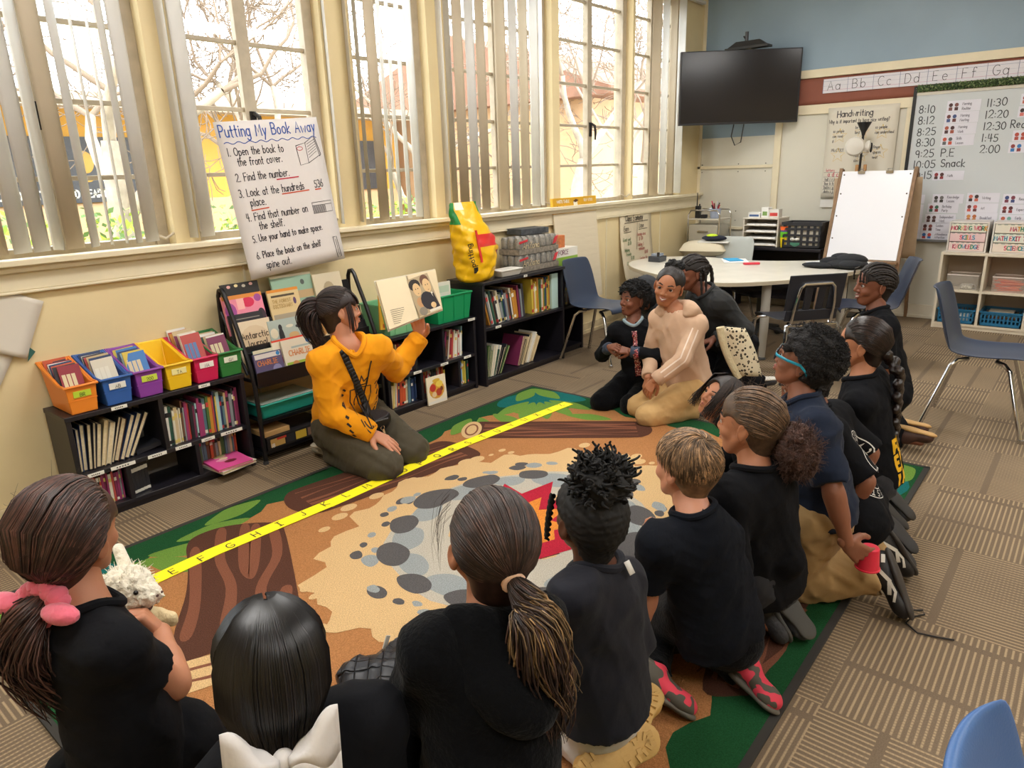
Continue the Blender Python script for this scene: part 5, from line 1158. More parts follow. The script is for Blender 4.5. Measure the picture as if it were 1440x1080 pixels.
# jacket on the table
t=thing('black_hoodie','black hoodie dropped in a heap on the kidney table','jacket',(6.35,1.62,TZ))
mb=MB();
for (x,y,z,a,b,c) in ((0,0,.03,.15,.17,.04),(.05,-.02,.06,.1,.13,.05),(-.1,.2,.02,.07,.13,.025),(.02,.12,.04,.09,.1,.04),(-.08,-.05,.035,.1,.1,.035),(.08,.06,.075,.06,.09,.035)):mb.ball((x,y,z),(a,b,c),0,22,12)
mb.build('cloth',mat('black_cloth_fold','#17181d',.85,bump=1.,bscale=9),t,smooth=180)

# ================================================================ BACK WALL: television, charts, whiteboard
tv=thing('television','large black flat television on a wall arm in the far corner','television',(7.36,3.06,2.235),math.atan2(2.58-3.54,7.72-7.0)+PI/2)
MB().bx(-.02,.03,-.595,.595,-.345,.345).build('casing',cmat('#1a1a1f',.4),tv,bevel=.004)
MB().bx(-.0225,-.0205,-.58,.58,-.325,.335).build('screen',mat('tv_screen','#12141d',.16,spec=.6),tv,smooth=0)
MB().bx(.03,.09,-.25,.25,-.2,.2).build('back_box',cmat('#1a1a1f',.5),tv,bevel=.01)
mb=MB();mb.tube([(.05,.02,-.345),(.05,.04,-.46),(.05,.0,-.55),(.05,-.06,-.52),(.05,-.08,-.345)],.006,6);mb.build('cable',cmat('#222',.5),tv)
ar=thing('television_bracket','black wall bracket carrying a small speaker shelf above the television','bracket',(7.50,3.05,2.60))
MB().bx(-.06,.06,-.22,.22,.0,.02).build('shelf',cmat('#2b2927',.5),ar);MB().hexa([(-.05,-.2,.021),(.05,-.2,.021),(.05,.2,.021),(-.05,.2,.021),(-.03,-.12,.075),(.03,-.12,.075),(.03,.12,.075),(-.03,.12,.075)]).build('speaker',cmat('#211f1f',.5),ar,bevel=.004);MB().tube([(0,.02,.02),(0,.02,.16)],.018,8).build('post',cmat('#26262a',.4),ar);MB().bx(.0,.30,-.03,.03,-.10,.0).build('wall_arm',cmat('#cfc6b0',.5),ar);MB().tube([(.0,.05,.12),(.28,.05,.02)],.008,8).build('stay',cmat('#26262a',.4),ar)
# brown bulletin paper
t=thing('bulletin_paper','red brown bulletin paper strip running along the back wall under the rail','paper',(XL-.004,0,0))
G=[[(-.006-.004*math.sin(y*9+z*11)-.003*math.sin(y*23),y,z) for z in np.linspace(2.045,2.293,7)] for y in np.linspace(-.6,2.95,70)]
MB().grid(G).build('paper',mat('redbrown_paper','#8c5140',.7,var=.08,vscale=6),t,smooth=180,solid=.001)
# alphabet cards
for k,(u,l) in enumerate(zip('ABCDEFGH','abcdefgh')):
    y1=2.375-k*.2275;t=thing('alphabet_card','white alphabet card showing the letter pair %s%s on the back wall' %(u,l),'alphabet card',(XL-.021,y1,2.142),0,'alphabet cards on the back wall')
    MB().bx(-.003,0,-.2265,0,0,.13).build('card',mat('card_white','#dedbe2',.6),t,smooth=0)
    mb=MB();o=(-.003,0,0);a_,b_=(0,-1,0),(0,0,1)
    for z,c in ((.108,1),(.066,3),(.026,2)):line2(mb,(0,z),(.2265,z),.0022,o,a_,b_,.0006,c)
    line2(mb,(.002,0),(.002,.13),.003,o,a_,b_,.0007,1)
    write(mb,u,.045,.026,.082,.005,o,a_,b_,.001,0,sx=.9);write(mb,l,.12,.026,.082,.005,o,a_,b_,.001,0)
    mb.build('lettering',[cmat('#3d3b40',.6),cmat('#7a86a8',.6),cmat('#c77aa0',.6),cmat('#b9b9c6',.6)],t,smooth=0)
# handwriting chart
W_,H_=.64,.86;ax,ay=np.array([0,-1.,0]),np.array([0,0,1.])
t,_,_=sheet('paper_chart','cream Handwriting paper chart with yellow stars behind the floor lamp','poster',(XL-.028,2.30,1.14),ax,ay,W_,H_,'#dcd5c6',0)
mb=MB();o=np.zeros(3);W8=lambda s,x,y,h,mi=0,sx=.85:write(mb,s,x*W_,y*H_,h,h*.13,o,ax,ay,.0022,mi,.16,.05,0,sx)
W8('Handwriting',.14,.895,.058);W8('Why is it important to have nice writing?',.03,.83,.033,0,.62)
stars=[(.2,.69,('so people','can read','it')),(.52,.72,('be your','best')),(.8,.71,('so people','can understand')),(.2,.48,('PRACTICE',)),(.54,.47,('never','rush, go','slow')),(.8,.5,('finger','spaces','neat'))]
for (sx_,sy_,tx_) in stars:
    pts=[(sx_*W_+(.07 if i % 2==0 else .03)*math.sin(i*PI/5),sy_*H_+(.07 if i % 2==0 else .03)*math.cos(i*PI/5)) for i in range(11)]
    ribbon(mb,pts,.004,np.cross(ax,ay),.0021,2,o,ax,ay)
    for q,s in enumerate(tx_):W8(s,sx_-.1,sy_+.04-q*.055,.026,0,.7)
for z in (.29,.24,.19,.14,.1,.06):line2(mb,(.02*W_,z*H_),(.97*W_,z*H_),.0025,o,ax,ay,.0018,0)
W8('letters',.05,.3,.026,1);W8('a d c e i m n o r s u v w x z',.08,.245,.042,1,.8)
for q,s in enumerate(('tall l t k','line b h','below g y','dots i j')):W8(s,.04,.195-q*.045,.028,0,.7)
mb.build('handwriting',[cmat('#3a3740',.6),cmat('#c22b4e',.6),cmat('#d9b53a',.6)],t,smooth=0)
tag(MB().bx(-.004,0,-.16,0,0,.075).build('paper_sheet',cmat('#e3e0da',.6),loc=(XL-.022,2.30,1.05),smooth=0),'small white paper strip under the handwriting chart','paper')
# whiteboard
t=thing('whiteboard','big whiteboard on the back wall with the handwritten day schedule','whiteboard',(XL-.025,1.53,.76));WB=1.9
MB().bx(-.004,.02,-WB,0,0,1.29).build('board',mat('whiteboard_surface','#ccd2d6',.18,spec=.5),t,smooth=0)
fa=mat('board_alu','#c9c4b8',.35,.3);MB().bx(-.012,.02,-WB,0,1.29,1.315).build('frame_rail',fa,t);MB().bx(-.03,.02,-WB,0,-.02,0).build('pen_tray',mat('board_alu_dark','#8d9096',.35,.6),t);MB().bx(-.014,.02,-.0,.028,-.02,1.37).build('edge_strip',cmat('#191a1c',.5),t)
mb=MB();o=(-.0042,0,0);ax,ay=(0,-1,0),(0,0,1)
S=lambda s,x,y,h=.062,sx=.95:write(mb,s,x,y,h,h*.12,o,ax,ay,.0008,0,.2,.05,0,sx)
for k,s in enumerate(('8:10','8:12','8:25','8:30','9:25','10:05','10:15')):S(s,.035+.004*k-(.01 if k>4 else 0),1.135-k*.097,.065)
S('P.E',.26,1.135-4*.097,.065);S('Snack',.27,1.135-5*.097+.006,.065,.9)
for k,s in enumerate(('11:30','12:20','12:30','1:45','2:00')):S(s,.56+.0*k,1.135-k*.097+.02,.062)
S('Reading Rotations',.76,1.135-2*.097+.025,.062,.8)
mb.build('handwriting',cmat('#33363c',.5),t,smooth=0)
def sched(label,x,z,w,txt,cols,h=.08):
    c=thing('schedule_card',label,'card',(XL-.0295,1.53-x,.76+z),0,'magnetic schedule cards on the whiteboard');mb=MB().bx(-.003,0,-w,0,0,h,0)
    o=(-.003,0,0)
    for k,cc in enumerate(cols):  # two simple figures
        cx=.03+k*.045;mb.face(el(cx,h*.62,.016,.017,10),ax,ay,o,.0005,1+k);mb.face(rc(cx-.014,h*.12,cx+.014,h*.42),ax,ay,o,.0005,1+(k+1)% len(cols))
    for q,s in enumerate(txt):write(mb,s,.12,h*(.56-.42*q) if len(txt)>1 else h*.35,.022,.003,o,ax,ay,.0008,1+len(cols),.15,0,0,.7)
    mb.build('card',[cmat('#dcdbe6',.5)]+[cmat(cc,.5) for cc in cols]+[cmat('#6b6878',.6)],c,smooth=0)
for k,(txt,cols) in enumerate([(('Morning','Routine'),('#4a2a2c','#7a4a48')),(('Morning','Meeting'),('#6a3a3a','#44578a')),(('Morning','Work'),('#a3523f','#4a2c30')),(('Skills','Lesson'),('#c2533f','#5d6064'))]):
    sched('schedule card reading %s on the whiteboard' % ' '.join(txt),.255-.004*k,1.13-k*.097,.26,txt,cols,.094)
sched('schedule card reading Math on the whiteboard',.215,.54,.25,('Math',),('#8a2f34','#4d2f30'),.08)
sched('schedule card reading Lunch on the whiteboard',.80,1.15,.28,('Lunch',),('#b03a34','#c96a58'),.09)
sched('schedule card reading Quiet Time on the whiteboard',.795,1.05,.28,('Quiet Time',),('#3d2c2c','#d5746a'),.09)
sched('schedule card reading Clean Up on the whiteboard',.785,.855,.28,('Clean Up',),('#b04a3e','#b04a3e'),.09)
sched('schedule card reading Dismissal on the whiteboard',.77,.76,.28,('Dismissal',),('#8d3a3c','#3a78b8'),.09)
lowc=[('Knowledge Lesson',.24,.33,('#3d3a3a','#6d6a6a')),('Birthday Party',.21,.245,('#8a2f34','#3d6a55')),('Independent Work',.20,.15,('#4a2c2c','#5d4040')),('Golden Time',.18,.07,('#5a3434','#8a4a44')),('Attendance Attention',.18,.0,('#3a6fb0','#c0433a')),('Writing',.515,.34,('#c96a58','#3d2a2a')),('Art',.515,.25,('#6a3a3a','#c9605a')),('Breakfast',.52,.165,('#c98a4a','#b0643a')),('Recess',.79,.33,('#3d4a7a','#7a3a4a')),('Expectations',.785,.24,('#8a3434','#5a2a2c')),('Early Day',.785,.15,('#b5604a','#7ab0a5'))]
for k,(s,x,z,cols) in enumerate(lowc):sched('schedule card reading %s low on the whiteboard' % s,x,z,.25,s.split(' '),cols,.084 if k!=4 else .068)
for k,(s,z) in enumerate([('Silent Reading',.33),('Fun Friday',.24),('Science',.16),('Art Song',.08),('Learning',.005)]):sched('schedule card reading %s at the left edge of the whiteboard' % s,.035,z,.14,(),('#dcdbe6',),.08)
tag(MB().bx(-.004,0,-.5,0,0,.5).build('paper_sheet',cmat('#cfd3e2',.6),loc=(XL-.030,.58,1.15),smooth=0),'pale paper sheet at the right edge of the whiteboard','paper')
# boxwood garland along the top of the board
rg=np.random.RandomState(9);mb=MB()
for k in range(2600):
    c=np.array([XL-.03-rg.uniform(0,.035),rg.uniform(-.37,1.535),2.078+rg.uniform(0,.062)]);a=rg.normal(0,1,3);a/=np.linalg.norm(a);b_=np.cross(a,rg.normal(0,1,3));b_/=np.linalg.norm(b_);s=rg.uniform(.006,.013)
    mb.add([c-a*s,c+b_*s*.6,c+a*s,c-b_*s*.6],[(0,1,2,3)],rg.randint(0,3))
mb.bx(XL-.03,XL-.021,-.37,1.535,2.08,2.138,2)
tag(mb.build('leaf_garland',[cmat('#5f7a45',.6),cmat('#8a9a6a',.6),cmat('#3c5232',.6)],smooth=0),'green boxwood leaf strip along the top edge of the whiteboard','garland')
# ================================================================ WHITE CUBBY SHELF
t=thing('cubby_shelf','white cubby shelf below the whiteboard with two drawer units on top','shelf',(7.40,-.6,0));cb_=mat('cubby_white','#d8cdb9',.45);Wc=1.70;Hc=.685;dp=.36
MB().bx(0,dp,0,Wc,Hc-.022,Hc).build('top_panel',cb_,t,bevel=.002);MB().bx(0.002,dp,.02,Wc-.02,.03,.05).bx(.01,.03,.02,Wc-.02,0,.03).build('bottom_panel',cb_,t);MB().bx(.004,dp,.02,Wc-.02,.335,.355).build('shelf',cb_,t)
MB().bx(0,dp,0,.02,0,Hc-.022).build('side_panel',cb_,t);MB().bx(0,dp,Wc-.02,Wc,0,Hc-.022).build('side_panel',cb_,t);MB().bx(dp-.01,dp,.02,Wc-.02,.03,Hc-.022).build('back_panel',mat('cubby_back','#b9a897',.6),t,smooth=0)
for y in (Wc-.345,Wc-.69,Wc-1.03,Wc-1.37):MB().bx(.003,dp-.01,y-.01,y+.01,.05,.335).build('divider',cb_,t);MB().bx(.003,dp-.01,y-.01,y+.01,.355,Hc-.022).build('divider',cb_,t)
def drawers(y0,w,rows,label):
    t=thing('drawer_unit',label,'drawer unit',(7.46,y0,Hc+.001));m=mat('drawer_frame','#ddd6cf',.35);
    mb=MB().bx(0,.28,0,.012,0,.265).bx(0,.28,w-.012,w,0,.265).bx(0,.28,.012,w-.012,.253,.265).bx(0,.28,.012,w-.012,0,.01).bx(.27,.28,.012,w-.012,.01,.253);mb.build('frame',m,t,smooth=0)
    for k,(s,bg,cols) in enumerate(rows):
        d=MB().bx(-.006,.26,.016,w-.016,.174-k*.081,.249-k*.081).build('drawer',cmat(bg,.5),t,bevel=.003)
        mb=MB();wd_=text_width(s,.034,.16);x=max(.02,(w-wd_*.85)/2);o=(-.0062,w,.174-k*.081)
        for q in range(6):mb.face(rc(.03+q*(w-.06)/6,.0685,.03+(q+.55)*(w-.06)/6,.0745),(0,-1,0),(0,0,1),o,.0006,5)
        for i,ch in enumerate(s):
            if ch!=' ':write(mb,ch,x,.02,.034,.0075,o,(0,-1,0),(0,0,1),.001,cols[i % len(cols)],sx=.8)
            x+=(GL[ch][0]*.8+.16)*.034
        mb.build('lettering',[cmat(c,.5) for c in ('#d2506a','#3f8f6a','#3a8fb0','#d99a3a','#b03a58','#8f9a8f')],d,smooth=0)
CW_=(0,1,3,2,4)
drawers(.775,.30,[('MORNING WORK','#e0dccb',(0,4,1,3)),('SKILLS','#e3c2c2',(0,2,1,3)),('KNOWLEDGE','#e6cfc8',(4,0,1,2))],'white drawer unit labelled Morning Work, Skills and Knowledge on the cubby shelf')
drawers(.40,.345,[('MATH','#e4dccb',(0,4,3,1)),('MATH EXIT TICKETS','#dfe0d2',(2,4,0)),('SCIENCE','#e4d5c6',(0,1,2,4))],'white drawer unit labelled Math, Math Exit Tickets and Science on the cubby shelf')
yc=-.6+Wc
def basket(y0,w,label,col='#1f6a93'):
    t=thing('plastic_basket',label,'basket',(7.415,y0,.051));d,h=.30,.13;m=mat('basket_blue',col,.45);mb=MB()
    mb.bx(0,d,0,w,0,.006)
    for (a,b,c,e) in ((0,.006,0,w),(d-.006,d,0,w),(0,d,0,.006),(0,d,w-.006,w)):mb.bx(a,b,c,e,.0,.03).bx(a,b,c,e,.055,.065).bx(a,b,c,e,.1,h)
    for q in range(11):
        y=q*(w-.012)/10;mb.bx(0.001,.005,y,y+.012,0,h).bx(d-.005,d-.001,y,y+.012,0,h)
    for q in range(9):x=q*(d-.012)/8;mb.bx(x,x+.012,.001,.005,0,h).bx(x,x+.012,w-.005,w-.001,0,h)
    mb.bx(-.01,d+.01,-.01,0,h-.012,h).bx(-.01,d+.01,w,w+.01,h-.012,h).bx(-.01,0,0,w,h-.012,h).bx(d,d+.01,0,w,h-.012,h)
    mb.build('basket_wall',m,t,smooth=0)
    return t
basket(yc-.32,.28,'blue plastic basket with white papers in the lower left cubby')
basket(yc-.67,.30,'blue plastic basket with brown folders in the middle lower cubby')
for k in range(4):
    tag(MB().bx(0,.24,0,.22-.01*k,0,.006).build('folder',cmat(['#8d5a3a','#c9b79a','#6d4a3a','#cfc6b4'][k],.7),loc=(7.44,yc-.64+.012*k,.12+.0135*k),bevel=.001),'%s folder lying in the middle blue basket' %['red brown','buff','dark brown','pale grey'][k],'folder')
tag(MB().bx(0,.22,0,.2,0,.05).build('paper_stack',mat('paper_e8e7e6','#e8e7e6',.75),loc=(7.45,yc-.28,.058),bevel=.002),'white paper stack in the lower left blue basket','paper')
t=thing('clear_bin','clear plastic bin of orange pencils in the upper middle cubby','bin',(7.43,yc-.655,.356));cl=mat('clear_bin_plastic','#e6cfc4',.15,alpha=.14)
mb=MB();w_,d_,h_=.24,.2,.13;mb.bx(0,d_,0,w_,0,.004).bx(0,.004,0,w_,0,h_).bx(d_-.004,d_,0,w_,0,h_).bx(0,d_,0,.004,0,h_).bx(0,d_,w_-.004,w_,0,h_);mb.build('tub',cl,t,smooth=0);MB().tube([(0,0,h_),(d_,0,h_),(d_,w_,h_),(0,w_,h_)],.005,6,closed=True).build('rim',mat('clear_rim','#e3d6cd',.2),t)
rg=random.Random(4)
for k in range(22):
    a=rg.uniform(-.5,.5);c=np.array([7.53+rg.uniform(-.04,.05),yc-.535+rg.uniform(-.03,.03),.366+.0037*k]);d=np.array([.35*math.sin(a),math.cos(a),rg.uniform(-.05,.1)]);d/=np.linalg.norm(d);Lh=.085
    o=MB().tube([-d*Lh,d*Lh],.0035,6,0).build('pencil',cmat(['#e2603a','#e87a4a','#d94f3a'][k % 3],.5),loc=tuple(c));tag(o,'orange pencil in the clear bin in the cubby','pencil','orange pencils in the clear bin')
t=thing('clear_bin','clear plastic bin of small pieces in the upper left cubby','bin',(7.43,yc-.31,.356));mb=MB();mb.bx(0,d_,0,w_,0,.004).bx(0,.004,0,w_,0,h_).bx(d_-.004,d_,0,w_,0,h_).bx(0,d_,0,.004,0,h_).bx(0,d_,w_-.004,w_,0,h_);mb.build('tub',mat('clear_bin_plastic2','#ddd6cb',.15,alpha=.14),t,smooth=0);MB().tube([(0,0,h_),(d_,0,h_),(d_,w_,h_),(0,w_,h_)],.005,6,closed=True).build('rim',mat('clear_rim','#e3d6cd',.2),t)
o=MB().bx(0,.12,0,.1,0,.03).build('game_pieces',mat('mixed_pieces','#c9c2b4',.6,var=.6,vscale=60),loc=(7.47,yc-.27,.362),bevel=.006);tag(o,'small mixed game pieces in the upper left clear bin','game pieces',None,'stuff')
t=thing('foil_bag','crinkled silver and white bag at the right edge in the lower cubby','bag',(7.53,yc-.86,.052));mb=MB();
lv3=[(z,rx,ry,0,0,.8) for z,rx,ry in ((.0,.08,.1),(.05,.09,.12),(.12,.085,.11),(.17,.07,.1),(.22,.03,.09),(.235,.01,.085))];Gf=loft(lv3,30,5,.012);kk=len(Gf)
mb.add([tuple(p) for r in Gf for p in r],[(i*30+j,i*30+(j+1)% 30,(i+1)*30+(j+1)% 30,(i+1)*30+j) for i in range(kk-1) for j in range(30)]+[tuple(range(29,-1,-1)),tuple((kk-1)*30+j for j in range(30))]);mb.build('bag',mat('silver_film','#c9ccd4',.25,.4,var=.4,vscale=20,bump=1.,bscale=20),t,smooth=60)
# ================================================================ PEOPLE: bodies as smooth implicit surfaces turned into one mesh
from mathutils.bvhtree import BVHTree
def nrm(v):v=np.array(v,float);return v/(np.linalg.norm(v)+1e-12)
class SDF:
    """smooth union of round cones and ellipsoids, meshed by surface nets."""
    def __init__(self):self.p=[]
    def rc(self,a,b,ra,rb=None,k=.02,sq=None,cut=None,sub=False):
        """round cone; sq = (axis, factor) flattens it across axis; cut = [(point, normal)] half-spaces removed beyond the plane."""
        a=np.array(a,float);b=np.array(b,float);rb=ra if rb is None else rb
        self.p.append(('c',a,b,ra,rb,k,sq,cut,sub));return self
    def el(self,c,r,R=None,k=.02,cut=None,sub=False,pw=None):
        r=np.array([r]*3 if np.isscalar(r) else r,float)
        self.p.append(('e',np.array(c,float),r,np.eye(3) if R is None else np.array(R,float),k,None,cut,sub));return self
    def box_of(self,q,m):
        if q[0]=='c':
            r=max(q[3],q[4])+m;return np.minimum(q[1],q[2])-r,np.maximum(q[1],q[2])+r
        r=q[2].max()+m;return q[1]-r,q[1]+r
    def field(self,res,pad=.012,disp=None,clip=None):
        pos=[q for q in self.p if not q[-1]]
        lo=np.min([self.box_of(q,pad)[0] for q in pos],0);hi=np.max([self.box_of(q,pad)[1] for q in pos],0)
        if clip is not None:lo=np.maximum(lo,clip[0]);hi=np.minimum(hi,clip[1])
        n=np.maximum(4,np.ceil((hi-lo)/res).astype(int)+1)
        D=np.full(tuple(n),.2,np.float32)
        ax=[lo[i]+res*np.arange(n[i]) for i in range(3)]
        for q in self.p:
            k=q[5] if q[0]=='c' else q[4];cut,sub=q[-2],q[-1]
            l,h=self.box_of(q,k+3*res)
            i0=np.clip(np.floor((l-lo)/res).astype(int),0,n);i1=np.clip(np.ceil((h-lo)/res).astype(int)+1,0,n)
            if np.any(i1<=i0):continue
            X,Y,Z=np.meshgrid(ax[0][i0[0]:i1[0]],ax[1][i0[1]:i1[1]],ax[2][i0[2]:i1[2]],indexing='ij',sparse=True)
            if q[0]=='c':
                a,b,ra,rb,sq=q[1],q[2],q[3],q[4],q[6]
                dx,dy,dz=X-a[0],Y-a[1],Z-a[2];ba=b-a;sc=1.
                if sq is not None:
                    u,f=nrm(sq[0]),sq[1];e=(dx*u[0]+dy*u[1]+dz*u[2])*(f-1);dx,dy,dz=dx+u[0]*e,dy+u[1]*e,dz+u[2]*e
                    ba=ba+u*(np.dot(ba,u)*(f-1));sc=2./(1+f)
                L2=np.dot(ba,ba)+1e-12;t=np.clip((dx*ba[0]+dy*ba[1]+dz*ba[2])/L2,0,1)
                d=(np.sqrt((dx-ba[0]*t)**2+(dy-ba[1]*t)**2+(dz-ba[2]*t)**2)-(ra+(rb-ra)*t))*sc
            else:
                c,r,R=q[1],q[2],q[3];dx,dy,dz=X-c[0],Y-c[1],Z-c[2]
                e=[dx*R[0,i]+dy*R[1,i]+dz*R[2,i] for i in range(3)]
                k0=np.sqrt((e[0]/r[0])**2+(e[1]/r[1])**2+(e[2]/r[2])**2);k1=np.sqrt((e[0]/r[0]**2)**2+(e[1]/r[1]**2)**2+(e[2]/r[2]**2)**2)
                d=k0*(k0-1)/(k1+1e-9)
            if cut is not None:
                for pt,nn in cut:
                    nn=nrm(nn);d=np.maximum(d,(X-pt[0])*nn[0]+(Y-pt[1])*nn[1]+(Z-pt[2])*nn[2])
            s=np.s_[i0[0]:i1[0],i0[1]:i1[1],i0[2]:i1[2]];A=D[s]
            if sub:
                h=np.clip(.5-.5*(A+d)/k,0,1) if k>0 else (A<-d).astype(float);D[s]=A*(1-h)-d*h+k*h*(1-h)
            else:
                if k>0:h=np.clip(.5+.5*(A-d)/k,0,1);D[s]=A*(1-h)+d*h-k*h*(1-h)
                else:D[s]=np.minimum(A,d)
        if disp is not None:
            X,Y,Z=np.meshgrid(*ax,indexing='ij',sparse=True);D=D+disp(X,Y,Z)
        return D,lo,res
    def mesh(self,res,disp=None,planes=None,pad=.012,clip=None):
        D,lo,res=self.field(res,pad,disp,clip)
        if planes is not None:
            ax=[lo[i]+res*np.arange(D.shape[i]) for i in range(3)];X,Y,Z=np.meshgrid(*ax,indexing='ij',sparse=True)
            for pt,nn in planes:nn=nrm(nn);D=np.maximum(D,(X-pt[0])*nn[0]+(Y-pt[1])*nn[1]+(Z-pt[2])*nn[2])
        D[0],D[-1]=np.maximum(D[0],.001),np.maximum(D[-1],.001);D[:,0]=np.maximum(D[:,0],.001);D[:,-1]=np.maximum(D[:,-1],.001);D[:,:,0]=np.maximum(D[:,:,0],.001);D[:,:,-1]=np.maximum(D[:,:,-1],.001)
        return surface_nets(D,lo,res)
def surface_nets(D,lo,res):
    S=D<0;nx,ny,nz=D.shape
    c=[D[i:nx-1+i,j:ny-1+j,k:nz-1+k] for i in (0,1) for j in (0,1) for k in (0,1)]
    cs=sum((q<0).astype(np.int8) for q in c);act=(cs>0)&(cs<8)
    idx=np.argwhere(act);m=len(idx)
    if m==0:return np.zeros((0,3)),[]
    vals=np.stack([q[act] for q in c],1)
    off=np.array([(i,j,k) for i in (0,1) for j in (0,1) for k in (0,1)],float)
    P=np.zeros((m,3));N=np.zeros(m)
    for a in range(8):
        for b in range(a+1,8):
            if np.abs(off[a]-off[b]).sum()!=1:continue
            va,vb=vals[:,a],vals[:,b];x=(va<0)!=(vb<0)
            t=np.where(x,va/(va-vb+1e-20),0)[:,None]
            P+=np.where(x[:,None],off[a]+(off[b]-off[a])*t,0);N+=x
    V=lo+res*(idx+P/N[:,None])
    vid=-np.ones(act.shape,np.int64);vid[act]=np.arange(m)
    F=[]
    for axis in range(3):
        sl0=[slice(1,-1)]*3;sl0[axis]=slice(0,-1);sl1=[slice(1,-1)]*3;sl1[axis]=slice(1,None)
        A,B=S[tuple(sl0)],S[tuple(sl1)]
        e=np.argwhere(A!=B);
        if not len(e):continue
        inside=A[tuple(e.T)]
        u,w=[(1,2),(2,0),(0,1)][axis]
        base=e.copy();base[:,u]+=1;base[:,w]+=1
        def at(du,dw):
            q=base.copy();q[:,u]+=du;q[:,w]+=dw;return vid[tuple(q.T)]
        q=np.stack([at(-1,-1),at(0,-1),at(0,0),at(-1,0)],1)
        q[~inside]=q[~inside][:,::-1];F.append(q)
    F=np.concatenate(F);F=F[(F>=0).all(1)]
    return V,F
def relax(V,F,it=1,lam=.5):
    E=np.concatenate([F[:,[0,1]],F[:,[1,2]],F[:,[2,3]],F[:,[3,0]]]);n=len(V)
    for _ in range(it):
        s=np.zeros_like(V);c=np.zeros(n)
        np.add.at(s,E[:,0],V[E[:,1]]);np.add.at(s,E[:,1],V[E[:,0]]);np.add.at(c,E[:,0],1);np.add.at(c,E[:,1],1)
        V=V*(1-lam)+lam*s/np.maximum(c,1)[:,None]
    return V
def np_obj(name,VF,mats,parent,origin=(0,0,0),smooth=180,mi=None):
    """one object from (verts, faces) lists; several islands may be given."""
    me=bpy.data.meshes.new(name);vs=[];fs=[];ms=[];b=0
    for i,(V,F) in enumerate(VF):
        vs.append(np.asarray(V)-np.array(origin));fs+=[tuple(int(x)+b for x in f) for f in F];ms+=[mi[i] if mi else 0]*len(F);b+=len(V)
    vs=np.concatenate(vs)
    me.from_pydata(vs.tolist(),[],fs)
    for m in (mats if isinstance(mats,(list,tuple)) else [mats]):me.materials.append(m)
    me.polygons.foreach_set('material_index',ms);me.polygons.foreach_set('use_smooth',[True]*len(me.polygons))
    if smooth<180:me.set_sharp_from_angle(angle=math.radians(smooth))
    me.update();o=bpy.data.objects.new(name,me);COL.objects.link(o);o.parent=parent;return o
def basis(fwd,up=(0,0,1)):
    f=nrm(fwd);l=nrm(np.cross(up,f));u=np.cross(f,l);return np.stack([f,l,u],1)  # columns: forward, left, up
def euler_basis(yaw,pitch=0.,roll=0.):
    """yaw of the face direction, pitch up positive, roll to the person's right positive."""
    R=rotm('Z',yaw)@rotm('Y',-pitch)@rotm('X',roll);return R

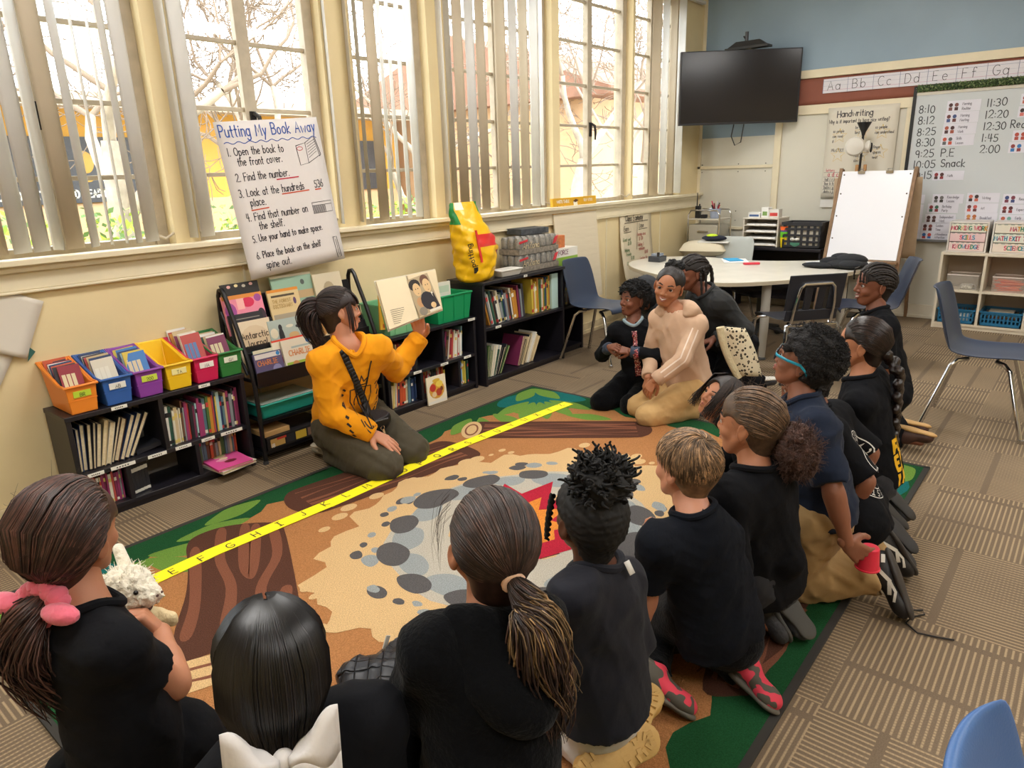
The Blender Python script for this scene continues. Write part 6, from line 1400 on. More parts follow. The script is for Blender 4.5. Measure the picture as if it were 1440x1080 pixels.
# ---------------------------------------------------------------- heads
def head_sdf(H,smile=0.,cheek=1.,nose=1.,jaw=1.,lips=1.,child=True):
    s=SDF();h=H;j=jaw
    s.el((-.055*h,0,.135*h),(.435*h,.345*h,.37*h),k=.01*h)  # cranium
    s.el((.10*h,0,-.02*h),(.29*h,.275*h,.30*h),k=.10*h)  # mid face
    s.el((.12*h,0,-.24*h),(.235*h,.21*h*j,.20*h),k=.10*h)  # mouth area
    s.el((.235*h,0,-.385*h),(.095*h,.10*h*j,.085*h),k=.09*h)  # chin
    for y in (-1,1):
        s.rc((.02*h,y*.235*h,-.17*h),(.2*h,y*.09*h,-.40*h),.075*h*j,.06*h*j,k=.10*h)  # jaw line
        s.el((.245*h,y*.165*h,-.13*h),(.10*h,.095*h*cheek,.085*h),k=.07*h)  # cheek
        s.el((.395*h,y*.145*h,.015*h),(.075*h,.08*h,.05*h),k=.05*h,sub=True)  # eye socket
        s.rc((.355*h,y*.075*h,.082*h),(.31*h,y*.215*h,.075*h),.028*h,.022*h,k=.05*h)  # brow
        # lids
        s.rc((.345*h,y*.075*h,.025*h),(.350*h,y*.145*h,.060*h),.013*h,.016*h,k=.012*h);s.rc((.350*h,y*.145*h,.060*h),(.315*h,y*.215*h,.028*h),.016*h,.012*h,k=.012*h)
        s.rc((.345*h,y*.08*h,-.012*h),(.343*h,y*.145*h,-.036*h),.012*h,.013*h,k=.014*h);s.rc((.343*h,y*.145*h,-.036*h),(.312*h,y*.212*h,-.005*h),.013*h,.011*h,k=.014*h)
        # ear
        R=rotm('Z',y*.35)@rotm('Y',-.15)
        s.el((-.045*h,y*.355*h,-.02*h),(.085*h,.028*h,.135*h),R,k=.025*h);s.el((-.035*h,y*.39*h,.0*h),(.05*h,.022*h,.085*h),R,k=.015*h,sub=True);s.el((-.03*h,y*.345*h,-.13*h),(.04*h,.025*h,.045*h),R,k=.025*h)
    s.rc((.375*h,0,.03*h),(.415*h*(.5+.5*nose),0,-.115*h),.032*h,.043*h*nose,k=.045*h)  # nose
    for y in (-1,1):s.el((.375*h,y*.052*h*nose,-.135*h),(.045*h,.036*h*nose,.032*h),k=.03*h)
    for y in (-1,1):s.el((.395*h,y*.028*h,-.168*h),(.015*h,.015*h,.012*h),k=.008*h,sub=True)
    w=.105*h*(1+.5*smile);up=.045*h*smile
    for y in (-1,1):
        s.rc((.378*h,0,-.236*h),(.30*h,y*w,-.252*h+up),.026*h*lips,.012*h,k=.022*h);s.rc((.37*h,0,-.288*h),(.295*h,y*w*.9,-.268*h+up*.9),.029*h*lips,.012*h,k=.022*h)
    for y in (-1,1):s.rc((.405*h,0,-.262*h-.01*h*smile),(.325*h,y*w*.95,-.26*h+up),.006*h+.017*h*smile,.004*h+.004*h*smile,k=.006*h,sub=True)
    s.rc((-.06*h,0,-.15*h),(-.13*h,0,-.62*h),.21*h,.215*h,k=.08*h)  # neck
    return s
def place(VF,R,c):return (np.asarray(VF[0])@R.T+c,VF[1])
def face_parts(root,H,R,c,org,iris='#2a1a12',brow='#1c1412',lipc='#a5605a',smile=0.,teeth=False,browth=.016):
    """eyes, brows and lips as parts."""
    h=H
    for y in (-1,1):
        mb=MB();mb.ball((0,0,0),.056*h,0,16,10)
        mb.ball((.034*h,0,.004*h),(.026*h,.039*h,.039*h),1,16,9);mb.ball((.053*h,0,.004*h),(.0105*h,.018*h,.018*h),2,10,6)
        mb.xform(R,c+R@np.array([.312*h,y*.145*h,.01*h])-org);mb.build('eye',[mat('eye_white','#b9b0aa',.3),cmat(iris,.2),cmat('#080606',.1)],root,smooth=180)
        s=SDF();s.rc((.388*h,y*.07*h,.108*h),(.36*h,y*.16*h,.135*h),browth*h,browth*h*.9,k=.01*h);s.rc((.36*h,y*.16*h,.135*h),(.305*h,y*.225*h,.105*h),browth*h*.9,browth*h*.5,k=.01*h)
        np_obj('eyebrow',[place(s.mesh(.0022),R,c)],mat('hair_brow_'+brow[1:],brow,.8),root,org)
    w=.105*h*(1+.5*smile);up=.045*h*smile;s=SDF()
    for y in (-1,1):
        s.rc((.392*h,y*.02*h,-.232*h),(.312*h,y*w*.9,-.25*h+up),.018*h,.007*h,k=.012*h);s.rc((.386*h,0,-.29*h-.012*h*smile),(.308*h,y*w*.85,-.268*h+up*.85),.021*h,.007*h,k=.014*h)
    for y in (-1,1):s.rc((.42*h,0,-.262*h-.008*h*smile),(.33*h,y*w,-.258*h+up),.005*h+.017*h*smile,.003*h+.004*h*smile,k=.004*h,sub=True)
    np_obj('lips',[place(s.mesh(.0022),R,c)],mat('lips_'+lipc[1:],lipc,.4),root,org)
    if teeth:
        s=SDF()
        for y in (-1,1):s.rc((.375*h,0,-.262*h-.006*h),(.31*h,y*w*.75,-.256*h+up*.7),.021*h,.012*h,k=.004*h)
        np_obj('teeth',[place(s.mesh(.002),R,c)],mat('teeth','#e9e3d8',.25),root,org)
def cranium_hair(H,t=.03,face=1.,nape=-.30,wide=1.,top=0.,line=.0,side=.0,disp=None,res=.0045,back=0.):
    """close hair shell: cranium grown by t, opened over the face and the ears."""
    h=H;s=SDF()
    s.el((-.055*h-back*h*.5,0,.135*h+top*h*.5),(.435*h+t*h+back*h*.5,(.345*h+t*h)*wide,.37*h+t*h+top*h*.5),k=.0)
    if nape<-.1:s.rc((-.20*h,0,-.02*h),(-.17*h,0,nape*h),.27*h*wide+t*h*.6,.20*h+t*h*.4,k=.08*h)
    s.el((.50*h,0,-.17*h+line*h),(.40*h,.33*h*face,.42*h),k=.02*h,sub=True)  # face opening
    s.el((.45*h,0,.05*h+line*h),(.24*h,.26*h*face,.27*h),k=.03*h,sub=True)  # forehead
    for y in (-1,1):
        s.el((.02*h,y*.40*h,-.10*h),(.14*h,.14*h,.19*h+side*h),k=.02*h,sub=True)  # round the ear
        s.el((.20*h,y*.36*h,-.14*h),(.22*h,.22*h,.30*h),k=.03*h,sub=True)
    pl=[((0,0,nape*h),(.35,0,-1))]
    V,F=s.mesh(res,disp=disp,planes=pl)
    return V,F
def noise_disp(a,f,seed=0,a2=0.,f2=0.):
    r=np.random.RandomState(seed);K=r.normal(0,1,(7,3));K/=np.linalg.norm(K,axis=1,keepdims=True);ph=r.uniform(0,6.3,7);sc=r.uniform(.7,1.4,7)
    def fn(X,Y,Z):
        o=0
        for k,p,q in zip(K,ph,sc):o=o+np.sin((X*k[0]+Y*k[1]+Z*k[2])*f*q+p)
        o=o*a/3
        if a2:
            g=0
            for k,p,q in zip(K[::-1],ph,sc):g=g+np.sin((X*k[1]+Y*k[2]+Z*k[0])*f2*q+p)
            o=o+np.abs(g)*a2/3
        return o
    return fn
def strands(paths,r,n=4,taper=.35):
    mb=MB()
    for P in paths:
        k=len(P);rr=r*np.interp(np.linspace(0,1,k),[0,.15,.7,1],[.8,1,.9,taper]);mb.tube(P,rr,n,caps=False)
    return np.array(mb.v),mb.f
def combed(H,tie,n=260,t=.035,seed=0,hair_front=.33,lift=.012,line=0.,r=None,spread=1.):
    """strands combed over the skull from the hairline to the tie point (head space)."""
    h=H;rg=np.random.RandomState(seed);out=[];c0=np.array([-.055*h,0,.135*h]);rad=np.array([.435*h,.345*h,.37*h])+t*h;tie=np.array(tie)*h
    tn=(tie-c0)/rad;tn/=np.linalg.norm(tn)
    for i in range(n):
        # start on the hairline ring: forehead, temples, nape
        a=rg.uniform(-PI,PI);
        st=np.array([math.cos(a)*.80*(1-1.9*max(0,line) if abs(a)<1.2 else 1),math.sin(a)*.98,.0]);
        zf=np.interp(abs(a),[0,.6,1.1,1.6,2.3,PI],[.52+line,.48+line,.12,-.30,-.62,-.80]);st[2]=zf+rg.normal(0,.03)
        st=nrm(st);P=[]
        fr=min(1.,max(0.,(st[2]+.3)/.8));W=np.array([-.15*fr-.6*(1-fr),st[1]*1.3,1.2*fr+(st[2]+tn[2])*.5*(1-fr)]);w=nrm(np.cross(st,tn));bend=rg.normal(0,.10);dl=rg.normal(0,.010)
        for u in np.linspace(0,1,11):
            v=(1-u)**2*st+2*u*(1-u)*W+u*u*tn+w*bend*math.sin(u*PI)*.6;v/=np.linalg.norm(v)
            P.append(c0+v*(rad-t*h*.75*max(0,1-u/.3)**1.5)*(1+(lift+dl)*math.sin(u*PI)))
        out.append(np.array(P))
    return out
def tail(points,n=160,w0=.012,w1=.03,seed=0,wave=.0,jitter=.25,flat=1.,wpeak=.45):
    """ponytail: strands following a centre line (world or head space), narrow at the tie, fuller, then tapering."""
    rg=np.random.RandomState(seed);C=np.array(points,float);k=len(C);s=np.linspace(0,1,k);u=np.linspace(0,1,16)
    C=np.stack([np.interp(u,s,C[:,i]) for i in range(3)],1)
    for _ in range(2):C[1:-1]=(C[:-2]+2*C[1:-1]+C[2:])/4
    T=np.gradient(C,axis=0);T/=np.linalg.norm(T,axis=1,keepdims=True);a=np.cross(T,[0.3,.5,.8]);a/=np.linalg.norm(a,axis=1,keepdims=True);b=np.cross(T,a);out=[]
    W=np.interp(u,[0,wpeak,1],[w0,w1,w1*.45])
    for i in range(n):
        th=rg.uniform(0,2*PI);q=math.sqrt(rg.uniform(0,1));e=rg.uniform(.78,1.0);ph=rg.uniform(0,6);m=int(6+10*e)
        P=C+(a*math.cos(th)+b*math.sin(th)*flat)*(W*q)[:,None]
        P=P+(a*np.sin(u*9+ph)[:,None]+b*np.cos(u*8+ph)[:,None])*wave*u[:,None]+rg.normal(0,1,(1,3))*jitter*.01*u[:,None]
        out.append(P[:m])
    return out

# ---------------------------------------------------------------- hands
def hand_sdf(S,curl=(.3,.35,.4,.45),thumb=.4,spread=.12):
    """right-handed template: wrist at origin, fingers along +x, thumb on +y, palm facing -z; S = hand length."""
    s=SDF();L=S
    s.rc((-.10*L,0,0),(.12*L,0,0),.145*L,.16*L,k=.04*L,sq=((0,0,1),1.45))
    for q in range(4):
        y=(.155-.105*q)*L;x=(.47-.02*abs(q-1)-.02*(q==3))*L
        s.rc((.10*L,y*.6,0),(x,y,.01*L),.085*L,.074*L,k=.05*L)
        ln=np.array([.215,.24,.22,.175][q])*L;a=0.;p=np.array([x,y,.01*L]);r=.064*L*(1 if q<3 else .9);sp=spread*(1.2-.8*q)
        for seg in range(3):
            a-=curl[q]*(1.,1.15,.75)[seg];d=np.array([math.cos(a)*math.cos(sp),math.sin(sp)*math.cos(a*.5),math.sin(a)]);e=p+d*ln*(1,.68,.55)[seg]
            s.rc(p,e,r,r*.9,k=.012*L);p=e;r*=.9
    p0=np.array([.06*L,.12*L,-.03*L]);d1=nrm([.62,.75*(1-thumb*.6),-.25-thumb*.5]);d2=nrm([.85,.45*(1-thumb),-.2-thumb*.7]);d3=nrm([.92,.2*(1-thumb*1.4),-.15-thumb*.7])
    p1=p0+d1*.24*L;p2=p1+d2*.2*L;p3=p2+d3*.15*L
    s.rc(p0,p1,.105*L,.082*L,k=.05*L);s.rc(p1,p2,.078*L,.066*L,k=.015*L);s.rc(p2,p3,.066*L,.055*L,k=.012*L)
    return s
def hand_mesh(S,wrist,fdir,back,side,**kw):
    """fdir: finger direction, back: direction the back of the hand faces, side 'L'/'R' of the person."""
    x=nrm(fdir);z=nrm(np.array(back)-x*np.dot(back,x));y=np.cross(z,x)  # y = thumb side for a left hand, palm down
    V,F=hand_sdf(S,**kw).mesh(max(.0022,S*.018))
    V=relax(V,F,1,.3)
    if side=='R':V=V*np.array([1,-1,1]);F=F[:,::-1]
    return V@np.stack([x,y,z],0)+np.array(wrist),F

# ---------------------------------------------------------------- clothes and limbs
CLOTH={}
def cloth_mat(name,col,rough=.85,bump=.35,fold=6.,sheen=.05,var=.1):
    return mat(name,col,rough,var=var,vscale=7,bump=bump,bscale=fold*3,sheen=sheen,spec=.25)
black_cotton=mat('black_cotton','#0b0c11',.9,var=.1,vscale=7,bump=.5,bscale=18,spec=.2)
navy_cotton=mat('navy_black_cotton','#0c1019',.9,var=.1,vscale=7,bump=.5,bscale=18,spec=.2)
black_fleece=mat('black_fleece','#08090c',.95,var=.3,vscale=90,bump=.4,bscale=120,sheen=.06,spec=.1)
def skin_mat(name,col):
    m=mat(name,col,.5,var=.06,vscale=10,bump=.05,bscale=160,sss=.12,spec=.4);return m
def frame_torso(J):
    up=nrm(J['N']-J['P']);l=nrm(J['SL']-J['SR']);l=nrm(l-up*np.dot(l,up));f=np.cross(l,up);return f,l,up
def fold_disp(seed,amp=.003,f=60.):
    r=np.random.RandomState(seed);K=r.normal(0,1,(5,3));ph=r.uniform(0,6.3,5)
    def fn(X,Y,Z):
        o=0;c=0
        for k,p in zip(K,ph):o=o+np.sin((X*k[0]+Y*k[1]+Z*k[2])*f*.5+p+1.5*np.sin((X*k[2]-Z*k[1])*f*.35))
        for k,p in zip(K[:4],ph[::-1]):c=c-(1-np.abs(np.sin((X*k[1]+Y*k[2]*.8+Z*(k[0]+.6))*f*.42+p+1.8*np.sin((X*k[0]+Y*k[1])*f*.22+p))))**4
        return o*amp/3+c*amp*.75
    return fn
def limb(s,pts,rads,k=.02,**kw):
    for a,b,ra,rb in zip(pts[:-1],pts[1:],rads[:-1],rads[1:]):s.rc(a,b,ra,rb,k=k,**kw)
def torso_into(s,J,g,Ht,hem=.0,k=.03,belly=0.,scale=1.):
    """torso volumes, grown by g."""
    f,l,up=frame_torso(J);N,P=J['N'],J['P'];L=np.linalg.norm(N-P);C=lambda t,o=0.,q=0.:P+up*L*t+f*o*Ht+l*q*Ht
    a=Ht*scale;sq=(f,1.36)
    s.rc(C(.60,.004),C(.80,.0),.082*a+g,.078*a+g,k=k,sq=sq)  # rib cage
    s.rc(C(.25,.006+belly),C(.62,.004),.074*a+g,.08*a+g,k=k,sq=(f,1.28))  # waist
    s.rc(C(.02,.0),C(.25,.004),.086*a+g,.076*a+g,k=k,sq=(f,1.18))  # hips
    for S_ in ('SL','SR'):
        s.rc(C(.97),J[S_],.028*a+g*.6,.031*a+g,k=k)  # shoulder line
        s.rc(C(.80)+(J[S_]-N)*.45,J[S_],.05*a+g,.032*a+g,k=k)
    s.rc(C(.86),C(1.0),.05*a+g*.6,.036*a+g*.5,k=k)  # neck base
    return f,l,up,C
def person(name_label,J,Ht,skin,headR,H=None,top=None,bottom=None,hands=None,group=None,head_kw=None,no_legs=False,category='person'):
    """Empty root + one body mesh. J: world joints. returns (root, org, info)."""
    J={k:np.array(v,float) for k,v in J.items()}
    org=np.array([J['P'][0],J['P'][1],0.]);root=thing('person',name_label,category,org)
    H=H or .165*Ht;a=Ht
    s=SDF();f,l,up,C=torso_into(s,J,-.013,a)
    for q in 'LR':
        limb(s,[J['S'+q],J['E'+q],J['W'+q]],[.029*a,.024*a,.0172*a],k=.02)
        s.rc(J['E'+q]+(J['W'+q]-J['E'+q])*.15,J['E'+q]+(J['W'+q]-J['E'+q])*.45,0.0245*a,.0225*a,k=.02)
        limb(s,[J['H'+q],J['K'+q],J['A'+q]],[.050*a,.034*a,.022*a],k=.02)
        s.rc(J['A'+q],J['A'+q]+(J['T'+q]-J['A'+q])*.6,.020*a,.014*a,k=.015)
    nb=J['N'];s.rc(nb-up*.03*a,J['H']-headR[:,2]*.30*H-headR[:,0]*.07*H,.036*a*1.05,.036*a,k=.03)
    VF=[s.mesh(.0085)]
    VF[0]=(relax(VF[0][0],VF[0][1],1,.4),VF[0][1])
    hv=head_sdf(H,**(head_kw or {})).mesh(max(.0034,H*.0165),clip=(np.array([-1,-1,-.54*H]),np.array([1,1,1])))
    VF.append(place(hv,headR,J['H']))
    for q in 'LR':
        hd=(hands or {}).get(q)
        if hd is None:hd=dict(f=J['W'+q]-J['E'+q],b=(0,0,1))
        kw={k:v for k,v in hd.items() if k not in 'fbs'}
        VF.append(hand_mesh(hd.get('s',.108*a),J['W'+q],hd['f'],hd['b'],q,**kw))
    np_obj('body',VF,skin,root,org)
    return root,org,dict(J=J,f=f,l=l,up=up,C=C,H=H,a=a,R=headR,c=J['H'])
def shirt(root,org,I,m,g=.012,sleeve=.55,hem=-.12,name='shirt',seed=1,amp=.003,collar=True,collar_m=None,loose=.0,hood=None,res=.0075,cuff=None,cuffm=None,hem_drop=0.):
    """sleeve: fraction of the whole arm covered (0.28 = short sleeve, 1 = to the wrist)."""
    J,a,up,f,l,C=I['J'],I['a'],I['up'],I['f'],I['l'],I['C']
    s=SDF();torso_into(s,J,g,a,k=.03);L=np.linalg.norm(J['N']-J['P'])
    s.rc(C(hem,.0),C(.35,.004),.090*a+g+loose,.080*a+g+loose*.6,k=.04,sq=(f,1.2))
    for q in 'LR':
        S_,E,W=J['S'+q],J['E'+q],J['W'+q];l1,l2=np.linalg.norm(E-S_),np.linalg.norm(W-E);t=sleeve*(l1+l2)
        if t<=l1:
            e=S_+(E-S_)*t/l1;d=nrm(E-S_);s.rc(S_,e+d*.03,.029*a+g*.9,.031*a+g*1.0,k=.025,cut=[(e,d)])
        else:
            d=nrm(W-E);e=E+d*(t-l1);s.rc(S_,E,.029*a+g*.9,.0255*a+g*.95,k=.025);s.rc(E,e+d*.02,.026*a+g*.95,.020*a+g*.85,k=.02,cut=[(e,d)])
    nk=J['N'];hd=nrm(nrm(J['H']-nk)*.45+up*.8)
    # cut the hem and the neck opening on the field instead
    s2=s;D,lo,r=s2.field(res,.012,fold_disp(seed,amp));ax=[lo[i]+r*np.arange(D.shape[i]) for i in range(3)];X,Y,Z=np.meshgrid(*ax,indexing='ij',sparse=True)
    hp=C(hem);D=np.maximum(D,-((X-hp[0])*up[0]+(Y-hp[1])*up[1]+(Z-hp[2])*up[2]))
    q0=nk+up*.004*a+f*.006*a;bx,by,bz=hd*.3;t_=np.clip(((X-q0[0])*bx+(Y-q0[1])*by+(Z-q0[2])*bz)/.09,0,1);dn=np.sqrt((X-q0[0]-bx*t_)**2+(Y-q0[1]-by*t_)**2+(Z-q0[2]-bz*t_)**2);D=np.maximum(D,.040*a-dn);D=np.maximum(D,.004-Z)
    npt=nk+hd*.05*a;D=np.maximum(D,(X-npt[0])*hd[0]+(Y-npt[1])*hd[1]+(Z-npt[2])*hd[2])
    D[0]=np.maximum(D[0],.001);D[-1]=np.maximum(D[-1],.001);D[:,0]=np.maximum(D[:,0],.001);D[:,-1]=np.maximum(D[:,-1],.001);D[:,:,0]=np.maximum(D[:,:,0],.001);D[:,:,-1]=np.maximum(D[:,:,-1],.001)
    V,F=surface_nets(D,lo,r);V=relax(V,F,1,.35)
    o=np_obj(name,[(V,F)],m,root,org)
    if collar:
        bvc=BVHTree.FromPolygons([Vector(tuple(v)) for v in V],[tuple(int(i) for i in q) for q in F]);pts=[];ts=np.linspace(0,2*PI,32,endpoint=False);hs=[]
        q0=nk+f*.006*a
        for t in ts:
            d=f*math.cos(t)+l*math.sin(t);d=nrm(d-hd*np.dot(d,hd));p=q0+d*.0475*a;h=bvc.ray_cast(Vector(tuple(p+hd*.09)),Vector(tuple(-hd)));hs.append((p,np.dot(np.array(h[0])-p,hd) if h[0] is not None and np.dot(np.array(h[0])-p,hd)>-.05 else None))
        zz=np.array([h[1] if h[1] is not None else np.nan for h in hs]);zz=np.where(np.isnan(zz),np.nanmean(zz) if not np.all(np.isnan(zz)) else .0,zz)
        for _ in range(4):zz=(np.roll(zz,1)+2*zz+np.roll(zz,-1))/4
        mb=MB();mb.tube([h[0]+hd*(z+.001)-org for h,z in zip(hs,zz)],0.0085*a,8,closed=True);mb.build('collar',collar_m or m,o)
    if cuff:
        for q in 'LR':
            S_,E,W=J['S'+q],J['E'+q],J['W'+q];l1,l2=np.linalg.norm(E-S_),np.linalg.norm(W-E);t=sleeve*(l1+l2)
            if t>l1:d=nrm(W-E);e=E+d*(t-l1);mb=MB();mb.tube([e-d*.035-org,e-d*.01-org,e+d*.012-org,e+d*.02-org],[.022*a+g*.95,.024*a+g*.8,.0235*a+g*.7,.021*a+g*.5],18);mb.build('cuff',cuffm or m,o)
    return o
def trousers(root,org,I,m,g=.012,to=.97,name='trousers',seed=3,amp=.0035,res=.0085,rad=1.,waist=.12):
    J,a,up,f,C=I['J'],I['a'],I['up'],I['f'],I['C'];s=SDF()
    s.rc(C(-.03,.0),C(waist,.0),.088*a+g*.7,.080*a+g*.6,k=.035,sq=(f,1.15))
    for q in 'LR':
        H_,K,A=J['H'+q],J['K'+q],J['A'+q]
        s.rc(H_,K,.055*a*rad+g,.041*a*rad+g,k=.035)
        d=nrm(A-K);e=K+(A-K)*to;s.rc(K,e+d*.02,.043*a*rad+g,.032*a*rad+g,k=.03,cut=[(e,d)]);s.rc(K+(A-K)*.1,K+(A-K)*.5,.041*a*rad+g,.040*a*rad+g,k=.03)
    V,F=s.mesh(res,disp=fold_disp(seed,amp,70.),planes=[((0,0,.004),(0,0,-1))])
    V=relax(V,F,1,.35);V[:,2]=np.maximum(V[:,2],.0125)
    return np_obj(name,[(V,F)],m,root,org)
def shoe(root,org,ankle,toe,top,m_up,m_sole,Ls=None,w=.036,name='shoe',laces=None,sole_t=.012,high=.0,res=.0045,seed=0):
    """ankle -> toe along the foot, top = direction from the sole to the instep."""
    A,T=np.array(ankle,float),np.array(toe,float);x=nrm(T-A);z=nrm(np.array(top)-x*np.dot(top,x));y=np.cross(z,x)
    Ls=Ls or np.linalg.norm(T-A)*1.35;R=np.stack([x,y,z],1);c=A
    s=SDF();hl,tl=-.24*Ls,.74*Ls
    s.rc((hl*.6,0,-.006),(.05*Ls,0,.0),w*.95,w*1.0,k=.02,sq=((0,0,1),.92));s.rc((.05*Ls,0,-.004),(.50*Ls,0,-.016),w*.98,w*1.02,k=.025,sq=((0,0,1),1.35));s.el((.56*Ls,0,-.018),(.18*Ls,w*1.02,.024),k=.02)
    s.rc((-.02*Ls,0,.0),(-.06*Ls,0,.03+high),w*.86,w*.82,k=.02,cut=[((0,0,.036+high),(0,0,1))])
    V,F=s.mesh(res,planes=[((0,0,-.034),(0,0,-1))]);V=relax(V,F,1,.3)
    o=np_obj(name,[place((V,F),R,c)],m_up,root,org)
    s=SDF();s.rc((hl*.62,0,-.036),(.1*Ls,0,-.036),w*1.02,w*1.0,k=.02,sq=((0,0,1),3.2));s.rc((.1*Ls,0,-.036),(.58*Ls,0,-.036),w*1.0,w*1.08,k=.02,sq=((0,0,1),3.2))
    V,F=s.mesh(res);np_obj('sole',[place((V,F),R,c)],m_sole,o,(0,0,0)).location=tuple(-org)
    if laces is not None:
        mb=MB()
        for q in range(4):xx=(.12+.09*q)*Ls;zz=.020-.007*q;mb.tube([R@np.array([xx,-w*.55,zz-.006])+c-org,R@np.array([xx+.01,0,zz+.006])+c-org,R@np.array([xx,w*.55,zz-.006])+c-org],.0028,6)
        mb.build('laces',laces,o)
    return o
# joints of each figure (metres)
J_TEACHER=dict(H=(2.186,2.962,0.837),N=(2.176,2.906,0.659),P=(2.229,3.078,0.217),SL=(2.311,2.843,0.621),SR=(2.033,2.936,0.606),EL=(2.499,2.937,0.456),ER=(2.033,2.917,0.340),WL=(2.657,2.883,0.622),WR=(2.164,2.761,0.218),HL=(2.328,3.069,0.237),HR=(2.134,3.050,0.189),KL=(2.392,2.742,0.053),KR=(2.157,2.692,0.057),AL=(2.296,3.110,0.055),AR=(2.123,3.069,0.051),TL=(2.206,3.240,0.040),TR=(2.121,3.225,0.034))
J_SCR=dict(H=(0.403,1.499,0.826),N=(0.377,1.447,0.681),P=(0.396,1.411,0.299),SL=(0.402,1.558,0.630),SR=(0.382,1.327,0.649),EL=(0.360,1.510,0.425),ER=(0.491,1.378,0.473),WL=(0.442,1.491,0.257),WR=(0.550,1.556,0.492),HL=(0.332,1.463,0.292),HR=(0.476,1.395,0.308),KL=(0.521,1.506,0.056),KR=(0.603,1.538,0.067),AL=(0.282,1.324,0.110),AR=(0.392,1.320,0.110),TL=(0.187,1.343,0.028),TR=(0.313,1.262,0.028))
J_BOW=dict(H=(0.450,0.871,0.787),N=(0.474,0.896,0.648),P=(0.420,0.820,0.290),SL=(0.373,0.910,0.584),SR=(0.573,0.817,0.629),EL=(0.301,0.900,0.391),ER=(0.561,0.779,0.426),WL=(0.350,0.973,0.233),WR=(0.572,0.847,0.258),HL=(0.354,0.838,0.249),HR=(0.498,0.802,0.293),KL=(0.430,1.046,0.055),KR=(0.588,0.950,0.056),AL=(0.319,0.780,0.110),AR=(0.421,0.715,0.110),TL=(0.285,0.696,0.028),TR=(0.374,0.638,0.028))
J_PONY=dict(H=(0.843,0.767,0.852),N=(0.798,0.732,0.714),P=(0.710,0.661,0.357),SL=(0.688,0.769,0.721),SR=(0.904,0.721,0.660),EL=(0.697,0.866,0.536),ER=(0.968,0.729,0.462),WL=(0.662,0.811,0.364),WR=(1.001,0.837,0.317),HL=(0.670,0.730,0.370),HR=(0.774,0.613,0.354),KL=(0.661,0.722,0.067),KR=(0.796,0.609,0.056),AL=(0.506,0.466,0.055),AR=(0.624,0.366,0.055),TL=(0.441,0.361,0.040),TR=(0.558,0.261,0.040))
J_PUFF=dict(H=(1.238,0.815,0.725),N=(1.248,0.793,0.580),P=(1.267,0.795,0.203),SL=(1.129,0.782,0.593),SR=(1.344,0.791,0.507),EL=(1.139,0.826,0.387),ER=(1.376,0.763,0.301),WL=(1.200,0.887,0.222),WR=(1.426,0.829,0.135),HL=(1.218,0.832,0.255),HR=(1.331,0.783,0.155),KL=(1.305,1.042,0.056),KR=(1.542,0.974,0.055),AL=(1.198,0.762,0.080),AR=(1.328,0.764,0.078),TL=(1.321,0.705,0.097),TR=(1.456,0.769,0.079))
J_BLOND=dict(H=(1.685,0.792,0.701),N=(1.642,0.732,0.578),P=(1.725,0.691,0.221),SL=(1.530,0.784,0.537),SR=(1.720,0.690,0.494),EL=(1.547,0.828,0.338),ER=(1.770,0.708,0.297),WL=(1.555,0.875,0.164),WR=(1.777,0.862,0.420),HL=(1.695,0.763,0.240),HR=(1.754,0.650,0.158),KL=(1.797,0.965,0.056),KR=(1.890,0.886,0.055),AL=(1.554,0.805,0.072),AR=(1.776,0.618,0.055),TL=(1.564,0.687,0.039),TR=(1.727,0.508,0.040))
J_GPUFF=dict(H=(1.975,0.730,0.753),N=(1.939,0.682,0.611),P=(2.035,0.679,0.244),SL=(1.821,0.721,0.570),SR=(2.032,0.658,0.528),EL=(1.797,0.682,0.364),ER=(1.993,0.592,0.329),WL=(1.909,0.713,0.219),WR=(2.134,0.674,0.240),HL=(1.954,0.696,0.246),HR=(2.092,0.661,0.184),KL=(1.824,0.891,0.056),KR=(2.167,0.922,0.055),AL=(2.036,0.686,0.110),AR=(2.092,0.637,0.112),TL=(2.004,0.595,0.028),TR=(2.080,0.544,0.028))
J_GLASSES=dict(H=(2.354,0.702,0.867),N=(2.324,0.681,0.722),P=(2.349,0.608,0.364),SL=(2.239,0.606,0.684),SR=(2.432,0.712,0.679),EL=(2.188,0.525,0.502),ER=(2.479,0.619,0.503),WL=(2.202,0.471,0.332),WR=(2.427,0.733,0.374),HL=(2.273,0.608,0.343),HR=(2.425,0.620,0.350),KL=(2.337,0.667,0.064),KR=(2.421,0.624,0.057),AL=(2.433,0.398,0.144),AR=(2.635,0.447,0.146),TL=(2.393,0.336,0.040),TR=(2.656,0.380,0.045))
J_BRAID=dict(H=(3.056,0.688,0.779),N=(3.027,0.664,0.631),P=(3.046,0.599,0.259),SL=(2.926,0.643,0.562),SR=(3.149,0.656,0.612),EL=(2.973,0.639,0.357),ER=(3.192,0.639,0.405),WL=(2.913,0.743,0.215),WR=(3.175,0.733,0.246),HL=(2.977,0.585,0.219),HR=(3.125,0.618,0.262),KL=(2.946,0.836,0.055),KR=(3.137,0.836,0.055),AL=(2.989,0.544,0.110),AR=(3.114,0.541,0.110),TL=(3.001,0.450,0.028),TR=(3.110,0.447,0.028))
J_SMILE=dict(H=(4.024,0.881,0.872),N=(4.012,0.847,0.724),P=(4.012,0.764,0.348),SL=(3.912,0.783,0.678),SR=(4.125,0.871,0.672),EL=(3.868,0.759,0.468),ER=(4.143,0.817,0.465),WL=(3.857,0.823,0.291),WR=(4.119,0.863,0.283),HL=(3.943,0.722,0.326),HR=(4.081,0.804,0.323),KL=(3.962,0.863,0.056),KR=(4.072,0.954,0.056),AL=(4.222,0.702,0.061),AR=(4.068,0.648,0.055),TL=(4.245,0.574,0.048),TR=(4.074,0.522,0.040))
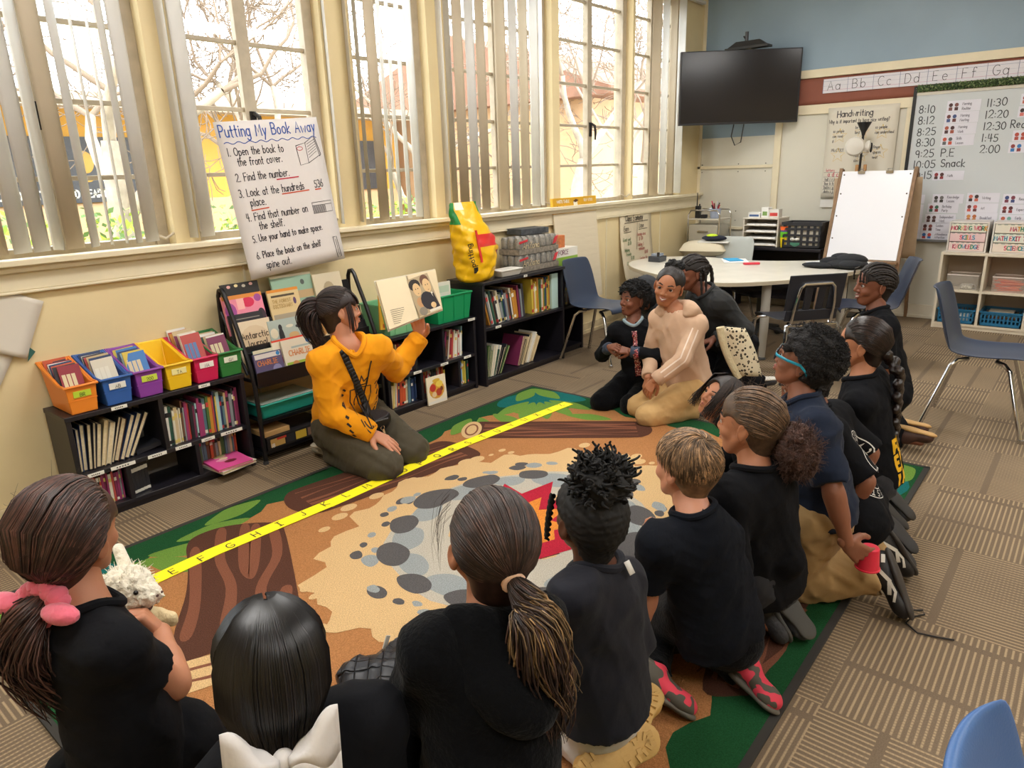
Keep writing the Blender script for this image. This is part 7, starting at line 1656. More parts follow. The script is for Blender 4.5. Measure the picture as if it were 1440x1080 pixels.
J_TIE=dict(H=(3.919,2.247,0.688),N=(3.901,2.231,0.545),P=(3.961,2.185,0.192),SL=(3.947,2.130,0.498),SR=(3.840,2.322,0.494),EL=(3.837,2.011,0.378),ER=(3.831,2.427,0.321),WL=(3.754,2.171,0.398),WR=(3.738,2.307,0.412),HL=(3.992,2.119,0.166),HR=(3.930,2.255,0.178),KL=(3.727,2.135,0.057),KR=(3.682,2.331,0.055),AL=(4.012,2.102,0.055),AR=(3.954,2.242,0.055),TL=(4.119,2.153,0.040),TR=(4.073,2.240,0.040))
J_HOOD=dict(H=(3.840,1.963,0.807),N=(3.852,1.902,0.653),P=(3.903,1.848,0.240),SL=(3.854,1.777,0.591),SR=(3.862,2.029,0.600),EL=(3.702,1.784,0.413),ER=(3.854,2.076,0.370),WL=(3.599,1.910,0.288),WR=(3.688,2.000,0.274),HL=(3.860,1.779,0.201),HR=(3.957,1.920,0.237),KL=(3.611,1.949,0.057),KR=(3.721,2.075,0.058),AL=(3.889,1.764,0.055),AR=(3.949,1.832,0.055),TL=(4.027,1.757,0.040),TR=(4.079,1.879,0.040))
J_K13=dict(H=(4.276,2.026,0.830),N=(4.301,1.924,0.705),P=(4.499,1.827,0.356),SL=(4.251,1.805,0.660),SR=(4.364,2.026,0.642),EL=(4.338,1.681,0.485),ER=(4.542,2.040,0.495),WL=(4.210,1.828,0.427),WR=(4.352,2.069,0.428),HL=(4.464,1.746,0.345),HR=(4.560,1.890,0.340),KL=(4.316,1.793,0.055),KR=(4.432,1.993,0.055),AL=(4.615,1.655,0.055),AR=(4.701,1.804,0.055),TL=(4.734,1.589,0.040),TR=(4.819,1.735,0.040))
J_LOW=dict(H=(2.892,1.205,0.493),N=(2.948,1.089,0.442),P=(2.998,1.023,0.098),SL=(2.898,0.989,0.421),SR=(3.045,1.147,0.421),EL=(2.867,0.927,0.235),ER=(3.072,1.168,0.226),WL=(2.791,1.041,0.127),WR=(2.941,1.223,0.126),HL=(2.960,0.958,0.098),HR=(3.056,1.071,0.100),KL=(2.679,0.973,0.120),KR=(2.990,1.345,0.120),AL=(2.835,1.200,0.060),AR=(2.780,1.166,0.060),TL=(2.829,1.317,0.045),TR=(2.665,1.144,0.045))
J_ARC=dict(H=(2.689,0.791,0.684),N=(2.687,0.724,0.557),P=(2.660,0.568,0.223),SL=(2.586,0.659,0.543),SR=(2.805,0.702,0.539),EL=(2.587,0.517,0.393),ER=(2.872,0.571,0.394),WL=(2.603,0.573,0.221),WR=(2.849,0.617,0.220),HL=(2.592,0.525,0.226),HR=(2.741,0.562,0.231),KL=(2.674,0.748,0.054),KR=(2.862,0.763,0.054),AL=(2.695,0.460,0.110),AR=(2.829,0.476,0.110),TL=(2.709,0.369,0.028),TR=(2.826,0.384,0.028))
J_MOUND=dict(H=(4.257,2.345,0.669),N=(4.305,2.246,0.575),P=(4.373,2.160,0.223),SL=(4.303,2.129,0.545),SR=(4.349,2.348,0.533),EL=(4.315,2.023,0.369),ER=(4.356,2.315,0.329),WL=(4.206,2.037,0.224),WR=(4.219,2.285,0.215),HL=(4.358,2.084,0.209),HR=(4.374,2.238,0.208),KL=(4.108,2.079,0.055),KR=(4.124,2.266,0.055),AL=(4.401,2.084,0.055),AR=(4.412,2.205,0.055),TL=(4.523,2.086,0.040),TR=(4.531,2.183,0.040))
for _k in list(globals()):
    if _k.startswith('J_'):globals()[_k]={a:np.array(b,float) for a,b in globals()[_k].items()}
def D2(*a):return math.radians(a[0])
SK=dict(light='#c98d70',tan='#bb8062',olive='#b07552',warm='#b07656',brown='#7d4c38',deep='#5e3a2b',mid='#8f5d47')
def sk(n):return skin_mat('skin_'+n,SK[n])
def hairm(n,col,rough=.45,var=.45,vs=55,st=(1,1,1),bump=0.):
    c=np.array([int(col[i:i+2],16) for i in (1,3,5)],float);hx=lambda v:'#%02x%02x%02x' % tuple(int(min(255,q)) for q in v)
    return [mat('hair_'+n+t,hx(v),rough,var=var,vscale=vs,bump=bump,bscale=150,spec=.5) for t,v in (('',c),('_light',c*1.45+8),('_dark',c*.68))]
def hair_obj(root,org,R,c,parts,m,world=(),name='hair'):
    VF=[];mi=[]
    for p in parts:
        for i,q in enumerate(p if isinstance(p,list) else [p]):
            if len(q[0]):VF.append(place(q,R,c));mi.append(i)
    return np_obj(name,VF+list(world),m,root,org,mi=mi+[0]*len(world))
def strand_vf(paths,r,**k):
    V,F=strands(paths,r,**k);return np.array(V),F
def mixed(paths,r,seed=0,**k):
    """strands shared out over the base, light and dark hair tones."""
    w=np.random.RandomState(seed).choice(3,len(paths),p=[.5,.25,.25]);out=[]
    for i in range(3):
        P=[p for p,q in zip(paths,w) if q==i];out.append(strand_vf(P,r,**k) if P else (np.zeros((0,3)),[]))
    return out
def bvh_of(o,org):
    me=o.data;mw=Vector(tuple(org));return BVHTree.FromPolygons([v.co+mw for v in me.vertices],[tuple(p.vertices) for p in me.polygons])
def on_surface(bv,p,d,off=.002):
    h=bv.ray_cast(Vector(tuple(p)),Vector(tuple(nrm(d))))
    return None if h[0] is None else np.array(h[0])+np.array(h[1])*off
def decal(name,bv,strokes,o,ax,ay,d,w,m,parent,org,off=.0018,step=.006):
    """ink that follows the cloth: strokes in the plane (o, ax, ay) projected along d."""
    mb=MB();ax=np.array(ax,float);ay=np.array(ay,float)
    for st in strokes:
        ww=w
        if isinstance(st,tuple) and len(st)==2 and isinstance(st[1],float):st,ww=st
        P=np.array(st,float);Q=[P[0]]
        for a,b in zip(P[:-1],P[1:]):
            n=max(1,int(np.linalg.norm(b-a)/step));Q+=[a+(b-a)*t for t in np.linspace(0,1,n+1)[1:]]
        Q=np.array(Q);T=np.gradient(Q,axis=0);T/=np.linalg.norm(T,axis=1,keepdims=True)+1e-9;Nn=np.stack([-T[:,1],T[:,0]],1)*ww/2
        prev=None
        for A,B in zip(Q+Nn,Q-Nn):
            pa=on_surface(bv,o+ax*A[0]+ay*A[1]-np.array(d)*.3,d,off);pb=on_surface(bv,o+ax*B[0]+ay*B[1]-np.array(d)*.3,d,off)
            if pa is None or pb is None:prev=None;continue
            if prev is not None and np.linalg.norm(pa-prev[0])<.03:mb.add([prev[0]-org,prev[1]-org,pb-org,pa-org],[(3,2,1,0)])
            prev=(pa,pb)
    if mb.v:return mb.build(name,m,parent,smooth=0)
def txt_strokes(s,x,y,h,gap=.2,sx=1.):
    out=[]
    for ch in s:
        wd,st=GL.get(ch,GL['-'])
        for p in st:out.append([(x+q[0]*sx*h,y+q[1]*h) for q in p])
        x+=(wd*sx+gap)*h
    return out
def at_depth(px_,py_,D):return CAM_C+ray(px_,py_)*D

# ------------------------------------------------------------------ the woman reading aloud
J=J_TEACHER
hR=euler_basis(D2(-28),D2(4),D2(-8))
root,org,I=person('woman in yellow-orange sweatshirt kneeling by the bookcases, holding up an open picture book',J,1.62,sk('light'),hR,H=.225,
    hands=dict(L=dict(f=(-.25,-.1,1),b=(.75,.55,.2),curl=(.25,.3,.35,.4),thumb=.3),R=dict(f=(.35,-.75,-.42),b=(-.1,-.2,1),curl=(.12,.14,.16,.2),thumb=.1,spread=.16)))
face_parts(root,.225,hR,I['c'],org,'#3a2a20','#2a1d1a','#b06a60')
yel=cloth_mat('yellow_fleece','#f2a012',.85,bump=.3)
sw=shirt(root,org,I,yel,g=.022,sleeve=.97,hem=-.06,name='sweatshirt',seed=4,amp=.006,loose=.012,cuff=True)
olive=cloth_mat('olive_twill','#4b4537',.8)
trousers(root,org,I,olive,g=.020,to=.98,seed=5,amp=.006,rad=1.12)
shm=mat('grey_canvas_shoe','#8d8577',.8,bump=.2,bscale=60);sol=cmat('#cfc8ba',.7)
for q in 'LR':shoe(root,org,J['A'+q]+(0,.0,.005),J['T'+q],(0,0,-1),shm,sol,w=.042)
hm=hairm('dark_brown','#2c1f1d')
H=I['H'];cap=cranium_hair(H,.06,nape=-.34,res=.005,line=-.03)
cb_=combed(H,(-.44,0,.27),420,.065,3,lift=.03)
bang=[]
rg=np.random.RandomState(2)
for i in range(110):
    y=rg.uniform(-.24,.24);x0=np.array([.12+rg.uniform(-.06,.06),y*.7,.505]);e=np.array([.42-.35*y*y+rg.uniform(-.01,.015),y*1.15,rg.uniform(.10,.19)]);mid=np.array([.37,y,.40])
    bang.append(np.array([x0*(1-t)**2+2*t*(1-t)*mid+e*t*t for t in np.linspace(0,1,8)])*H)
for s_ in (-1,1):
    for i in range(26):
        a=rg.uniform(-.06,.06);x0=np.array([.12+a,s_*.30,.35]);e=np.array([.16+a*1.3,s_*.33,-.34-rg.uniform(0,.18)]);mid=np.array([.20+a,s_*.40,.0]);bang.append(np.array([x0*(1-t)**2+2*t*(1-t)*mid+e*t*t for t in np.linspace(0,1,8)])*H)
tl=tail([np.array(p)*H for p in ((-.42,0,.27),(-.60,0,.30),(-.72,.0,.12),(-.72,.0,-.18),(-.62,.0,-.50),(-.55,0,-.62))],260,.02,.058,5,.006,1.)
hair_obj(root,org,hR,I['c'],[cap,mixed(cb_+bang,.0024),mixed(tl,.0026)],hm)
mb=MB();mb.tube([hR@(np.array([-.455,.075*math.cos(t),.27+.075*math.sin(t)])*H)+I['c']-org for t in np.linspace(0,2*PI,14,endpoint=False)],.008,8,closed=True);mb.build('hair_tie',cmat('#1a1718',.7),root)
# crest printed on the sweatshirt
bv=bvh_of(sw,org);f,l,up=I['f'],I['l'],I['up'];cc=I['C'](.52,.10)+l*.02
ax_,ay_=l,up;st=[[(-.055,.05),(-.055,-.02),(-.03,-.075),(.005,-.105),(.04,-.075),(.062,-.02),(.062,.05),(.005,.062),(-.055,.05)]]
st+=[([(p[0]*1.0-.035,p[1]-.075) for p in s],.006) for s in txt_strokes('G',0,0,.10)]
st+=[([(-.02,.075),(-.03,.11),(-.005,.09),(.005,.125),(.017,.09),(.04,.11),(.03,.075),(-.02,.075)],.006)]
for s_ in (-1,1):
    for q in range(7):
        t=-.9+q*.3;x,y=.005+s_*.105*math.cos(t*.75),-.04+.11*math.sin(t);st.append(([(x,y),(x+s_*.016,y+.014)],.011))
decal('crest_print',bv,st,cc,ax_,ay_,-f,.006,cmat('#2b2018',.7),sw,org)
# lanyard
lm=cmat('#1b1a1c',.6)
mb=MB();
for s_ in (-1,1):
    P=[]
    for t in np.linspace(0,1,14):
        x=s_*(.055*(1-t)+.004);y=.20-.27*t;q=on_surface(bv,cc+ax_*x+ay_*y+f*.3,-f,.004)
        if q is not None:P.append(q-org)
    if len(P)>2:mb.tube(P,.0035,6)
mb.build('lanyard',lm,root)
# crossbody bag: strap over the right shoulder, pouch at the left hip
bg_c=I['C'](.27,.115)+l*.06
t=thing('crossbody_bag','black crossbody bag with keys worn over the yellow-orange sweatshirt','bag',(bg_c[0],bg_c[1],bg_c[2]));o0=np.array(bg_c)
mb=MB();
seg=[]
for u in np.linspace(0,1,26):
    x=-.085+.165*u;y=.265-.46*u;a=on_surface(bv,cc+ax_*(x-.016)+ay_*(y-.006)+f*.3,-f,.005);b=on_surface(bv,cc+ax_*(x+.016)+ay_*(y+.006)+f*.3,-f,.005)
    if a is not None and b is not None:seg.append((a-o0,b-o0))
for _ in range(3):seg=[seg[0]]+[tuple((seg[i-1][k]+2*seg[i][k]+seg[i+1][k])/4 for k in (0,1)) for i in range(1,len(seg)-1)]+[seg[-1]]
for (a,b),(c,d) in zip(seg[:-1],seg[1:]):
    if np.linalg.norm(a-c)<.08:mb.add([a,b,d,c],[(0,1,2,3)])
nylon=cmat('#17161a',.6)
mb.build('strap',nylon,t,smooth=180,solid=.003)
pouch=SDF();pouch.el((0,0,-.02),(.055,.12,.085),basis(f,up),k=.01);V,F=pouch.mesh(.006,planes=[(np.array([0,0,.03]),up)]);np_obj('pouch',[(V,F)],mat('black_nylon','#1a1a1e',.5,bump=.3,bscale=30),t)
MB().tube([f*.052+l*.08+up*.022,f*.062+up*.026,f*.052-l*.08+up*.022],.0035,6).build('zipper',cmat('#55565c',.4),t)
mb=MB();kp=f*.06-l*.055*-1-up*.05;kp=f*.06+l*.05-up*.03
mb.tube([kp+np.array([.012*math.cos(a),0,.012*math.sin(a)]) for a in np.linspace(0,2*PI,12,endpoint=False)],.002,5,closed=True)
for q in range(3):mb.bx(-.006,.006,-.002,.002,-.06-.01*q,-.008,0,R=rotm('Y',-.3+.3*q),o=kp+np.array([.004*q,.004*q,0]))
mb.build('keys',chrome,t)
# the open picture book
TL_,TR_,BL_,BR_=at_depth(527,394,3.36),at_depth(613,377,3.52),at_depth(547,466,3.36),at_depth(624,436,3.52)
SP_T,SP_B=at_depth(571,386,3.50),at_depth(590,449,3.50)
t=thing('picture_book','large open picture book held up by the woman in the yellow-orange sweatshirt','book',SP_B);o0=np.array(SP_B)
mb=MB();nb_=nrm(np.cross(TR_-TL_,TL_-BL_))
if np.dot(nb_,CAM_C-SP_B)<0:nb_=-nb_
for (a,b,c,d) in ((TL_,SP_T,SP_B,BL_),(SP_T,TR_,BR_,SP_B)):
    p=[q-o0-nb_*.016 for q in (d,c,b,a)];mb.hexa(p+[q+nb_*.003 for q in p])
mb.build('cover',cmat('#cfc6b2',.5),t,smooth=0)
mb=MB()
for (a,b,c,d,s_) in ((TL_,SP_T,SP_B,BL_,0),(SP_T,TR_,BR_,SP_B,1)):
    ins=[(a*.97+c*.03),(b*.97+d*.03),(c*.97+a*.03),(d*.97+b*.03)]
    p=[q-o0-nb_*.0125 for q in (ins[3],ins[2],ins[1],ins[0])];G=p+[q+nb_*.0125 for q in p];mb.hexa(G)
mb.build('page_block',mat('book_page_face','#e6d6b4',.7),t,smooth=0)
axl=nrm(SP_T-TL_);ayl=nrm(TL_-BL_);mb=MB();wl=np.linalg.norm(SP_B-BL_);hl_=np.linalg.norm(TL_-BL_)
for q in range(8):line2(mb,(.2*wl,(.38-.038*q)*hl_),((.62+.06*math.sin(q*3))*wl,(.38-.038*q)*hl_),.0022,BL_-o0,axl,ayl,.0012)
mb.build('lettering',cmat('#5a4c40',.7),t,smooth=0)
axr=nrm(BR_-SP_B);ayr=nrm(TR_-BR_);ayr=nrm(ayr-axr*np.dot(ayr,axr));wr_=np.linalg.norm(BR_-SP_B);hr_=np.linalg.norm(TR_-BR_)
pic=MB();PC=[cmat(c,.5) for c in ('#b6a383','#2a2320','#e2c08e','#c99a6c','#23202a','#8d8577','#e9e2d2','#6d4a38')]
def pf(shape,mi,lay):pic.face([(p[0]*wr_,p[1]*hr_) for p in shape],axr,ayr,SP_B-o0,.0012+.0003*lay,mi)
pf(rc(.05,.06,.94,.95),0,0);pf(el(.30,.78,.22,.14),1,1);pf(el(.33,.66,.15,.16),2,2);pf(el(.72,.80,.17,.15),7,1);pf(el(.74,.68,.15,.17),2,2);pf(el(.3,.36,.15,.12),3,2);pf(el(.58,.34,.26,.22),4,3);pf([(.76,.5),(.88,.5),(.94,.12),(.74,.12)],4,4);pf([(.78,.5),(.86,.5),(.83,.36)],6,5);pf([(.82,.46),(.85,.46),(.87,.25),(.83,.22)],1,6);pf(el(.27,.14,.16,.1),5,3);pf(el(.72,.2,.1,.07),2,6);pf(rc(.5,.06,.94,.12),6,5)
for (x,y) in ((.29,.68),(.38,.68),(.70,.70),(.79,.70)):pf(el(x,y,.018,.014,8),1,7)
pf([(.30,.57),(.37,.57),(.335,.555)],7,7);pf([(.71,.58),(.79,.58),(.75,.565)],7,7)
pic.build('illustration',PC,t,smooth=0)

# ------------------------------------------------------------------ girl with the pink scrunchie and the plush toy
J=J_SCR;hR=euler_basis(D2(26),D2(2),D2(4))
root,org,I=person('child with brown ponytail and pink scrunchie hugging a white plush toy',J,1.30,sk('tan'),hR,H=.205,
    hands=dict(R=dict(f=(-.35,.45,.75),b=(.75,-.3,.45),curl=(.75,.8,.85,.85),thumb=.7,s=.13),L=dict(f=(.8,.3,.2),b=(0,0,1),s=.13)))
face_parts(root,.205,hR,I['c'],org,'#3a2418','#3a281f','#b5685c')
shirt(root,org,I,black_cotton,g=.011,sleeve=.30,hem=-.12,seed=11,amp=.004,loose=.008)
trousers(root,org,I,black_cotton,g=.02,to=.97,seed=12,rad=1.12)
for q in 'LR':shoe(root,org,J['A'+q],J['T'+q],J['K'+q]-J['A'+q],cmat('#d8d4cc',.6),cmat('#efece4',.6),w=.034)
hm=hairm('chestnut','#3e2822');H=I['H']
cap=cranium_hair(H,.07,nape=-.34,res=.005,line=.02)
cb_=combed(H,(-.47,0,-.40),1000,.11,3,lift=.04)
tp=[np.array(p)*H for p in ((-.42,0,-.42),(-.60,.05,-.52),(-.66,.05,-.80),(-.55,.02,-1.12),(-.48,.0,-1.40),(-.42,.02,-1.62))]
S1=mixed(cb_,.0017);S2=mixed(tail(tp,420,.02,.054,8,.014,2.2),.0020)
loose=[]
rg=np.random.RandomState(6)
for i in range(14):
    a=nrm(rg.normal(0,1,3)+np.array([-.3,0,.8]));p=np.array([-.055,0,.135])*H+a*np.array([.55,.46,.49])*H;loose.append(np.array([p,p+a*.01+rg.normal(0,.006,3),p+a*.022+rg.normal(0,.015,3)]))
V3,F3=strand_vf(loose,.0004)
hair_obj(root,org,hR,I['c'],[cap,S1,S2,(V3,F3)],hm)
mb=MB();tc_=np.array([-.45,0,-.44])*H;rg=np.random.RandomState(3)
for k in range(30):
    a=2*PI*k/30;r=.038+.006*math.sin(k*2.3);d_=np.array([-.30*math.cos(a)*.4,math.cos(a)*1.2,math.sin(a)*.8]);mb.ball(tc_+np.array([.25*math.sin(a),math.cos(a)*1.0,math.sin(a)*.75])*r,(.019+.004*rg.rand(),.013+.005*rg.rand(),.017),0,10,7,rotm('X',a))
for s_ in (-1,1):mb.ball(tc_+np.array([-.02,s_*.062,.0]),(.022,.04,.02),0,14,9)
mb.xform(hR,I['c']-org);mb.build('scrunchie',mat('pink_velvet','#ef6f86',.8,bump=.7,bscale=40,sheen=.4),root)
# plush toy
pc=J['WR']+np.array([-.012,.112,.03]);t=thing('plush_toy','white fluffy plush animal with brown collar held by the child with pink scrunchie','toy',(pc[0],pc[1],pc[2]-.12));o0=np.array(t.location)
fl_=mat('white_plush','#e9e0cb',.95,bump=.9,bscale=90,sheen=.5);Rp=basis((.45,-.85,.1));s=SDF();s.el((0,0,.03),(.062,.056,.058),k=.01);s.el((.055,0,.01),(.034,.03,.026),k=.025);
V,F=s.mesh(.0035,disp=noise_disp(.003,260,3,.004,420));np_obj('head',[place((V,F),Rp,pc+np.array([0,0,.02]))],fl_,t,o0)
s=SDF();s.rc((-.01,0,-.02),(-.02,0,-.10),.042,.055,k=.02);s.rc((.01,.04,-.05),(.05,.05,-.07),.018,.018,k=.02);s.rc((.01,-.04,-.05),(.05,-.05,-.07),.018,.018,k=.02);np_obj('torso',[place(s.mesh(.005,disp=noise_disp(.002,200,5)),Rp,pc)],mat('cream_plush','#dcc79c',.95,bump=.6,bscale=90),t,o0)
for s_ in (-1,1):
    e=SDF();e.rc((-.02,s_*.035,.085),(-.045,s_*.055,.125),.016,.013,k=.01);np_obj('ear',[place(e.mesh(.004),Rp,pc)],fl_,t,o0)
    MB().ball((0,0,0),.0058,0,10,7).xform(Rp,Rp@np.array([.052,s_*.029,.055])+pc-o0).build('eye',cmat('#1a1412',.15),t)
    MB().ball((0,0,0),(.003,.004,.003),0,8,6).xform(Rp,Rp@np.array([.088,s_*.008,.034])+pc-o0).build('nostril',cmat('#5a3a30',.5),t)
rg=np.random.RandomState(1);fz=[]
for i in range(260):
    a=nrm(rg.normal(0,1,3));p=np.array([0,0,.05])+a*np.array([.06,.054,.056])
    if a[0]>.75:continue
    fz.append(np.array([p*.97,p+a*.006,p+a*.013+rg.normal(0,.004,3)]))
np_obj('fluff',[place(strand_vf(fz,.0011),Rp,pc)],fl_,t,o0)
MB().tube([Rp@np.array([.043*math.cos(a)-.005,.043*math.sin(a),-.012])+pc-o0 for a in np.linspace(0,2*PI,20,endpoint=False)],.006,8,closed=True).build('collar',cmat('#5a2a22',.6),t)

# ------------------------------------------------------------------ girl with the white bow
J=J_BOW;hR=euler_basis(D2(63),D2(-6),D2(3))
root,org,I=person('child with straight black hair and a big white hair bow, seen from behind',J,1.25,sk('olive'),hR,H=.205,hands=dict(R=dict(f=(.1,.6,-.5),b=(.3,-.2,.8),s=.13),L=dict(f=(.1,.6,-.5),b=(-.3,0,.8),s=.13)))
shirt(root,org,I,black_cotton,g=.02,sleeve=.98,hem=-.1,seed=21,amp=.004,loose=.01,name='shirt')
trousers(root,org,I,black_cotton,g=.02,seed=22,rad=1.1)
for q in 'LR':shoe(root,org,J['A'+q],J['T'+q],J['K'+q]-J['A'+q],cmat('#26262c',.6),cmat('#cfcac0',.6),w=.034)
hm=hairm('black','#0e0c0e',.35,.5);H=I['H'];cap=cranium_hair(H,.025,nape=-.36,res=.005)
rg=np.random.RandomState(4);pa=[];c0=np.array([-.055,0,.135]);rad=np.array([.435,.345,.37])+.06
for i in range(900):
    s_=rg.choice([-1,1]);x0=rg.uniform(-.82,.55);st=nrm(np.array([x0,s_*.008,.85-.35*abs(x0)]));a=math.atan2(x0,1.)
    P=[];low=rg.uniform(-.36,-.44) if x0<.1 else rg.uniform(-.2,-.36)
    for u in np.linspace(0,1,12):
        ph=u*PI*.56;v=nrm(np.array([st[0]*(1-.15*u)+(-.35*u if x0<-.2 else .0),s_*(math.sin(ph)+.03)*(1 if x0>-.3 else .75),math.cos(ph)*1.0]))
        p=c0+v*rad*(1+.01*rg.normal()*.4)
        if u>.72:p=np.array([p[0]+.10*(u-.72),p[1]*(1-.9*(u-.72)),p[2]+(low-p[2])*(u-.72)/.28])
        P.append(p*H)
    if x0>.15 and True:P=P[:7]
    pa.append(np.array(P))
S1=mixed(pa,.0024)
bk_=[]
for i in range(760):
    y=rg.uniform(-.39,.39);x=-.055-math.sqrt(max(0,1-(y/.42)**2))*(.485+rg.normal(0,.006));bk_.append(np.array([[x*.25,y*.2,.60],[x*.62,y*.55,.53],[x*.9,y*.86,.38],[x,y,.2],[x-.02,y,-.05],[x+.03,y*.9,-.2],[x+.10+rg.uniform(-.02,.02),y*.72,-.42+rg.uniform(-.03,.03)]])*H)
hair_obj(root,org,hR,I['c'],[cap,S1,mixed(bk_,.0024)],hm)
# big satin bow low at the back of the head
bw=mat('white_grosgrain','#dcd8d6',.5,bump=.15,bscale=60);cb0=np.array([-.62,.0,-.34])*H
hb=MB().ball((0,0,0),(.016,.017,.02),0,14,10).xform(hR,hR@cb0+I['c']-org).build('hair_bow',bw,root)
for s_ in (-1,1):
    G=[]
    for i in range(15):
        u=i/14;wdt=.014+.048*u**.8;row=[]
        for j in range(15):
            a=2*PI*j/14;th=(.004+.020*math.sin(PI*min(1,u*1.08)))*1;row.append(cb0+np.array([-.012-th*math.cos(a),s_*(.006+.070*u),math.sin(a)*wdt+.010*u+.012*math.sin(u*6)*math.cos(2*a)]))
        G.append(row)
    mb=MB().grid(G).xform(hR,I['c']-org);mb.build('loop',bw,hb,smooth=180,solid=.0015)
    G=[[cb0+np.array([-.02-.012*math.sin(v*3),s_*(.008+.045*v)+(w_-.5)*(.028+.035*v),-.085*v]) for w_ in (0,.33,.66,1)] for v in np.linspace(0,1,9)]
    MB().grid(G).xform(hR,I['c']-org).build('ribbon_end',bw,hb,smooth=180,solid=.0015)

# ------------------------------------------------------------------ girl with the long streaked ponytail
J=J_PONY;hR=euler_basis(D2(60),D2(4),D2(4))
root,org,I=person('child in black hoodie with a long brown streaked ponytail, seen from behind',J,1.27,sk('tan'),hR,H=.205,hands=dict(R=dict(f=(.1,.6,-.5),b=(.3,-.2,.8),s=.13),L=dict(f=(.1,.6,-.5),b=(-.3,0,.8),s=.13)))
hd_=shirt(root,org,I,black_fleece,g=.016,sleeve=.98,hem=-.12,seed=31,amp=.005,loose=.004,name='hoodie',collar=False)
f,l,up,C=I['f'],I['l'],I['up'],I['C']
s=SDF();nk=J['N']
for k in range(13):  # hood lying on the back
    a=-1.25+2.5*k/12;p=nk+l*.085*math.sin(a)*1.05-f*(.055*math.cos(a)-.02)+up*(.015+.02*abs(math.sin(a)));q=nk+l*.075*math.sin(a)-f*(.10*math.cos(a)+.0)-up*(.10*math.cos(a)+.02);s.rc(p,q,.020,.026,k=.03)
V,F=s.mesh(.0065,disp=fold_disp(33,.003));np_obj('hood',[(relax(V,F,1,.3),F)],black_fleece,hd_,(0,0,0)).location=tuple(-org)
trousers(root,org,I,black_cotton,g=.02,seed=32,rad=1.1)
for q in 'LR':shoe(root,org,J['A'+q],J['T'+q],(0,0,-1),cmat('#d8d4cc',.6),cmat('#efece4',.6),w=.034)
hm=hairm('brown','#34241f');hs_=hairm('streaked_brown','#7a6245',.45,.5);H=I['H']
cap=cranium_hair(H,.03,nape=-.36,res=.005,line=-.02);cb_=combed(H,(-.47,-.03,-.04),800,.040,5,lift=.016)
S1=mixed(cb_,.0019)
hl=None
fly=[];rg=np.random.RandomState(8)
for i in range(16):p=np.array([.30+rg.uniform(-.08,.05),.30+rg.uniform(-.06,.06),.28+rg.uniform(-.1,.15)]);fly.append(np.array([p,p+np.array([.06,.06,-.12]),p+np.array([.04+rg.normal(0,.03),.10,-.34+rg.normal(0,.06)]),p+np.array([.02+rg.normal(0,.05),.09,-.52+rg.normal(0,.06)])])*H)
V3,F3=strand_vf(fly,.0003)
hair_obj(root,org,hR,I['c'],[cap,S1,(V3,F3)],hm)
tie_w=hR@(np.array([-.48,-.03,-.05])*H)+I['c'];bdir=-I['f']
tw=[tie_w,tie_w+bdir*.05+np.array([0,0,-.04]),tie_w+bdir*.06+np.array([.0,0,-.12]),tie_w+bdir*.055+l*(-.015)+np.array([0,0,-.18]),tie_w+bdir*.05-l*.02+np.array([0,0,-.255]),tie_w+bdir*.045-l*.015+np.array([0,0,-.315])]
dark=tail(tw,520,.014,.052,4,.010,1.4);lt=tail([np.array(p)-l*.014*(i/3) for i,p in enumerate(tw[:5])],300,.012,.044,9,.014,1.8)
dk3,lt3=mixed(dark,.0018,1),mixed(lt,.0016,2);np_obj('ponytail',dk3+lt3,hm+hs_,root,org,mi=[0,1,2,3,4,5])
MB().tube([hR@(np.array([-.50,.0+.085*math.cos(a)-.03,-.06+.07*math.sin(a)])*H)+I['c']-org for a in np.linspace(0,2*PI,14,endpoint=False)],.0055,8,closed=True).build('hair_tie',cmat('#e0b89a',.6),root)

# ------------------------------------------------------------------ child with the puff and tan boots
J=J_PUFF;hR=euler_basis(D2(66),D2(6),D2(0))
root,org,I=person('child with black curly hair puff and white shirt tag, sitting on tan boots',J,1.28,sk('deep'),hR,H=.205,hands=dict(R=dict(f=(.3,.6,-.3),b=(.3,-.2,.8),s=.13),L=dict(f=(.3,.6,-.3),b=(-.3,0,.8),s=.13)))
face_parts(root,.205,hR,I['c'],org)
sh_=shirt(root,org,I,cloth_mat('black_jersey','#1a1b24',.8),g=.014,sleeve=.5,hem=-.03,seed=41,amp=.0045,loose=.006)
trousers(root,org,I,cloth_mat('pale_grey_leggings','#cfcac6',.8),g=.006,seed=42,to=.9,rad=.92,waist=.05)
hm=hairm('black_coil','#0d0b0b',.75,.5,90);H=I['H']
cap=cranium_hair(H,.045,nape=-.30,res=.0045,disp=noise_disp(.0015,420,2,.002,700))
s=SDF();s.el((-.14*H,0,.60*H),(.25*H,.30*H,.20*H),k=.02);s.el((-.30*H,0,.55*H),(.20*H,.26*H,.20*H),k=.03);s.el((-.05*H,.12*H,.68*H),(.14*H,.16*H,.13*H),k=.03);s.el((-.2*H,-.14*H,.68*H),(.15*H,.15*H,.13*H),k=.03)
puff=s.mesh(.004,disp=noise_disp(.009,150,7,.012,330));rg=np.random.RandomState(3);coils=[]
for i in range(150):
    a=nrm(rg.normal(0,1,3)+np.array([-.1,0,.7]));p=np.array([-.17,0,.60])*H+a*np.array([.27,.30,.22])*H;P=[]
    w0=rg.uniform(0,6);L_=rg.uniform(.018,.045);dr=nrm(a+rg.normal(0,.35,3))
    for u in np.linspace(0,1,12):P.append(p*.96+dr*L_*u+np.array([math.cos(u*9+w0),math.sin(u*9+w0),.4*math.cos(u*7)])*.0045)
    coils.append(np.array(P))
tw_=[]
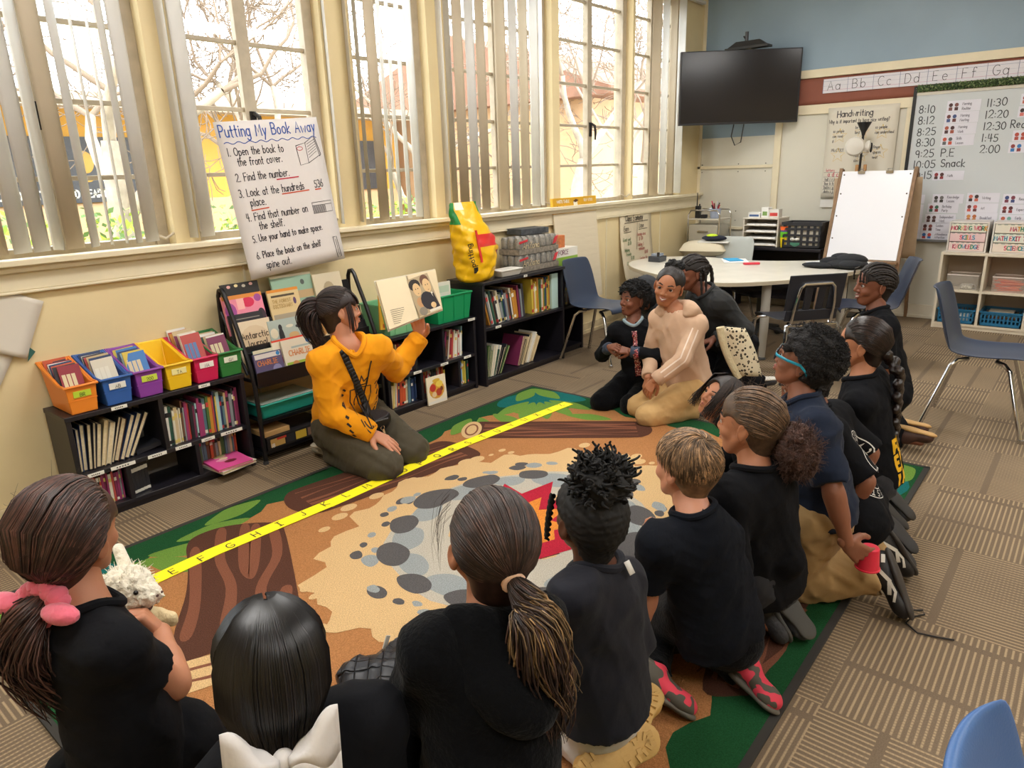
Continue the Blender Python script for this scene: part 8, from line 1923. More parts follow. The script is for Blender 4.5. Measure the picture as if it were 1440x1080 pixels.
for k in range(2):
    P=[]
    for u in np.linspace(0,1,40):P.append(np.array([.22+.04*u,.36+.03*math.sin(u*2),.28-.62*u])*H+.0042*np.array([math.cos(u*26+k*PI),math.sin(u*26+k*PI),0]))
    tw_.append(np.array(P))
hair_obj(root,org,hR,I['c'],[cap,puff,strand_vf(coils,.0036,taper=.7),strand_vf(tw_,.0052,n=6,taper=.6)],hm)
nk=J['N'];f,l,up=I['f'],I['l'],I['up'];hd=nrm(J['H']-nk);tg=nk+hd*.02-f*.060-l*.022
mb=MB();G=[[tg+l*(-.012+.024*j)-f*(.004+.008*i)+up*(.03*(1-i*.5)-.008)+up*.006*j for j in range(2)] for i in range(3)];mb.grid(G);mb.xform(o=-org);mb.build('shirt_tag',cmat('#d9d6cf',.6),sh_,smooth=180,solid=.001)
# lugged tan boots, soles turned up
tanb=mat('tan_nubuck','#c79a58',.8,var=.15,vscale=20,bump=.2,bscale=50);tsol=mat('tan_rubber','#c8a262',.7,bump=.2,bscale=40)
def boot(q,top):
    A,T=J['A'+q],J['T'+q];o=shoe(root,org,A,T,top,tanb,tsol,Ls=.215,w=.040,name='boot',high=.03)
    x=nrm(T-A);z=nrm(np.array(top)-x*np.dot(top,x));y=np.cross(z,x);R=np.stack([x,y,z],1);Ls=.215;mb=MB()
    for k in range(26):
        a=2*PI*k/26;e=np.array([.10*Ls+.56*Ls*math.cos(a)*1.0,.040*math.sin(a),-.045]);d=nrm(np.array([math.cos(a)*.4,math.sin(a),0]));yv=np.array([-d[1],d[0],0]);c=e-d*.008
        p=[c-d*.010-yv*.004,c+d*.010-yv*.004,c+d*.010+yv*.004,c-d*.010+yv*.004];mb.hexa([R@(v+np.array([0,0,-.007]))+A-org for v in p]+[R@(v+np.array([0,0,.004]))+A-org for v in p])
    for i in range(5):
        for j in (-1,1):
            c=np.array([(-.12+.19*i)*Ls,j*.012,-.046]);p=[c+np.array(v) for v in ((-.008,-.007,0),(.008,-.007,0),(.008,.007,0),(-.008,.007,0))];mb.hexa([R@(v+np.array([0,0,-.005]))+A-org for v in p]+[R@(v+np.array([0,0,.004]))+A-org for v in p])
    mb.build('sole_lugs',tsol,o,smooth=0)
boot('L',(.45,.55,-.55));boot('R',(.2,.3,-1))

# ------------------------------------------------------------------ fair-haired boy
J=J_BLOND;hR=euler_basis(D2(78),D2(3),D2(2))
root,org,I=person('child with short fair brown hair, black polo shirt and red camouflage shoes',J,1.24,sk('light'),hR,H=.20,
    hands=dict(R=dict(f=(-.35,.8,.45),b=(-.2,-.6,.7),curl=(.6,.7,.75,.8),thumb=.5,s=.13),L=dict(f=(.2,.55,-.75),b=(-.75,.1,.3),s=.13)))
face_parts(root,.20,hR,I['c'],org,'#4a5a6a','#6a4e32','#b86e62')
polo=shirt(root,org,I,navy_cotton,g=.012,sleeve=.38,hem=-.14,seed=51,amp=.0045,loose=.010,name='polo_shirt')
trousers(root,org,I,black_fleece,g=.016,seed=52,rad=1.02)
nk=J['N'];f,l,up=I['f'],I['l'],I['up'];hd=nrm(J['H']-nk)
G=[[nk+hd*(.002+.03*v)*1-org+(f*math.cos(a)+l*math.sin(a))*(.058-.008*v)-hd*.018*max(0,math.cos(a)) for v in (0,.5,1)] for a in np.linspace(.5,2*PI-.5,22)]
MB().grid(G).build('polo_collar',navy_cotton,polo,smooth=180,solid=.005)
camo=bpy.data.materials.new('camouflage_canvas');camo.use_nodes=True;nt=camo.node_tree;b=nt.nodes['Principled BSDF'];tc=nt.nodes.new('ShaderNodeTexCoord');n=nt.nodes.new('ShaderNodeTexNoise');n.inputs['Scale'].default_value=26;n.inputs['Detail'].default_value=1;nt.links.new(tc.outputs['Object'],n.inputs['Vector']);rp=nt.nodes.new('ShaderNodeValToRGB');rp.color_ramp.interpolation='CONSTANT';rp.color_ramp.elements[0].color=(*lin('#d23a4e'),1);rp.color_ramp.elements[1].color=(*lin('#4f4a40'),1);rp.color_ramp.elements[1].position=.5;nt.links.new(n.outputs['Fac'],rp.inputs['Fac']);nt.links.new(rp.outputs['Color'],b.inputs['Base Color']);b.inputs['Roughness'].default_value=.8
for q,tp_ in (('L',(.6,-.25,.75)),('R',(.5,-.2,.8))):shoe(root,org,J['A'+q]+np.array([0,0,.015]),J['T'+q]+np.array([0,0,.015]),tp_,camo,cmat('#5c574e',.7),Ls=.20,w=.038)
def short_hair(H,n,L,t,seed,swirl=.5,lift=.02,crown=(-.38,.05,.80),face_z=.30):
    rg=np.random.RandomState(seed);out=[];c0=np.array([-.055,0,.135])*H;rad=(np.array([.435,.345,.37])+t)*H;cn=nrm(crown)
    for i in range(n):
        v=nrm(rg.normal(0,1,3)+np.array([-.2,0,.35]))
        zl=np.interp(v[0],[-1,-.2,.1,.5,1],[-.62,-.35,.05,.35,.48])
        if v[2]<zl:continue
        P=[];q=v.copy();LL=L*rg.uniform(.7,1.2)*(1 if v[2]>.1 else .6)
        for k in range(7):
            d=q-cn;d-=q*np.dot(d,q);d=nrm(d);d=nrm(d+swirl*np.cross(q,d)+(np.array([.5,0,0]) if v[0]>.0 and v[2]>.5 else 0));u=k/6
            P.append(c0+q*rad*(1+lift*math.sin(u*PI*.9)+.012*u+.005*rg.normal()));q=nrm(q+d*LL/6)
        out.append(np.array(P))
    return out
hm=hairm('fair_brown','#785d42',.5,.55,40);H=I['H'];cap=cranium_hair(H,.04,nape=-.26,res=.0045,line=.03)
hair_obj(root,org,hR,I['c'],[cap,mixed(short_hair(H,3000,.55,.045,3),.0015)],hm)

# ------------------------------------------------------------------ child with the big brown puff
J=J_GPUFF;hR=euler_basis(D2(92),D2(2),D2(2))
root,org,I=person('child with hair pulled back into one big frizzy brown puff, in a black top',J,1.28,sk('warm'),hR,H=.21,hands=dict(R=dict(f=(-.2,.6,-.3),b=(.3,-.2,.8),s=.13),L=dict(f=(-.2,.6,-.3),b=(-.5,0,.6),s=.13)))
face_parts(root,.21,hR,I['c'],org)
shirt(root,org,I,black_cotton,g=.018,sleeve=.95,hem=-.16,seed=61,amp=.005,loose=.012,name='top')
trousers(root,org,I,cloth_mat('dark_grey_knit','#2a2a2e',.9),g=.018,seed=62,rad=1.1,to=.92)
for q in 'LR':shoe(root,org,J['A'+q],J['T'+q],J['K'+q]-J['A'+q],mat('dark_grey_sock','#3a3a3c',.95,bump=.5,bscale=80),cmat('#4a4946',.8),Ls=.19,w=.034)
hm=hairm('grey_brown','#54402f',.5,.5);hm2=hairm('frizzy_brown','#4a2f25',.75,.5,80,bump=.6);H=I['H']
cap=cranium_hair(H,.035,nape=-.30,res=.0045,line=.0);cb_=combed(H,(-.46,-.10,-.10),700,.04,6,lift=.016);fly=[];rg=np.random.RandomState(2)
for i in range(120):
    a=nrm(rg.normal(0,1,3)+np.array([.3,0,.9]));p=np.array([-.055,0,.135])*H+a*np.array([.475,.385,.41])*H;fly.append(np.array([p,p+a*.010+rg.normal(0,.008,3),p+a*.022+rg.normal(0,.018,3)]))
hair_obj(root,org,hR,I['c'],[cap,mixed(cb_,.0016),strand_vf(fly,.0004)],hm)
s=SDF();s.el((-.66*H,-.12*H,-.26*H),(.27*H,.34*H,.33*H),k=.02);s.el((-.74*H,-.20*H,-.46*H),(.2*H,.26*H,.22*H),k=.04);s.el((-.5*H,-.10*H,-.12*H),(.16*H,.18*H,.16*H),k=.05)
pf_=s.mesh(.0045,disp=noise_disp(.008,130,3,.010,320));fr=[]
for i in range(900):
    a=nrm(rg.normal(0,1,3));p=np.array([-.68,-.14,-.32])*H+a*np.array([.27,.34,.36])*H;d=nrm(a+rg.normal(0,.6,3));w0=rg.uniform(0,6);LL=rg.uniform(.015,.04);fr.append(np.array([p*.985+d*LL*u+np.array([math.cos(u*10+w0),math.sin(u*10+w0),math.cos(u*8)])*.0035*u for u in np.linspace(0,1,8)]))
np_obj('hair_puff',[place(pf_,hR,I['c']),place(strand_vf(fr,.0008),hR,I['c'])],hm2[0],root,org)

# ------------------------------------------------------------------ boy with teal glasses
J=J_GLASSES;hR=euler_basis(D2(100),D2(16),D2(-2))
root,org,I=person('child with teal glasses and a rounded afro kneeling upright, holding a red cup',J,1.24,sk('mid'),hR,H=.20,
    hands=dict(L=dict(f=(.55,-.55,-.62),b=(-.9,-.1,.35),curl=(.35,.4,.45,.5),thumb=.4,s=.15,spread=.2),R=dict(f=(-.2,.7,-.2),b=(.3,-.2,.8),s=.13)))
face_parts(root,.20,hR,I['c'],org)
shirt(root,org,I,cloth_mat('navy_jersey','#182236',.85),g=.02,sleeve=.46,hem=-.10,seed=71,amp=.005,loose=.016)
trousers(root,org,I,cloth_mat('khaki_twill','#a98a5e',.85),g=.022,to=.90,seed=72,amp=.006,rad=1.15)
hm=hairm('afro_black','#151214',.8,.5,120,bump=.8);H=I['H']
cap=cranium_hair(H,.13,nape=-.24,res=.0045,disp=noise_disp(.004,170,4,.006,420),line=.08,face=1.15,back=.05)
rg=np.random.RandomState(5);fr=[];c0=np.array([-.055,0,.135])*H
for i in range(900):
    a=nrm(rg.normal(0,1,3)+np.array([-.5,0,.6]))
    if a[0]>.15 and a[2]<.75 or a[2]<-.45:continue
    p=c0+a*np.array([.575,.48,.505])*H;d=nrm(a+rg.normal(0,.7,3));w0=rg.uniform(0,6);fr.append(np.array([p+d*.010*u+np.array([math.cos(u*11+w0),math.sin(u*11+w0),math.cos(u*9)])*.003 for u in np.linspace(0,1,8)]))
hair_obj(root,org,hR,I['c'],[cap,strand_vf(fr,.0011,taper=.8)],hm)
gl=cmat('#1f9ab8',.3);g0=MB()
for s_ in (-1,1):
    g0.tube([np.array([.43+.0*a,s_*(.155+.115*math.cos(a)),.01+.085*math.sin(a)])*H for a in np.linspace(0,2*PI,22,endpoint=False)],.0028,8,closed=True)
g0.tube([np.array(p)*H for p in ((.43,-.045,.03),(.445,0,.045),(.43,.045,.03))],.0025,8);g0.xform(hR,I['c']-org);gg=g0.build('glasses',cmat('#23303a',.3),root)
for s_ in (-1,1):
    g1=MB();P=[np.array(p)*H for p in ((.425,s_*.27,.045),(.40,s_*.33,.045),(.20,s_*.375,.03),(.0,s_*.405,.035),(-.10,s_*.41,-.03),(-.15,s_*.405,-.10))]
    G=[[p+np.array([0,0,dz])*H for dz in (-.022,.022)] for p in P];g1.grid(G);g1.xform(hR,I['c']-org);g1.build('temple',gl,gg,smooth=180,solid=.003)
    MB().ball((0,0,0),(.001,.105*H,.078*H),0,16,8).xform(hR,hR@(np.array([.43,s_*.155,.01])*H)+I['c']-org).build('lens',mat('clear_lens','#dfe8ee',.05,alpha=.12),gg)
bl=cmat('#1d1b1d',.55);
for q in 'LR':
    A,T=J['A'+q],J['T'+q];tp_=nrm(J['K'+q]-A)+np.array([0,0,-.2]);o=shoe(root,org,A,T,tp_,bl,cmat('#3a3634',.6),Ls=.215,w=.042,name='shoe',laces=cmat('#161517',.6) if q=='L' else None)
    x=nrm(T-A);z=nrm(tp_-x*np.dot(tp_,x));y=np.cross(z,x);R=np.stack([x,y,z],1);mb=MB();sd=1 if np.dot(R@np.array([0,1.,0]),CAM_C-A)>0 else -1;cv=BVHTree.FromPolygons([v.co+Vector(tuple(org)) for v in o.data.vertices],[tuple(p.vertices) for p in o.data.polygons])
    st=[([(-.02,.012),(.03,-.012),(.075,.002)],.012),([(.03,-.012),(.07,-.018),(.10,-.004)],.008),([(-.055,-.02),(-.03,-.012)],.012)]
    decal('side_mark',cv,st,A,x,z,R@np.array([0,-sd,0]),.01,cmat('#d9d4cb',.6),o,org)
# loose lace on the carpet
lp=[on_floor(*p,.006) for p in ((1264,868),(1280,858),(1298,858),(1300,864),(1282,868),(1274,876),(1290,890),(1318,896),(1342,900))]
mb=MB();mb.tube([np.array(p)-org for p in lp],.0028,6);mb.build('shoelace',cmat('#161517',.6),root)
# red cup under the hand
hp=J['WL']+nrm((.55,-.55,-.62))*.075;t=thing('plastic_cup','red plastic cup under the hand of the child with teal glasses','cup',(hp[0]+.035,hp[1]-.01,hp[2]-.06),0)
MB().lathe([(.036,0),(.029,.075),(.026,.078),(.0,.078)],24,caps=False).build('cup_body',mat('red_plastic','#e3304a',.35),t);MB().lathe([(.036,0),(.0385,.002),(.0385,.006),(.0355,.007)],24,caps=False).build('rim',mat('red_plastic','#e3304a',.35),t)

# ------------------------------------------------------------------ girl with the long braid
J=J_BRAID;hR=euler_basis(D2(96),D2(2),D2(0))
root,org,I=person('child with slicked dark hair and one very long braid down the back',J,1.28,sk('warm'),hR,H=.21,hands=dict(R=dict(f=(-.2,.7,-.2),b=(.3,-.2,.8),s=.13),L=dict(f=(-.2,.7,-.3),b=(-.3,0,.8),s=.13)))
face_parts(root,.21,hR,I['c'],org)
sh_=shirt(root,org,I,black_cotton,g=.018,sleeve=.46,hem=-.16,seed=81,amp=.004,loose=.012,name='polo_shirt')
trousers(root,org,I,cloth_mat('dark_grey_knit','#2a2a2e',.9),g=.018,seed=82,rad=1.1)
nk=J['N'];f,l,up=I['f'],I['l'],I['up'];hd=nrm(J['H']-nk)
G=[[nk+hd*(.0+.034*v)-org+(f*math.cos(a)+l*math.sin(a))*(.058-.008*v)-hd*.018*max(0,math.cos(a)) for v in (0,.5,1)] for a in np.linspace(.5,2*PI-.5,22)]
MB().grid(G).build('polo_collar',black_cotton,sh_,smooth=180,solid=.005)
for q in 'LR':shoe(root,org,J['A'+q],J['T'+q],J['K'+q]-J['A'+q],cmat('#2a2a2d',.6),cmat('#2d2b2a',.6),w=.034)
hm=hairm('dark_sleek','#231713',.35,.5);H=I['H'];cap=cranium_hair(H,.025,nape=-.28,res=.0045,line=.08);cb_=combed(H,(-.46,-.04,-.18),800,.048,7,lift=.014)
hair_obj(root,org,hR,I['c'],[cap,mixed(cb_,.0018)],hm)
t0=hR@(np.array([-.47,-.04,-.18])*H)+I['c'];s=SDF();rg=np.random.RandomState(1);n_=17;down=np.array([.015,-.03,-1.])
for k in range(n_):
    u=k/(n_-1);c=t0+np.array([.01,-.045,-.01])*min(1,k/2)-f*.0+np.array([.012*u,-.02*u,-.44*u]);w=.036*(1-.35*u);sd=1 if k % 2 else -1
    s.rc(c+np.array([sd*.016,0,.012]),c+np.array([-sd*.010,-.004,-.020]),w*.62,w*.45,k=.006)
np_obj('braid',[s.mesh(.0042,disp=noise_disp(.0012,500,4))],hm[0],root,org)
bv=bvh_of(sh_,org);cc=I['C'](.1,-.08)
decal('back_print',bv,[(st,.016) for st in txt_strokes('LA',-.05,-.09,.055)+txt_strokes('EI',-.05,-.02,.055)+txt_strokes('FU',-.05,.05,.055)],cc,-l,up,f,.016,cmat('#e9b416',.6),sh_,org)
decal('chest_print',bv,[(st,.006) for st in txt_strokes('W',-.02,0,.035)+txt_strokes('S',-.015,-.045,.035)],I['C'](.72,.08)+l*.055,l,up,-f,.006,cmat('#d9c81e',.6),sh_,org)

# ------------------------------------------------------------------ grinning child with cornrows
J=J_SMILE;hR=euler_basis(D2(128),D2(2),D2(-2))
root,org,I=person('grinning child with braided cornrows in a black T-shirt behind the long braid',J,1.30,sk('brown'),hR,H=.215,head_kw=dict(smile=1.,nose=1.08,lips=1.1),hands=dict(R=dict(f=(-.3,.7,-.2),b=(.3,-.2,.8),s=.13),L=dict(f=(-.2,.7,-.2),b=(-.3,0,.8),s=.13)))
face_parts(root,.215,hR,I['c'],org,smile=1.,teeth=True,lipc='#8a4f46')
shirt(root,org,I,black_cotton,g=.018,sleeve=.5,hem=-.14,seed=91,amp=.004,loose=.01)
trousers(root,org,I,black_cotton,g=.02,seed=92,rad=1.1)
brn=mat('brown_leather_shoe','#4a3029',.6,var=.2,vscale=20);gum=cmat('#cda36a',.6)
shoe(root,org,J['AL'],J['TL'],(-.3,.35,-1),brn,gum,w=.040,laces=cmat('#c9bca6',.7));shoe(root,org,J['AR']+np.array([0,0,.02]),J['TR']+np.array([0,0,.02]),(-.25,.3,-1),brn,gum,w=.040)
hm=hairm('black_cornrow','#1d1512',.6,.4,80);H=I['H'];cap=cranium_hair(H,.018,nape=-.28,res=.0045,line=.02)
rows=combed(H,(-.42,0,-.10),46,.03,9,lift=.02);rb_=[]
for P in rows:
    t_=np.linspace(0,1,30);Q=np.stack([np.interp(t_,np.linspace(0,1,len(P)),P[:,i]) for i in range(3)],1);rb_.append(Q)
mbr=MB()
for Q in rb_:mbr.tube(Q,.0060+.0014*np.sin(np.arange(30)*1.7),6)
dang=[]
for (x,y) in ((.30,.22),(.33,.12),(.27,.29),(.31,-.2)):
    dang.append(np.array([[x,y,.42],[x+.10,y*1.15,.36],[x+.10,y*1.2,.22],[x+.085,y*1.2,.10]])*H)
mbr2=MB()
for P in dang:
    t_=np.linspace(0,1,16);Q=np.stack([np.interp(t_,np.linspace(0,1,4),P[:,i]) for i in range(3)],1);mbr2.tube(Q,.0050+.0012*np.sin(np.arange(16)*1.9),6)
hair_obj(root,org,hR,I['c'],[cap,(np.array(mbr.v),mbr.f),(np.array(mbr2.v),mbr2.f)],hm)

# ------------------------------------------------------------------ boy with the patterned tie
J=J_TIE;hR=euler_basis(D2(158),D2(8),D2(0))
root,org,I=person('child with short curly black hair in a black sweatshirt and patterned tie, kneeling',J,1.22,sk('brown'),hR,H=.205,head_kw=dict(nose=1.1,lips=1.25,cheek=1.08),
    hands=dict(R=dict(f=(-.25,-.75,.15),b=(-.6,.2,.6),curl=(.7,.75,.8,.85),thumb=.6,s=.125),L=dict(f=(-.35,.75,.1),b=(-.6,-.2,.55),curl=(.6,.65,.7,.75),thumb=.6,s=.125)))
face_parts(root,.205,hR,I['c'],org,lipc='#6f3f38')
sh_=shirt(root,org,I,black_cotton,g=.011,sleeve=.94,hem=-.10,seed=101,amp=.004,loose=.006,name='sweatshirt',cuff=True,cuffm=cloth_mat('slate_cuff','#3a4252'),collar_m=cmat('#8fa3ad',.8))
trousers(root,org,I,black_fleece,g=.013,seed=102,rad=1.0)
for q in 'LR':shoe(root,org,J['A'+q],J['T'+q],(0,0,-1),cmat('#26262c',.6),cmat('#cfcac0',.6),w=.034)
hm=hairm('black_curl','#121012',.65,.5,100,bump=.6);H=I['H'];cap=cranium_hair(H,.10,nape=-.18,res=.004,disp=noise_disp(.005,210,6,.008,420),line=.04,top=.05)
rg=np.random.RandomState(8);cu=[]
for i in range(420):
    a=nrm(rg.normal(0,1,3)+np.array([0,0,.9]));p=np.array([-.055,0,.16])*H+a*np.array([.53,.45,.48])*H;w0=rg.uniform(0,6)
    if a[2]<.1:continue
    cu.append(np.array([p*.97+a*.014*u+np.array([math.cos(u*9+w0),math.sin(u*9+w0),math.cos(u*7+w0)*.5])*.006 for u in np.linspace(0,1,10)]))
hair_obj(root,org,hR,I['c'],[cap,strand_vf(cu,.0020,taper=.8)],hm)
bv=bvh_of(sh_,org);f,l,up=I['f'],I['l'],I['up'];cc=I['C'](.6,.08)
tie_m=bpy.data.materials.new('patterned_silk');tie_m.use_nodes=True;nt=tie_m.node_tree;b=nt.nodes['Principled BSDF'];tc=nt.nodes.new('ShaderNodeTexCoord');n=nt.nodes.new('ShaderNodeTexVoronoi');n.inputs['Scale'].default_value=110;nt.links.new(tc.outputs['Object'],n.inputs['Vector']);rp=nt.nodes.new('ShaderNodeValToRGB');rp.color_ramp.interpolation='CONSTANT';rp.color_ramp.elements[0].color=(*lin('#e2d2c8'),1);rp.color_ramp.elements[1].color=(*lin('#a3343a'),1);rp.color_ramp.elements[1].position=.32;e3=rp.color_ramp.elements.new(.6);e3.color=(*lin('#3a1c24'),1);nt.links.new(n.outputs['Distance'],rp.inputs['Fac']);nt.links.new(rp.outputs['Color'],b.inputs['Base Color']);b.inputs['Roughness'].default_value=.5
G=[]
for u in np.linspace(0,1,14):
    w=.011+.010*u if u>.12 else .016;row=[]
    for s_ in (-1,-.3,.3,1):
        q=on_surface(bv,cc+l*(s_*w-.02*u)+up*(.115-.29*u)+f*.3,-f,.006)
        row.append((q if q is not None else (G[-1][0]+org+np.array([0,0,-.01]) if G else cc+f*.02))-org)
    G.append(row)
mb=MB().grid(G);mb.build('necktie',tie_m,root,smooth=180,solid=.004)
c=np.array(G[1]).mean(0);MB().ball(c+f*.004,(.014,.014,.012),0,12,8).build('tie_knot',tie_m,root)

# ------------------------------------------------------------------ girl in the tan hoodie
J=J_HOOD;hR=euler_basis(D2(192),D2(-2),D2(-12))
root,org,I=person('smiling child in a tan hoodie with striped sleeve, kneeling at the far rug edge',J,1.42,sk('warm'),hR,H=.23,head_kw=dict(smile=1.25,cheek=1.12,lips=1.05),
    hands=dict(R=dict(f=(-.25,.1,-.9),b=(-.75,.5,.2),curl=(.35,.4,.45,.5),s=.14),L=dict(f=(-.3,.45,-.85),b=(-.75,-.2,.3),curl=(.4,.45,.5,.55),s=.14)))
face_parts(root,.23,hR,I['c'],org,smile=1.25,teeth=True,lipc='#a5645a')
tanh=cloth_mat('tan_velour','#c7a68c',.9,bump=.25)
sh_=shirt(root,org,I,tanh,g=.014,sleeve=.95,hem=-.06,seed=111,amp=.005,loose=.010,name='hoodie',collar=False,cuff=True)
f,l,up,C=I['f'],I['l'],I['up'],I['C'];nk=J['N'];s=SDF()
for k in range(15):
    a=-2.0+4.0*k/14;p=nk+l*.088*math.sin(a)-f*(.068*math.cos(a)-.012)+up*(.035-.035*(math.cos(a)<-.2));q=nk+l*.10*math.sin(a)*1.1-f*(.135*max(-.1,math.cos(a)))-up*(.10*max(-.05,math.cos(a))-.005);s.rc(p,q,.024,.03,k=.03)
V,F=s.mesh(.0065,disp=fold_disp(113,.003));np_obj('hood',[(relax(V,F,1,.3),F)],tanh,sh_,(0,0,0)).location=tuple(-org)
bv=bvh_of(sh_,org);S_,E_,W_2=J['SL'],J['EL'],J['WL'];mb=MB();wh=cmat('#e6d3c2',.7)
vd=nrm(CAM_C-E_);prev=None
for off in (-.016,.016):
    prev=None
    for u in np.linspace(.12,1.85,46):
        p=S_+(E_-S_)*u if u<1 else E_+(W_2-E_)*(u-1)*1.05;d=nrm((E_-S_) if u<1 else (W_2-E_));sd=nrm(np.cross(d,vd));pr=[]
        for w in (-.004,.004):pr.append(on_surface(bv,p+sd*(off+w)+vd*.3,-vd,.002))
        if pr[0] is None or pr[1] is None:prev=None;continue
        if prev is not None and np.linalg.norm(prev[0]-pr[0])<.04:mb.add([prev[0]-org,prev[1]-org,pr[1]-org,pr[0]-org],[(0,1,2,3)])
        prev=pr
mb.build('sleeve_stripe',wh,sh_,smooth=0)
trousers(root,org,I,cloth_mat('tan_chino','#c4a06c',.85),g=.013,seed=112,rad=1.0)
for q in 'LR':shoe(root,org,J['A'+q],J['T'+q],(0,0,-1),cmat('#2a2826',.6),cmat('#8a8378',.6),w=.036)
hm=hairm('black_slick','#211917',.45,.4);hm2=hairm('black_coil','#0d0b0b',.75,.5,90);H=I['H'];cap=cranium_hair(H,.018,nape=-.25,res=.0045,line=.12);cb_=combed(H,(-.30,0,.46),520,.022,8,lift=.01,line=.14)
hair_obj(root,org,hR,I['c'],[cap,mixed(cb_,.0015)],hm)
s=SDF();s.el((-.34*H,.0,.52*H),(.20*H,.24*H,.16*H),k=.02);s.el((-.34*H,-.15*H,.44*H),(.16*H,.16*H,.16*H),k=.03);np_obj('hair_puff',[place(s.mesh(.0045,disp=noise_disp(.006,180,7,.010,400)),hR,I['c'])],hm2[0],root,org)

# ------------------------------------------------------------------ child in dark top leaning by the table
J=J_K13;hR=euler_basis(D2(140),D2(-4),D2(0))
root,org,I=person('child with small braids in a dark grey top leaning forward before the table',J,1.40,sk('brown'),hR,H=.22,hands=dict(R=dict(f=(-.5,.5,.2),b=(0,0,1),s=.14),L=dict(f=(-.4,.5,-.2),b=(0,0,1),s=.14)))
face_parts(root,.22,hR,I['c'],org)
shirt(root,org,I,cloth_mat('charcoal_jersey','#2c2d2e',.85),g=.022,sleeve=.97,hem=-.1,seed=121,amp=.006,loose=.012,name='top')
trousers(root,org,I,black_cotton,g=.024,seed=122,rad=1.15,amp=.006)
for q in 'LR':shoe(root,org,J['A'+q],J['T'+q],(0,0,-1),cmat('#26262c',.6),cmat('#cfcac0',.6),w=.036)
hm=hairm('black_cornrow','#1d1512',.6,.4,80);H=I['H'];cap=cranium_hair(H,.02,nape=-.25,res=.0045,line=.08);mbr=MB()
for P in combed(H,(-.44,0,.1),40,.03,19,lift=.02):
    t_=np.linspace(0,1,24);Q=np.stack([np.interp(t_,np.linspace(0,1,len(P)),P[:,i]) for i in range(3)],1);mbr.tube(Q,.0065+.0014*np.sin(np.arange(24)*1.7),6)
for (x,y,z,dx,dy) in ((-.42,.18,.2,-.14,.06),(-.42,-.18,.2,-.14,-.06),(-.5,.05,.1,-.10,0),(-.2,.38,.1,-.05,.06),(-.1,.40,.0,.0,.05)):
    Q=np.array([np.array([x+dx*math.sin(u*2),y+dy*u,z+.06*math.sin(u*3)-.75*u*u])*H for u in np.linspace(0,1,26)]);mbr.tube(Q,.008+.0016*np.sin(np.arange(26)*1.7),6)
hair_obj(root,org,hR,I['c'],[cap,(np.array(mbr.v),mbr.f)],hm)
lo_=I['C'](.02,-.10)
t=thing('leopard_jacket','cream fleece lined jacket with leopard spots hanging at the waist of the leaning child','jacket',(lo_[0],lo_[1],.10));o0=np.array(t.location)
cen=on_floor(1040,515,.30);cen=at_depth(1035,490,4.35);sx_=nrm(np.cross(ray(1035,490),(0,0,1)));vd=nrm(CAM_C-cen);G=[]
def jac(u,v,off):return cen+sx_*(-.085+.17*u)*(.72+.28*math.sin(PI*min(1,v*.8+.12)))+np.array([0,0,1])*(.13-.30*v-.10*u*(1-v)*.0)+sx_*(.12*v-.03)+vd*(.03*math.sin(u*3)+off)
mb=MB();mb.grid([[jac(u,v,0)-o0 for v in np.linspace(0,1,10)] for u in np.linspace(0,1,9)])
leo=bpy.data.materials.new('leopard_fleece');leo.use_nodes=True;nt=leo.node_tree;b=nt.nodes['Principled BSDF'];tc=nt.nodes.new('ShaderNodeTexCoord');n=nt.nodes.new('ShaderNodeTexVoronoi');n.inputs['Scale'].default_value=46;nt.links.new(tc.outputs['Object'],n.inputs['Vector']);rp=nt.nodes.new('ShaderNodeValToRGB');rp.color_ramp.elements[0].color=(*lin('#8a7456'),1);rp.color_ramp.elements[0].position=.12;e2=rp.color_ramp.elements.new(.2);e2.color=(*lin('#17130f'),1);e3=rp.color_ramp.elements.new(.32);e3.color=(*lin('#17130f'),1);rp.color_ramp.elements[-1].color=(*lin('#ddd0b2'),1);rp.color_ramp.elements[-1].position=.40;nt.links.new(n.outputs['Distance'],rp.inputs['Fac']);nt.links.new(rp.outputs['Color'],b.inputs['Base Color']);b.inputs['Roughness'].default_value=.95
mb.build('spotted_panel',leo,t,smooth=180,solid=.02)
mb=MB();mb.tube([jac(0,v,.005)-o0 for v in np.linspace(0,1.05,10)],.026,10);mb.build('fleece_edge',mat('cream_fleece','#d9cba6',.95,bump=.9,bscale=70),t)

# ------------------------------------------------------------------ child with head down, messy dark hair
J=J_LOW;hR=euler_basis(D2(150),D2(28),D2(-14))
root,org,I=person('child with loose dark hair leaning back between the tan hoodie and the puff of hair',J,1.20,sk('warm'),hR,H=.20,hands=dict(R=dict(f=(-.3,.3,.8),b=(.3,.5,.4),curl=(.5,.5,.6,.6),s=.13),L=dict(f=(-.2,.7,-.2),b=(-.3,0,.8),s=.13)))
face_parts(root,.20,hR,I['c'],org)
shirt(root,org,I,black_cotton,g=.02,sleeve=.95,hem=-.1,seed=131,amp=.005,name='top')
trousers(root,org,I,black_cotton,g=.02,seed=132,rad=1.1)
for q in 'LR':shoe(root,org,J['A'+q],J['T'+q],(0,0,1),mat('tan_nubuck','#c79a58',.8),mat('tan_rubber','#c8a262',.7),w=.038,name='boot',high=.03)
hm=hairm('dark_loose','#251b18',.5,.5);H=I['H'];cap=cranium_hair(H,.08,nape=-.5,res=.005,wide=1.05,line=.04);rg=np.random.RandomState(4);pa=[]
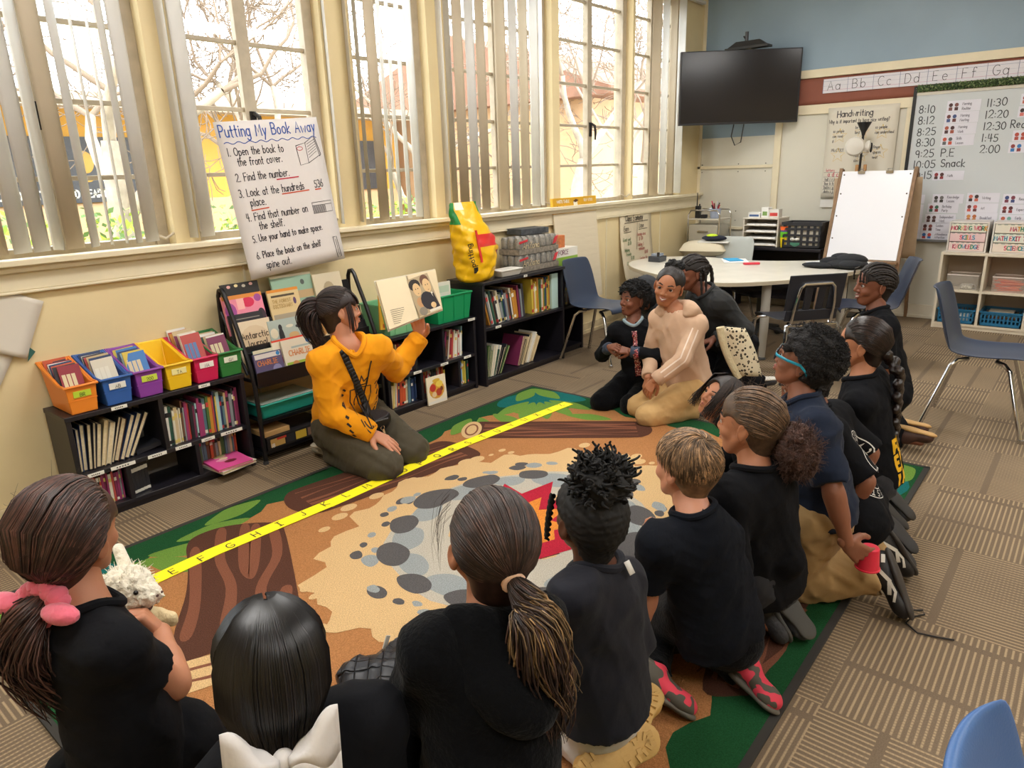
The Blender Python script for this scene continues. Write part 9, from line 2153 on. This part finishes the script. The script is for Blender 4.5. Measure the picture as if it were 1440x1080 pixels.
for i in range(260):
    a=rg.uniform(-2.6,2.6);v=np.array([-math.cos(a)*.5,math.sin(a)*.44,.3]);pa.append(np.array([[v[0]*.5,v[1]*.5,.56],[v[0]*.9,v[1]*.95,.42],[v[0]*1.02,v[1]*1.06,.05],[v[0]*1.05+rg.normal(0,.05),v[1]*1.05,-.25],[v[0]*1.05+rg.normal(0,.06),v[1]*1.05+rg.normal(0,.05),-.45]])*H)
hair_obj(root,org,hR,I['c'],[cap,mixed(pa,.0018)],hm)

# ------------------------------------------------------------------ child bending forward, printed back
J=J_ARC;hR=euler_basis(D2(104),D2(-20),D2(0))
root,org,I=person('child bending forward in a black T-shirt with a white circular print on the back',J,1.25,sk('mid'),hR,H=.20,hands=dict(R=dict(f=(-.3,.6,.5),b=(.3,-.2,.8),s=.13),L=dict(f=(-.3,.75,.4),b=(-.6,-.3,.6),curl=(.5,.5,.6,.6),s=.13)))
face_parts(root,.20,hR,I['c'],org)
sh_=shirt(root,org,I,black_cotton,g=.022,sleeve=.5,hem=-.22,seed=141,amp=.004,loose=.02)
trousers(root,org,I,black_cotton,g=.024,seed=142,rad=1.15)
for q in 'LR':shoe(root,org,J['A'+q],J['T'+q],J['K'+q]-J['A'+q],cmat('#26262c',.6),cmat('#2b2a2c',.6),w=.034)
hm=hairm('black_curl','#121012',.65,.5,100,bump=.6);H=I['H'];cap=cranium_hair(H,.06,nape=-.2,res=.0045,disp=noise_disp(.004,210,6,.006,420),line=.03);hair_obj(root,org,hR,I['c'],[cap],hm)
bv=bvh_of(sh_,org);f,l,up=I['f'],I['l'],I['up'];cc=I['C'](.45,-.08);R1,R2=.13,.095
st=[([(R1*math.cos(a),R1*math.sin(a)) for a in np.linspace(0,2*PI,60)],.003),([(R2*math.cos(a),R2*math.sin(a)) for a in np.linspace(0,2*PI,50)],.003)]
for k,ch in enumerate('CROSSROADS ROCKSTARS '):
    a=2.6-k*2*PI/21;h_=.022;wd_,gs=GL.get(ch,GL[' ']) if ch!=' ' else (0,())
    for p in gs:st.append(([((R2+.006+q[1]*h_)*math.cos(a-(q[0]-.3)*h_/R2*.9),(R2+.006+q[1]*h_)*math.sin(a-(q[0]-.3)*h_/R2*.9)) for q in p],.0035))
st+=[([(-.05,-.06),(.05,-.06)],.004),([(-.04,-.03),(-.01,.02),(.02,-.01),(.05,.03)],.006),([(-.06,.03),(-.03,.05),(0,.03)],.008),([(.02,-.05),(.04,-.02)],.014)]
decal('back_print',bv,st,cc,-l,up,f,.003,cmat('#e2e0da',.6),sh_,org,step=.008)

# ------------------------------------------------------------------ hunched child, dark hood
J=J_MOUND;hR=euler_basis(D2(178),D2(-20),D2(0))
root,org,I=person('child hunched in a dark grey hood behind the child with the tie',J,1.25,sk('brown'),hR,H=.20,hands=dict(R=dict(f=(-.5,.3,-.2),b=(0,0,1),s=.13),L=dict(f=(-.5,-.1,.2),b=(0,0,1),s=.13)))
dg=cloth_mat('dark_grey_fleece','#34363a',.95)
sh_=shirt(root,org,I,dg,g=.03,sleeve=.96,hem=-.1,seed=151,amp=.006,loose=.015,name='hoodie',collar=False)
s=SDF();H=I['H'];s.el((-.08*H,0,.12*H),(.53*H,.45*H,.50*H),k=.02);s.rc((-.15*H,0,-.1*H),(-.22*H,0,-.55*H),.40*H,.44*H,k=.05);s.el((.5*H,0,-.02*H),(.36*H,.30*H,.42*H),k=.03,sub=True)
V,F=s.mesh(.006,disp=fold_disp(152,.004));np_obj('hood',[place((V,F),hR,I['c'])],dg,sh_,(0,0,0)).location=tuple(-org)
face_parts(root,.20,hR,I['c'],org)
trousers(root,org,I,black_cotton,g=.024,seed=152,rad=1.1)
for q in 'LR':shoe(root,org,J['A'+q],J['T'+q],(0,0,-1),cmat('#26262c',.6),cmat('#cfcac0',.6),w=.034)

# ------------------------------------------------------------------ quilted jacket on the rug
qc=on_floor(560,985,.03);t=thing('quilted_jacket','black quilted jacket crumpled on the rug beside the child in the black hoodie','jacket',(qc[0],qc[1],.012));o0=np.array(t.location)
qm=bpy.data.materials.new('quilted_nylon');qm.use_nodes=True;nt=qm.node_tree;b=nt.nodes['Principled BSDF'];b.inputs['Base Color'].default_value=(*lin('#1c1d24'),1);b.inputs['Roughness'].default_value=.42
tc=nt.nodes.new('ShaderNodeTexCoord');mp=nt.nodes.new('ShaderNodeMapping');mp.inputs['Rotation'].default_value=(0,0,.8);mp.inputs['Scale'].default_value=(26,26,10);nt.links.new(tc.outputs['Object'],mp.inputs['Vector'])
ck=nt.nodes.new('ShaderNodeTexBrick');ck.offset=0;ck.inputs['Scale'].default_value=1.;ck.inputs['Mortar Size'].default_value=.07;ck.inputs['Mortar Smooth'].default_value=1.;ck.inputs['Brick Width'].default_value=1.;ck.inputs['Row Height'].default_value=1.;nt.links.new(mp.outputs['Vector'],ck.inputs['Vector']);bp=nt.nodes.new('ShaderNodeBump');bp.inputs['Strength'].default_value=1.;bp.inputs['Distance'].default_value=.012;bp.invert=True;nt.links.new(ck.outputs['Fac'],bp.inputs['Height']);nt.links.new(bp.outputs['Normal'],b.inputs['Normal'])
s=SDF();k_=.04
for (x,y,z,a,b2,c) in ((0,0,.06,.13,.10,.07),(.08,.07,.05,.10,.10,.06),(-.10,-.04,.04,.12,.09,.05),(.02,-.12,.035,.14,.08,.045),(-.04,.09,.08,.08,.07,.06),(.13,-.03,.04,.08,.1,.05)):s.el((x,y,z),(a,b2,c),rotm('Z',x*9),k=k_)
V,F=s.mesh(.007,disp=fold_disp(161,.010,55.),planes=[((0,0,.002),(0,0,-1))]);np_obj('jacket_body',[(V,F)],qm,t)
MB().bx(-.008,.008,-.002,.002,0,.04,R=rotm('Y',.5),o=(.06,.12,.105)).build('tag',cmat('#c9c4ba',.6),t,smooth=0)
# ================================================================ CAMERA, LIGHT
cam=bpy.data.cameras.new('camera');cam.sensor_fit='HORIZONTAL';cam.sensor_width=36;cam.lens=CAM_F/1440*36
cam.clip_start=.02;cam.clip_end=300
co=bpy.data.objects.new('camera',cam);COL.objects.link(co)
M4=Matrix.Identity(4)
for i in range(3):M4[i][0]=CAM_R[i];M4[i][1]=CAM_U[i];M4[i][2]=-CAM_D[i];M4[i][3]=CAM_C[i]
co.matrix_world=M4
scene.camera=co
w=bpy.data.worlds.new('sky');scene.world=w;w.use_nodes=True
nt=w.node_tree;bg=nt.nodes['Background']
bg.inputs['Color'].default_value=(.93,.97,1.0,1);bg.inputs['Strength'].default_value=3.0
sun=bpy.data.lights.new('sun','SUN');sun.energy=.5;sun.angle=math.radians(1.);sun.color=(1,.95,.86)
so=bpy.data.objects.new('sun',sun);COL.objects.link(so)
so.rotation_euler=Vector((.25,.75,-.75)).to_track_quat('-Z','Y').to_euler()
scene.view_settings.view_transform='Standard';scene.view_settings.look='None'
scene.view_settings.gamma=1.;scene.view_settings.exposure=1.15;scene.view_settings.use_curve_mapping=False
scene.cycles.use_denoising=True
scene.cycles.max_bounces=7;scene.cycles.diffuse_bounces=4;scene.cycles.transparent_max_bounces=12
scene.cycles.sample_clamp_indirect=6.
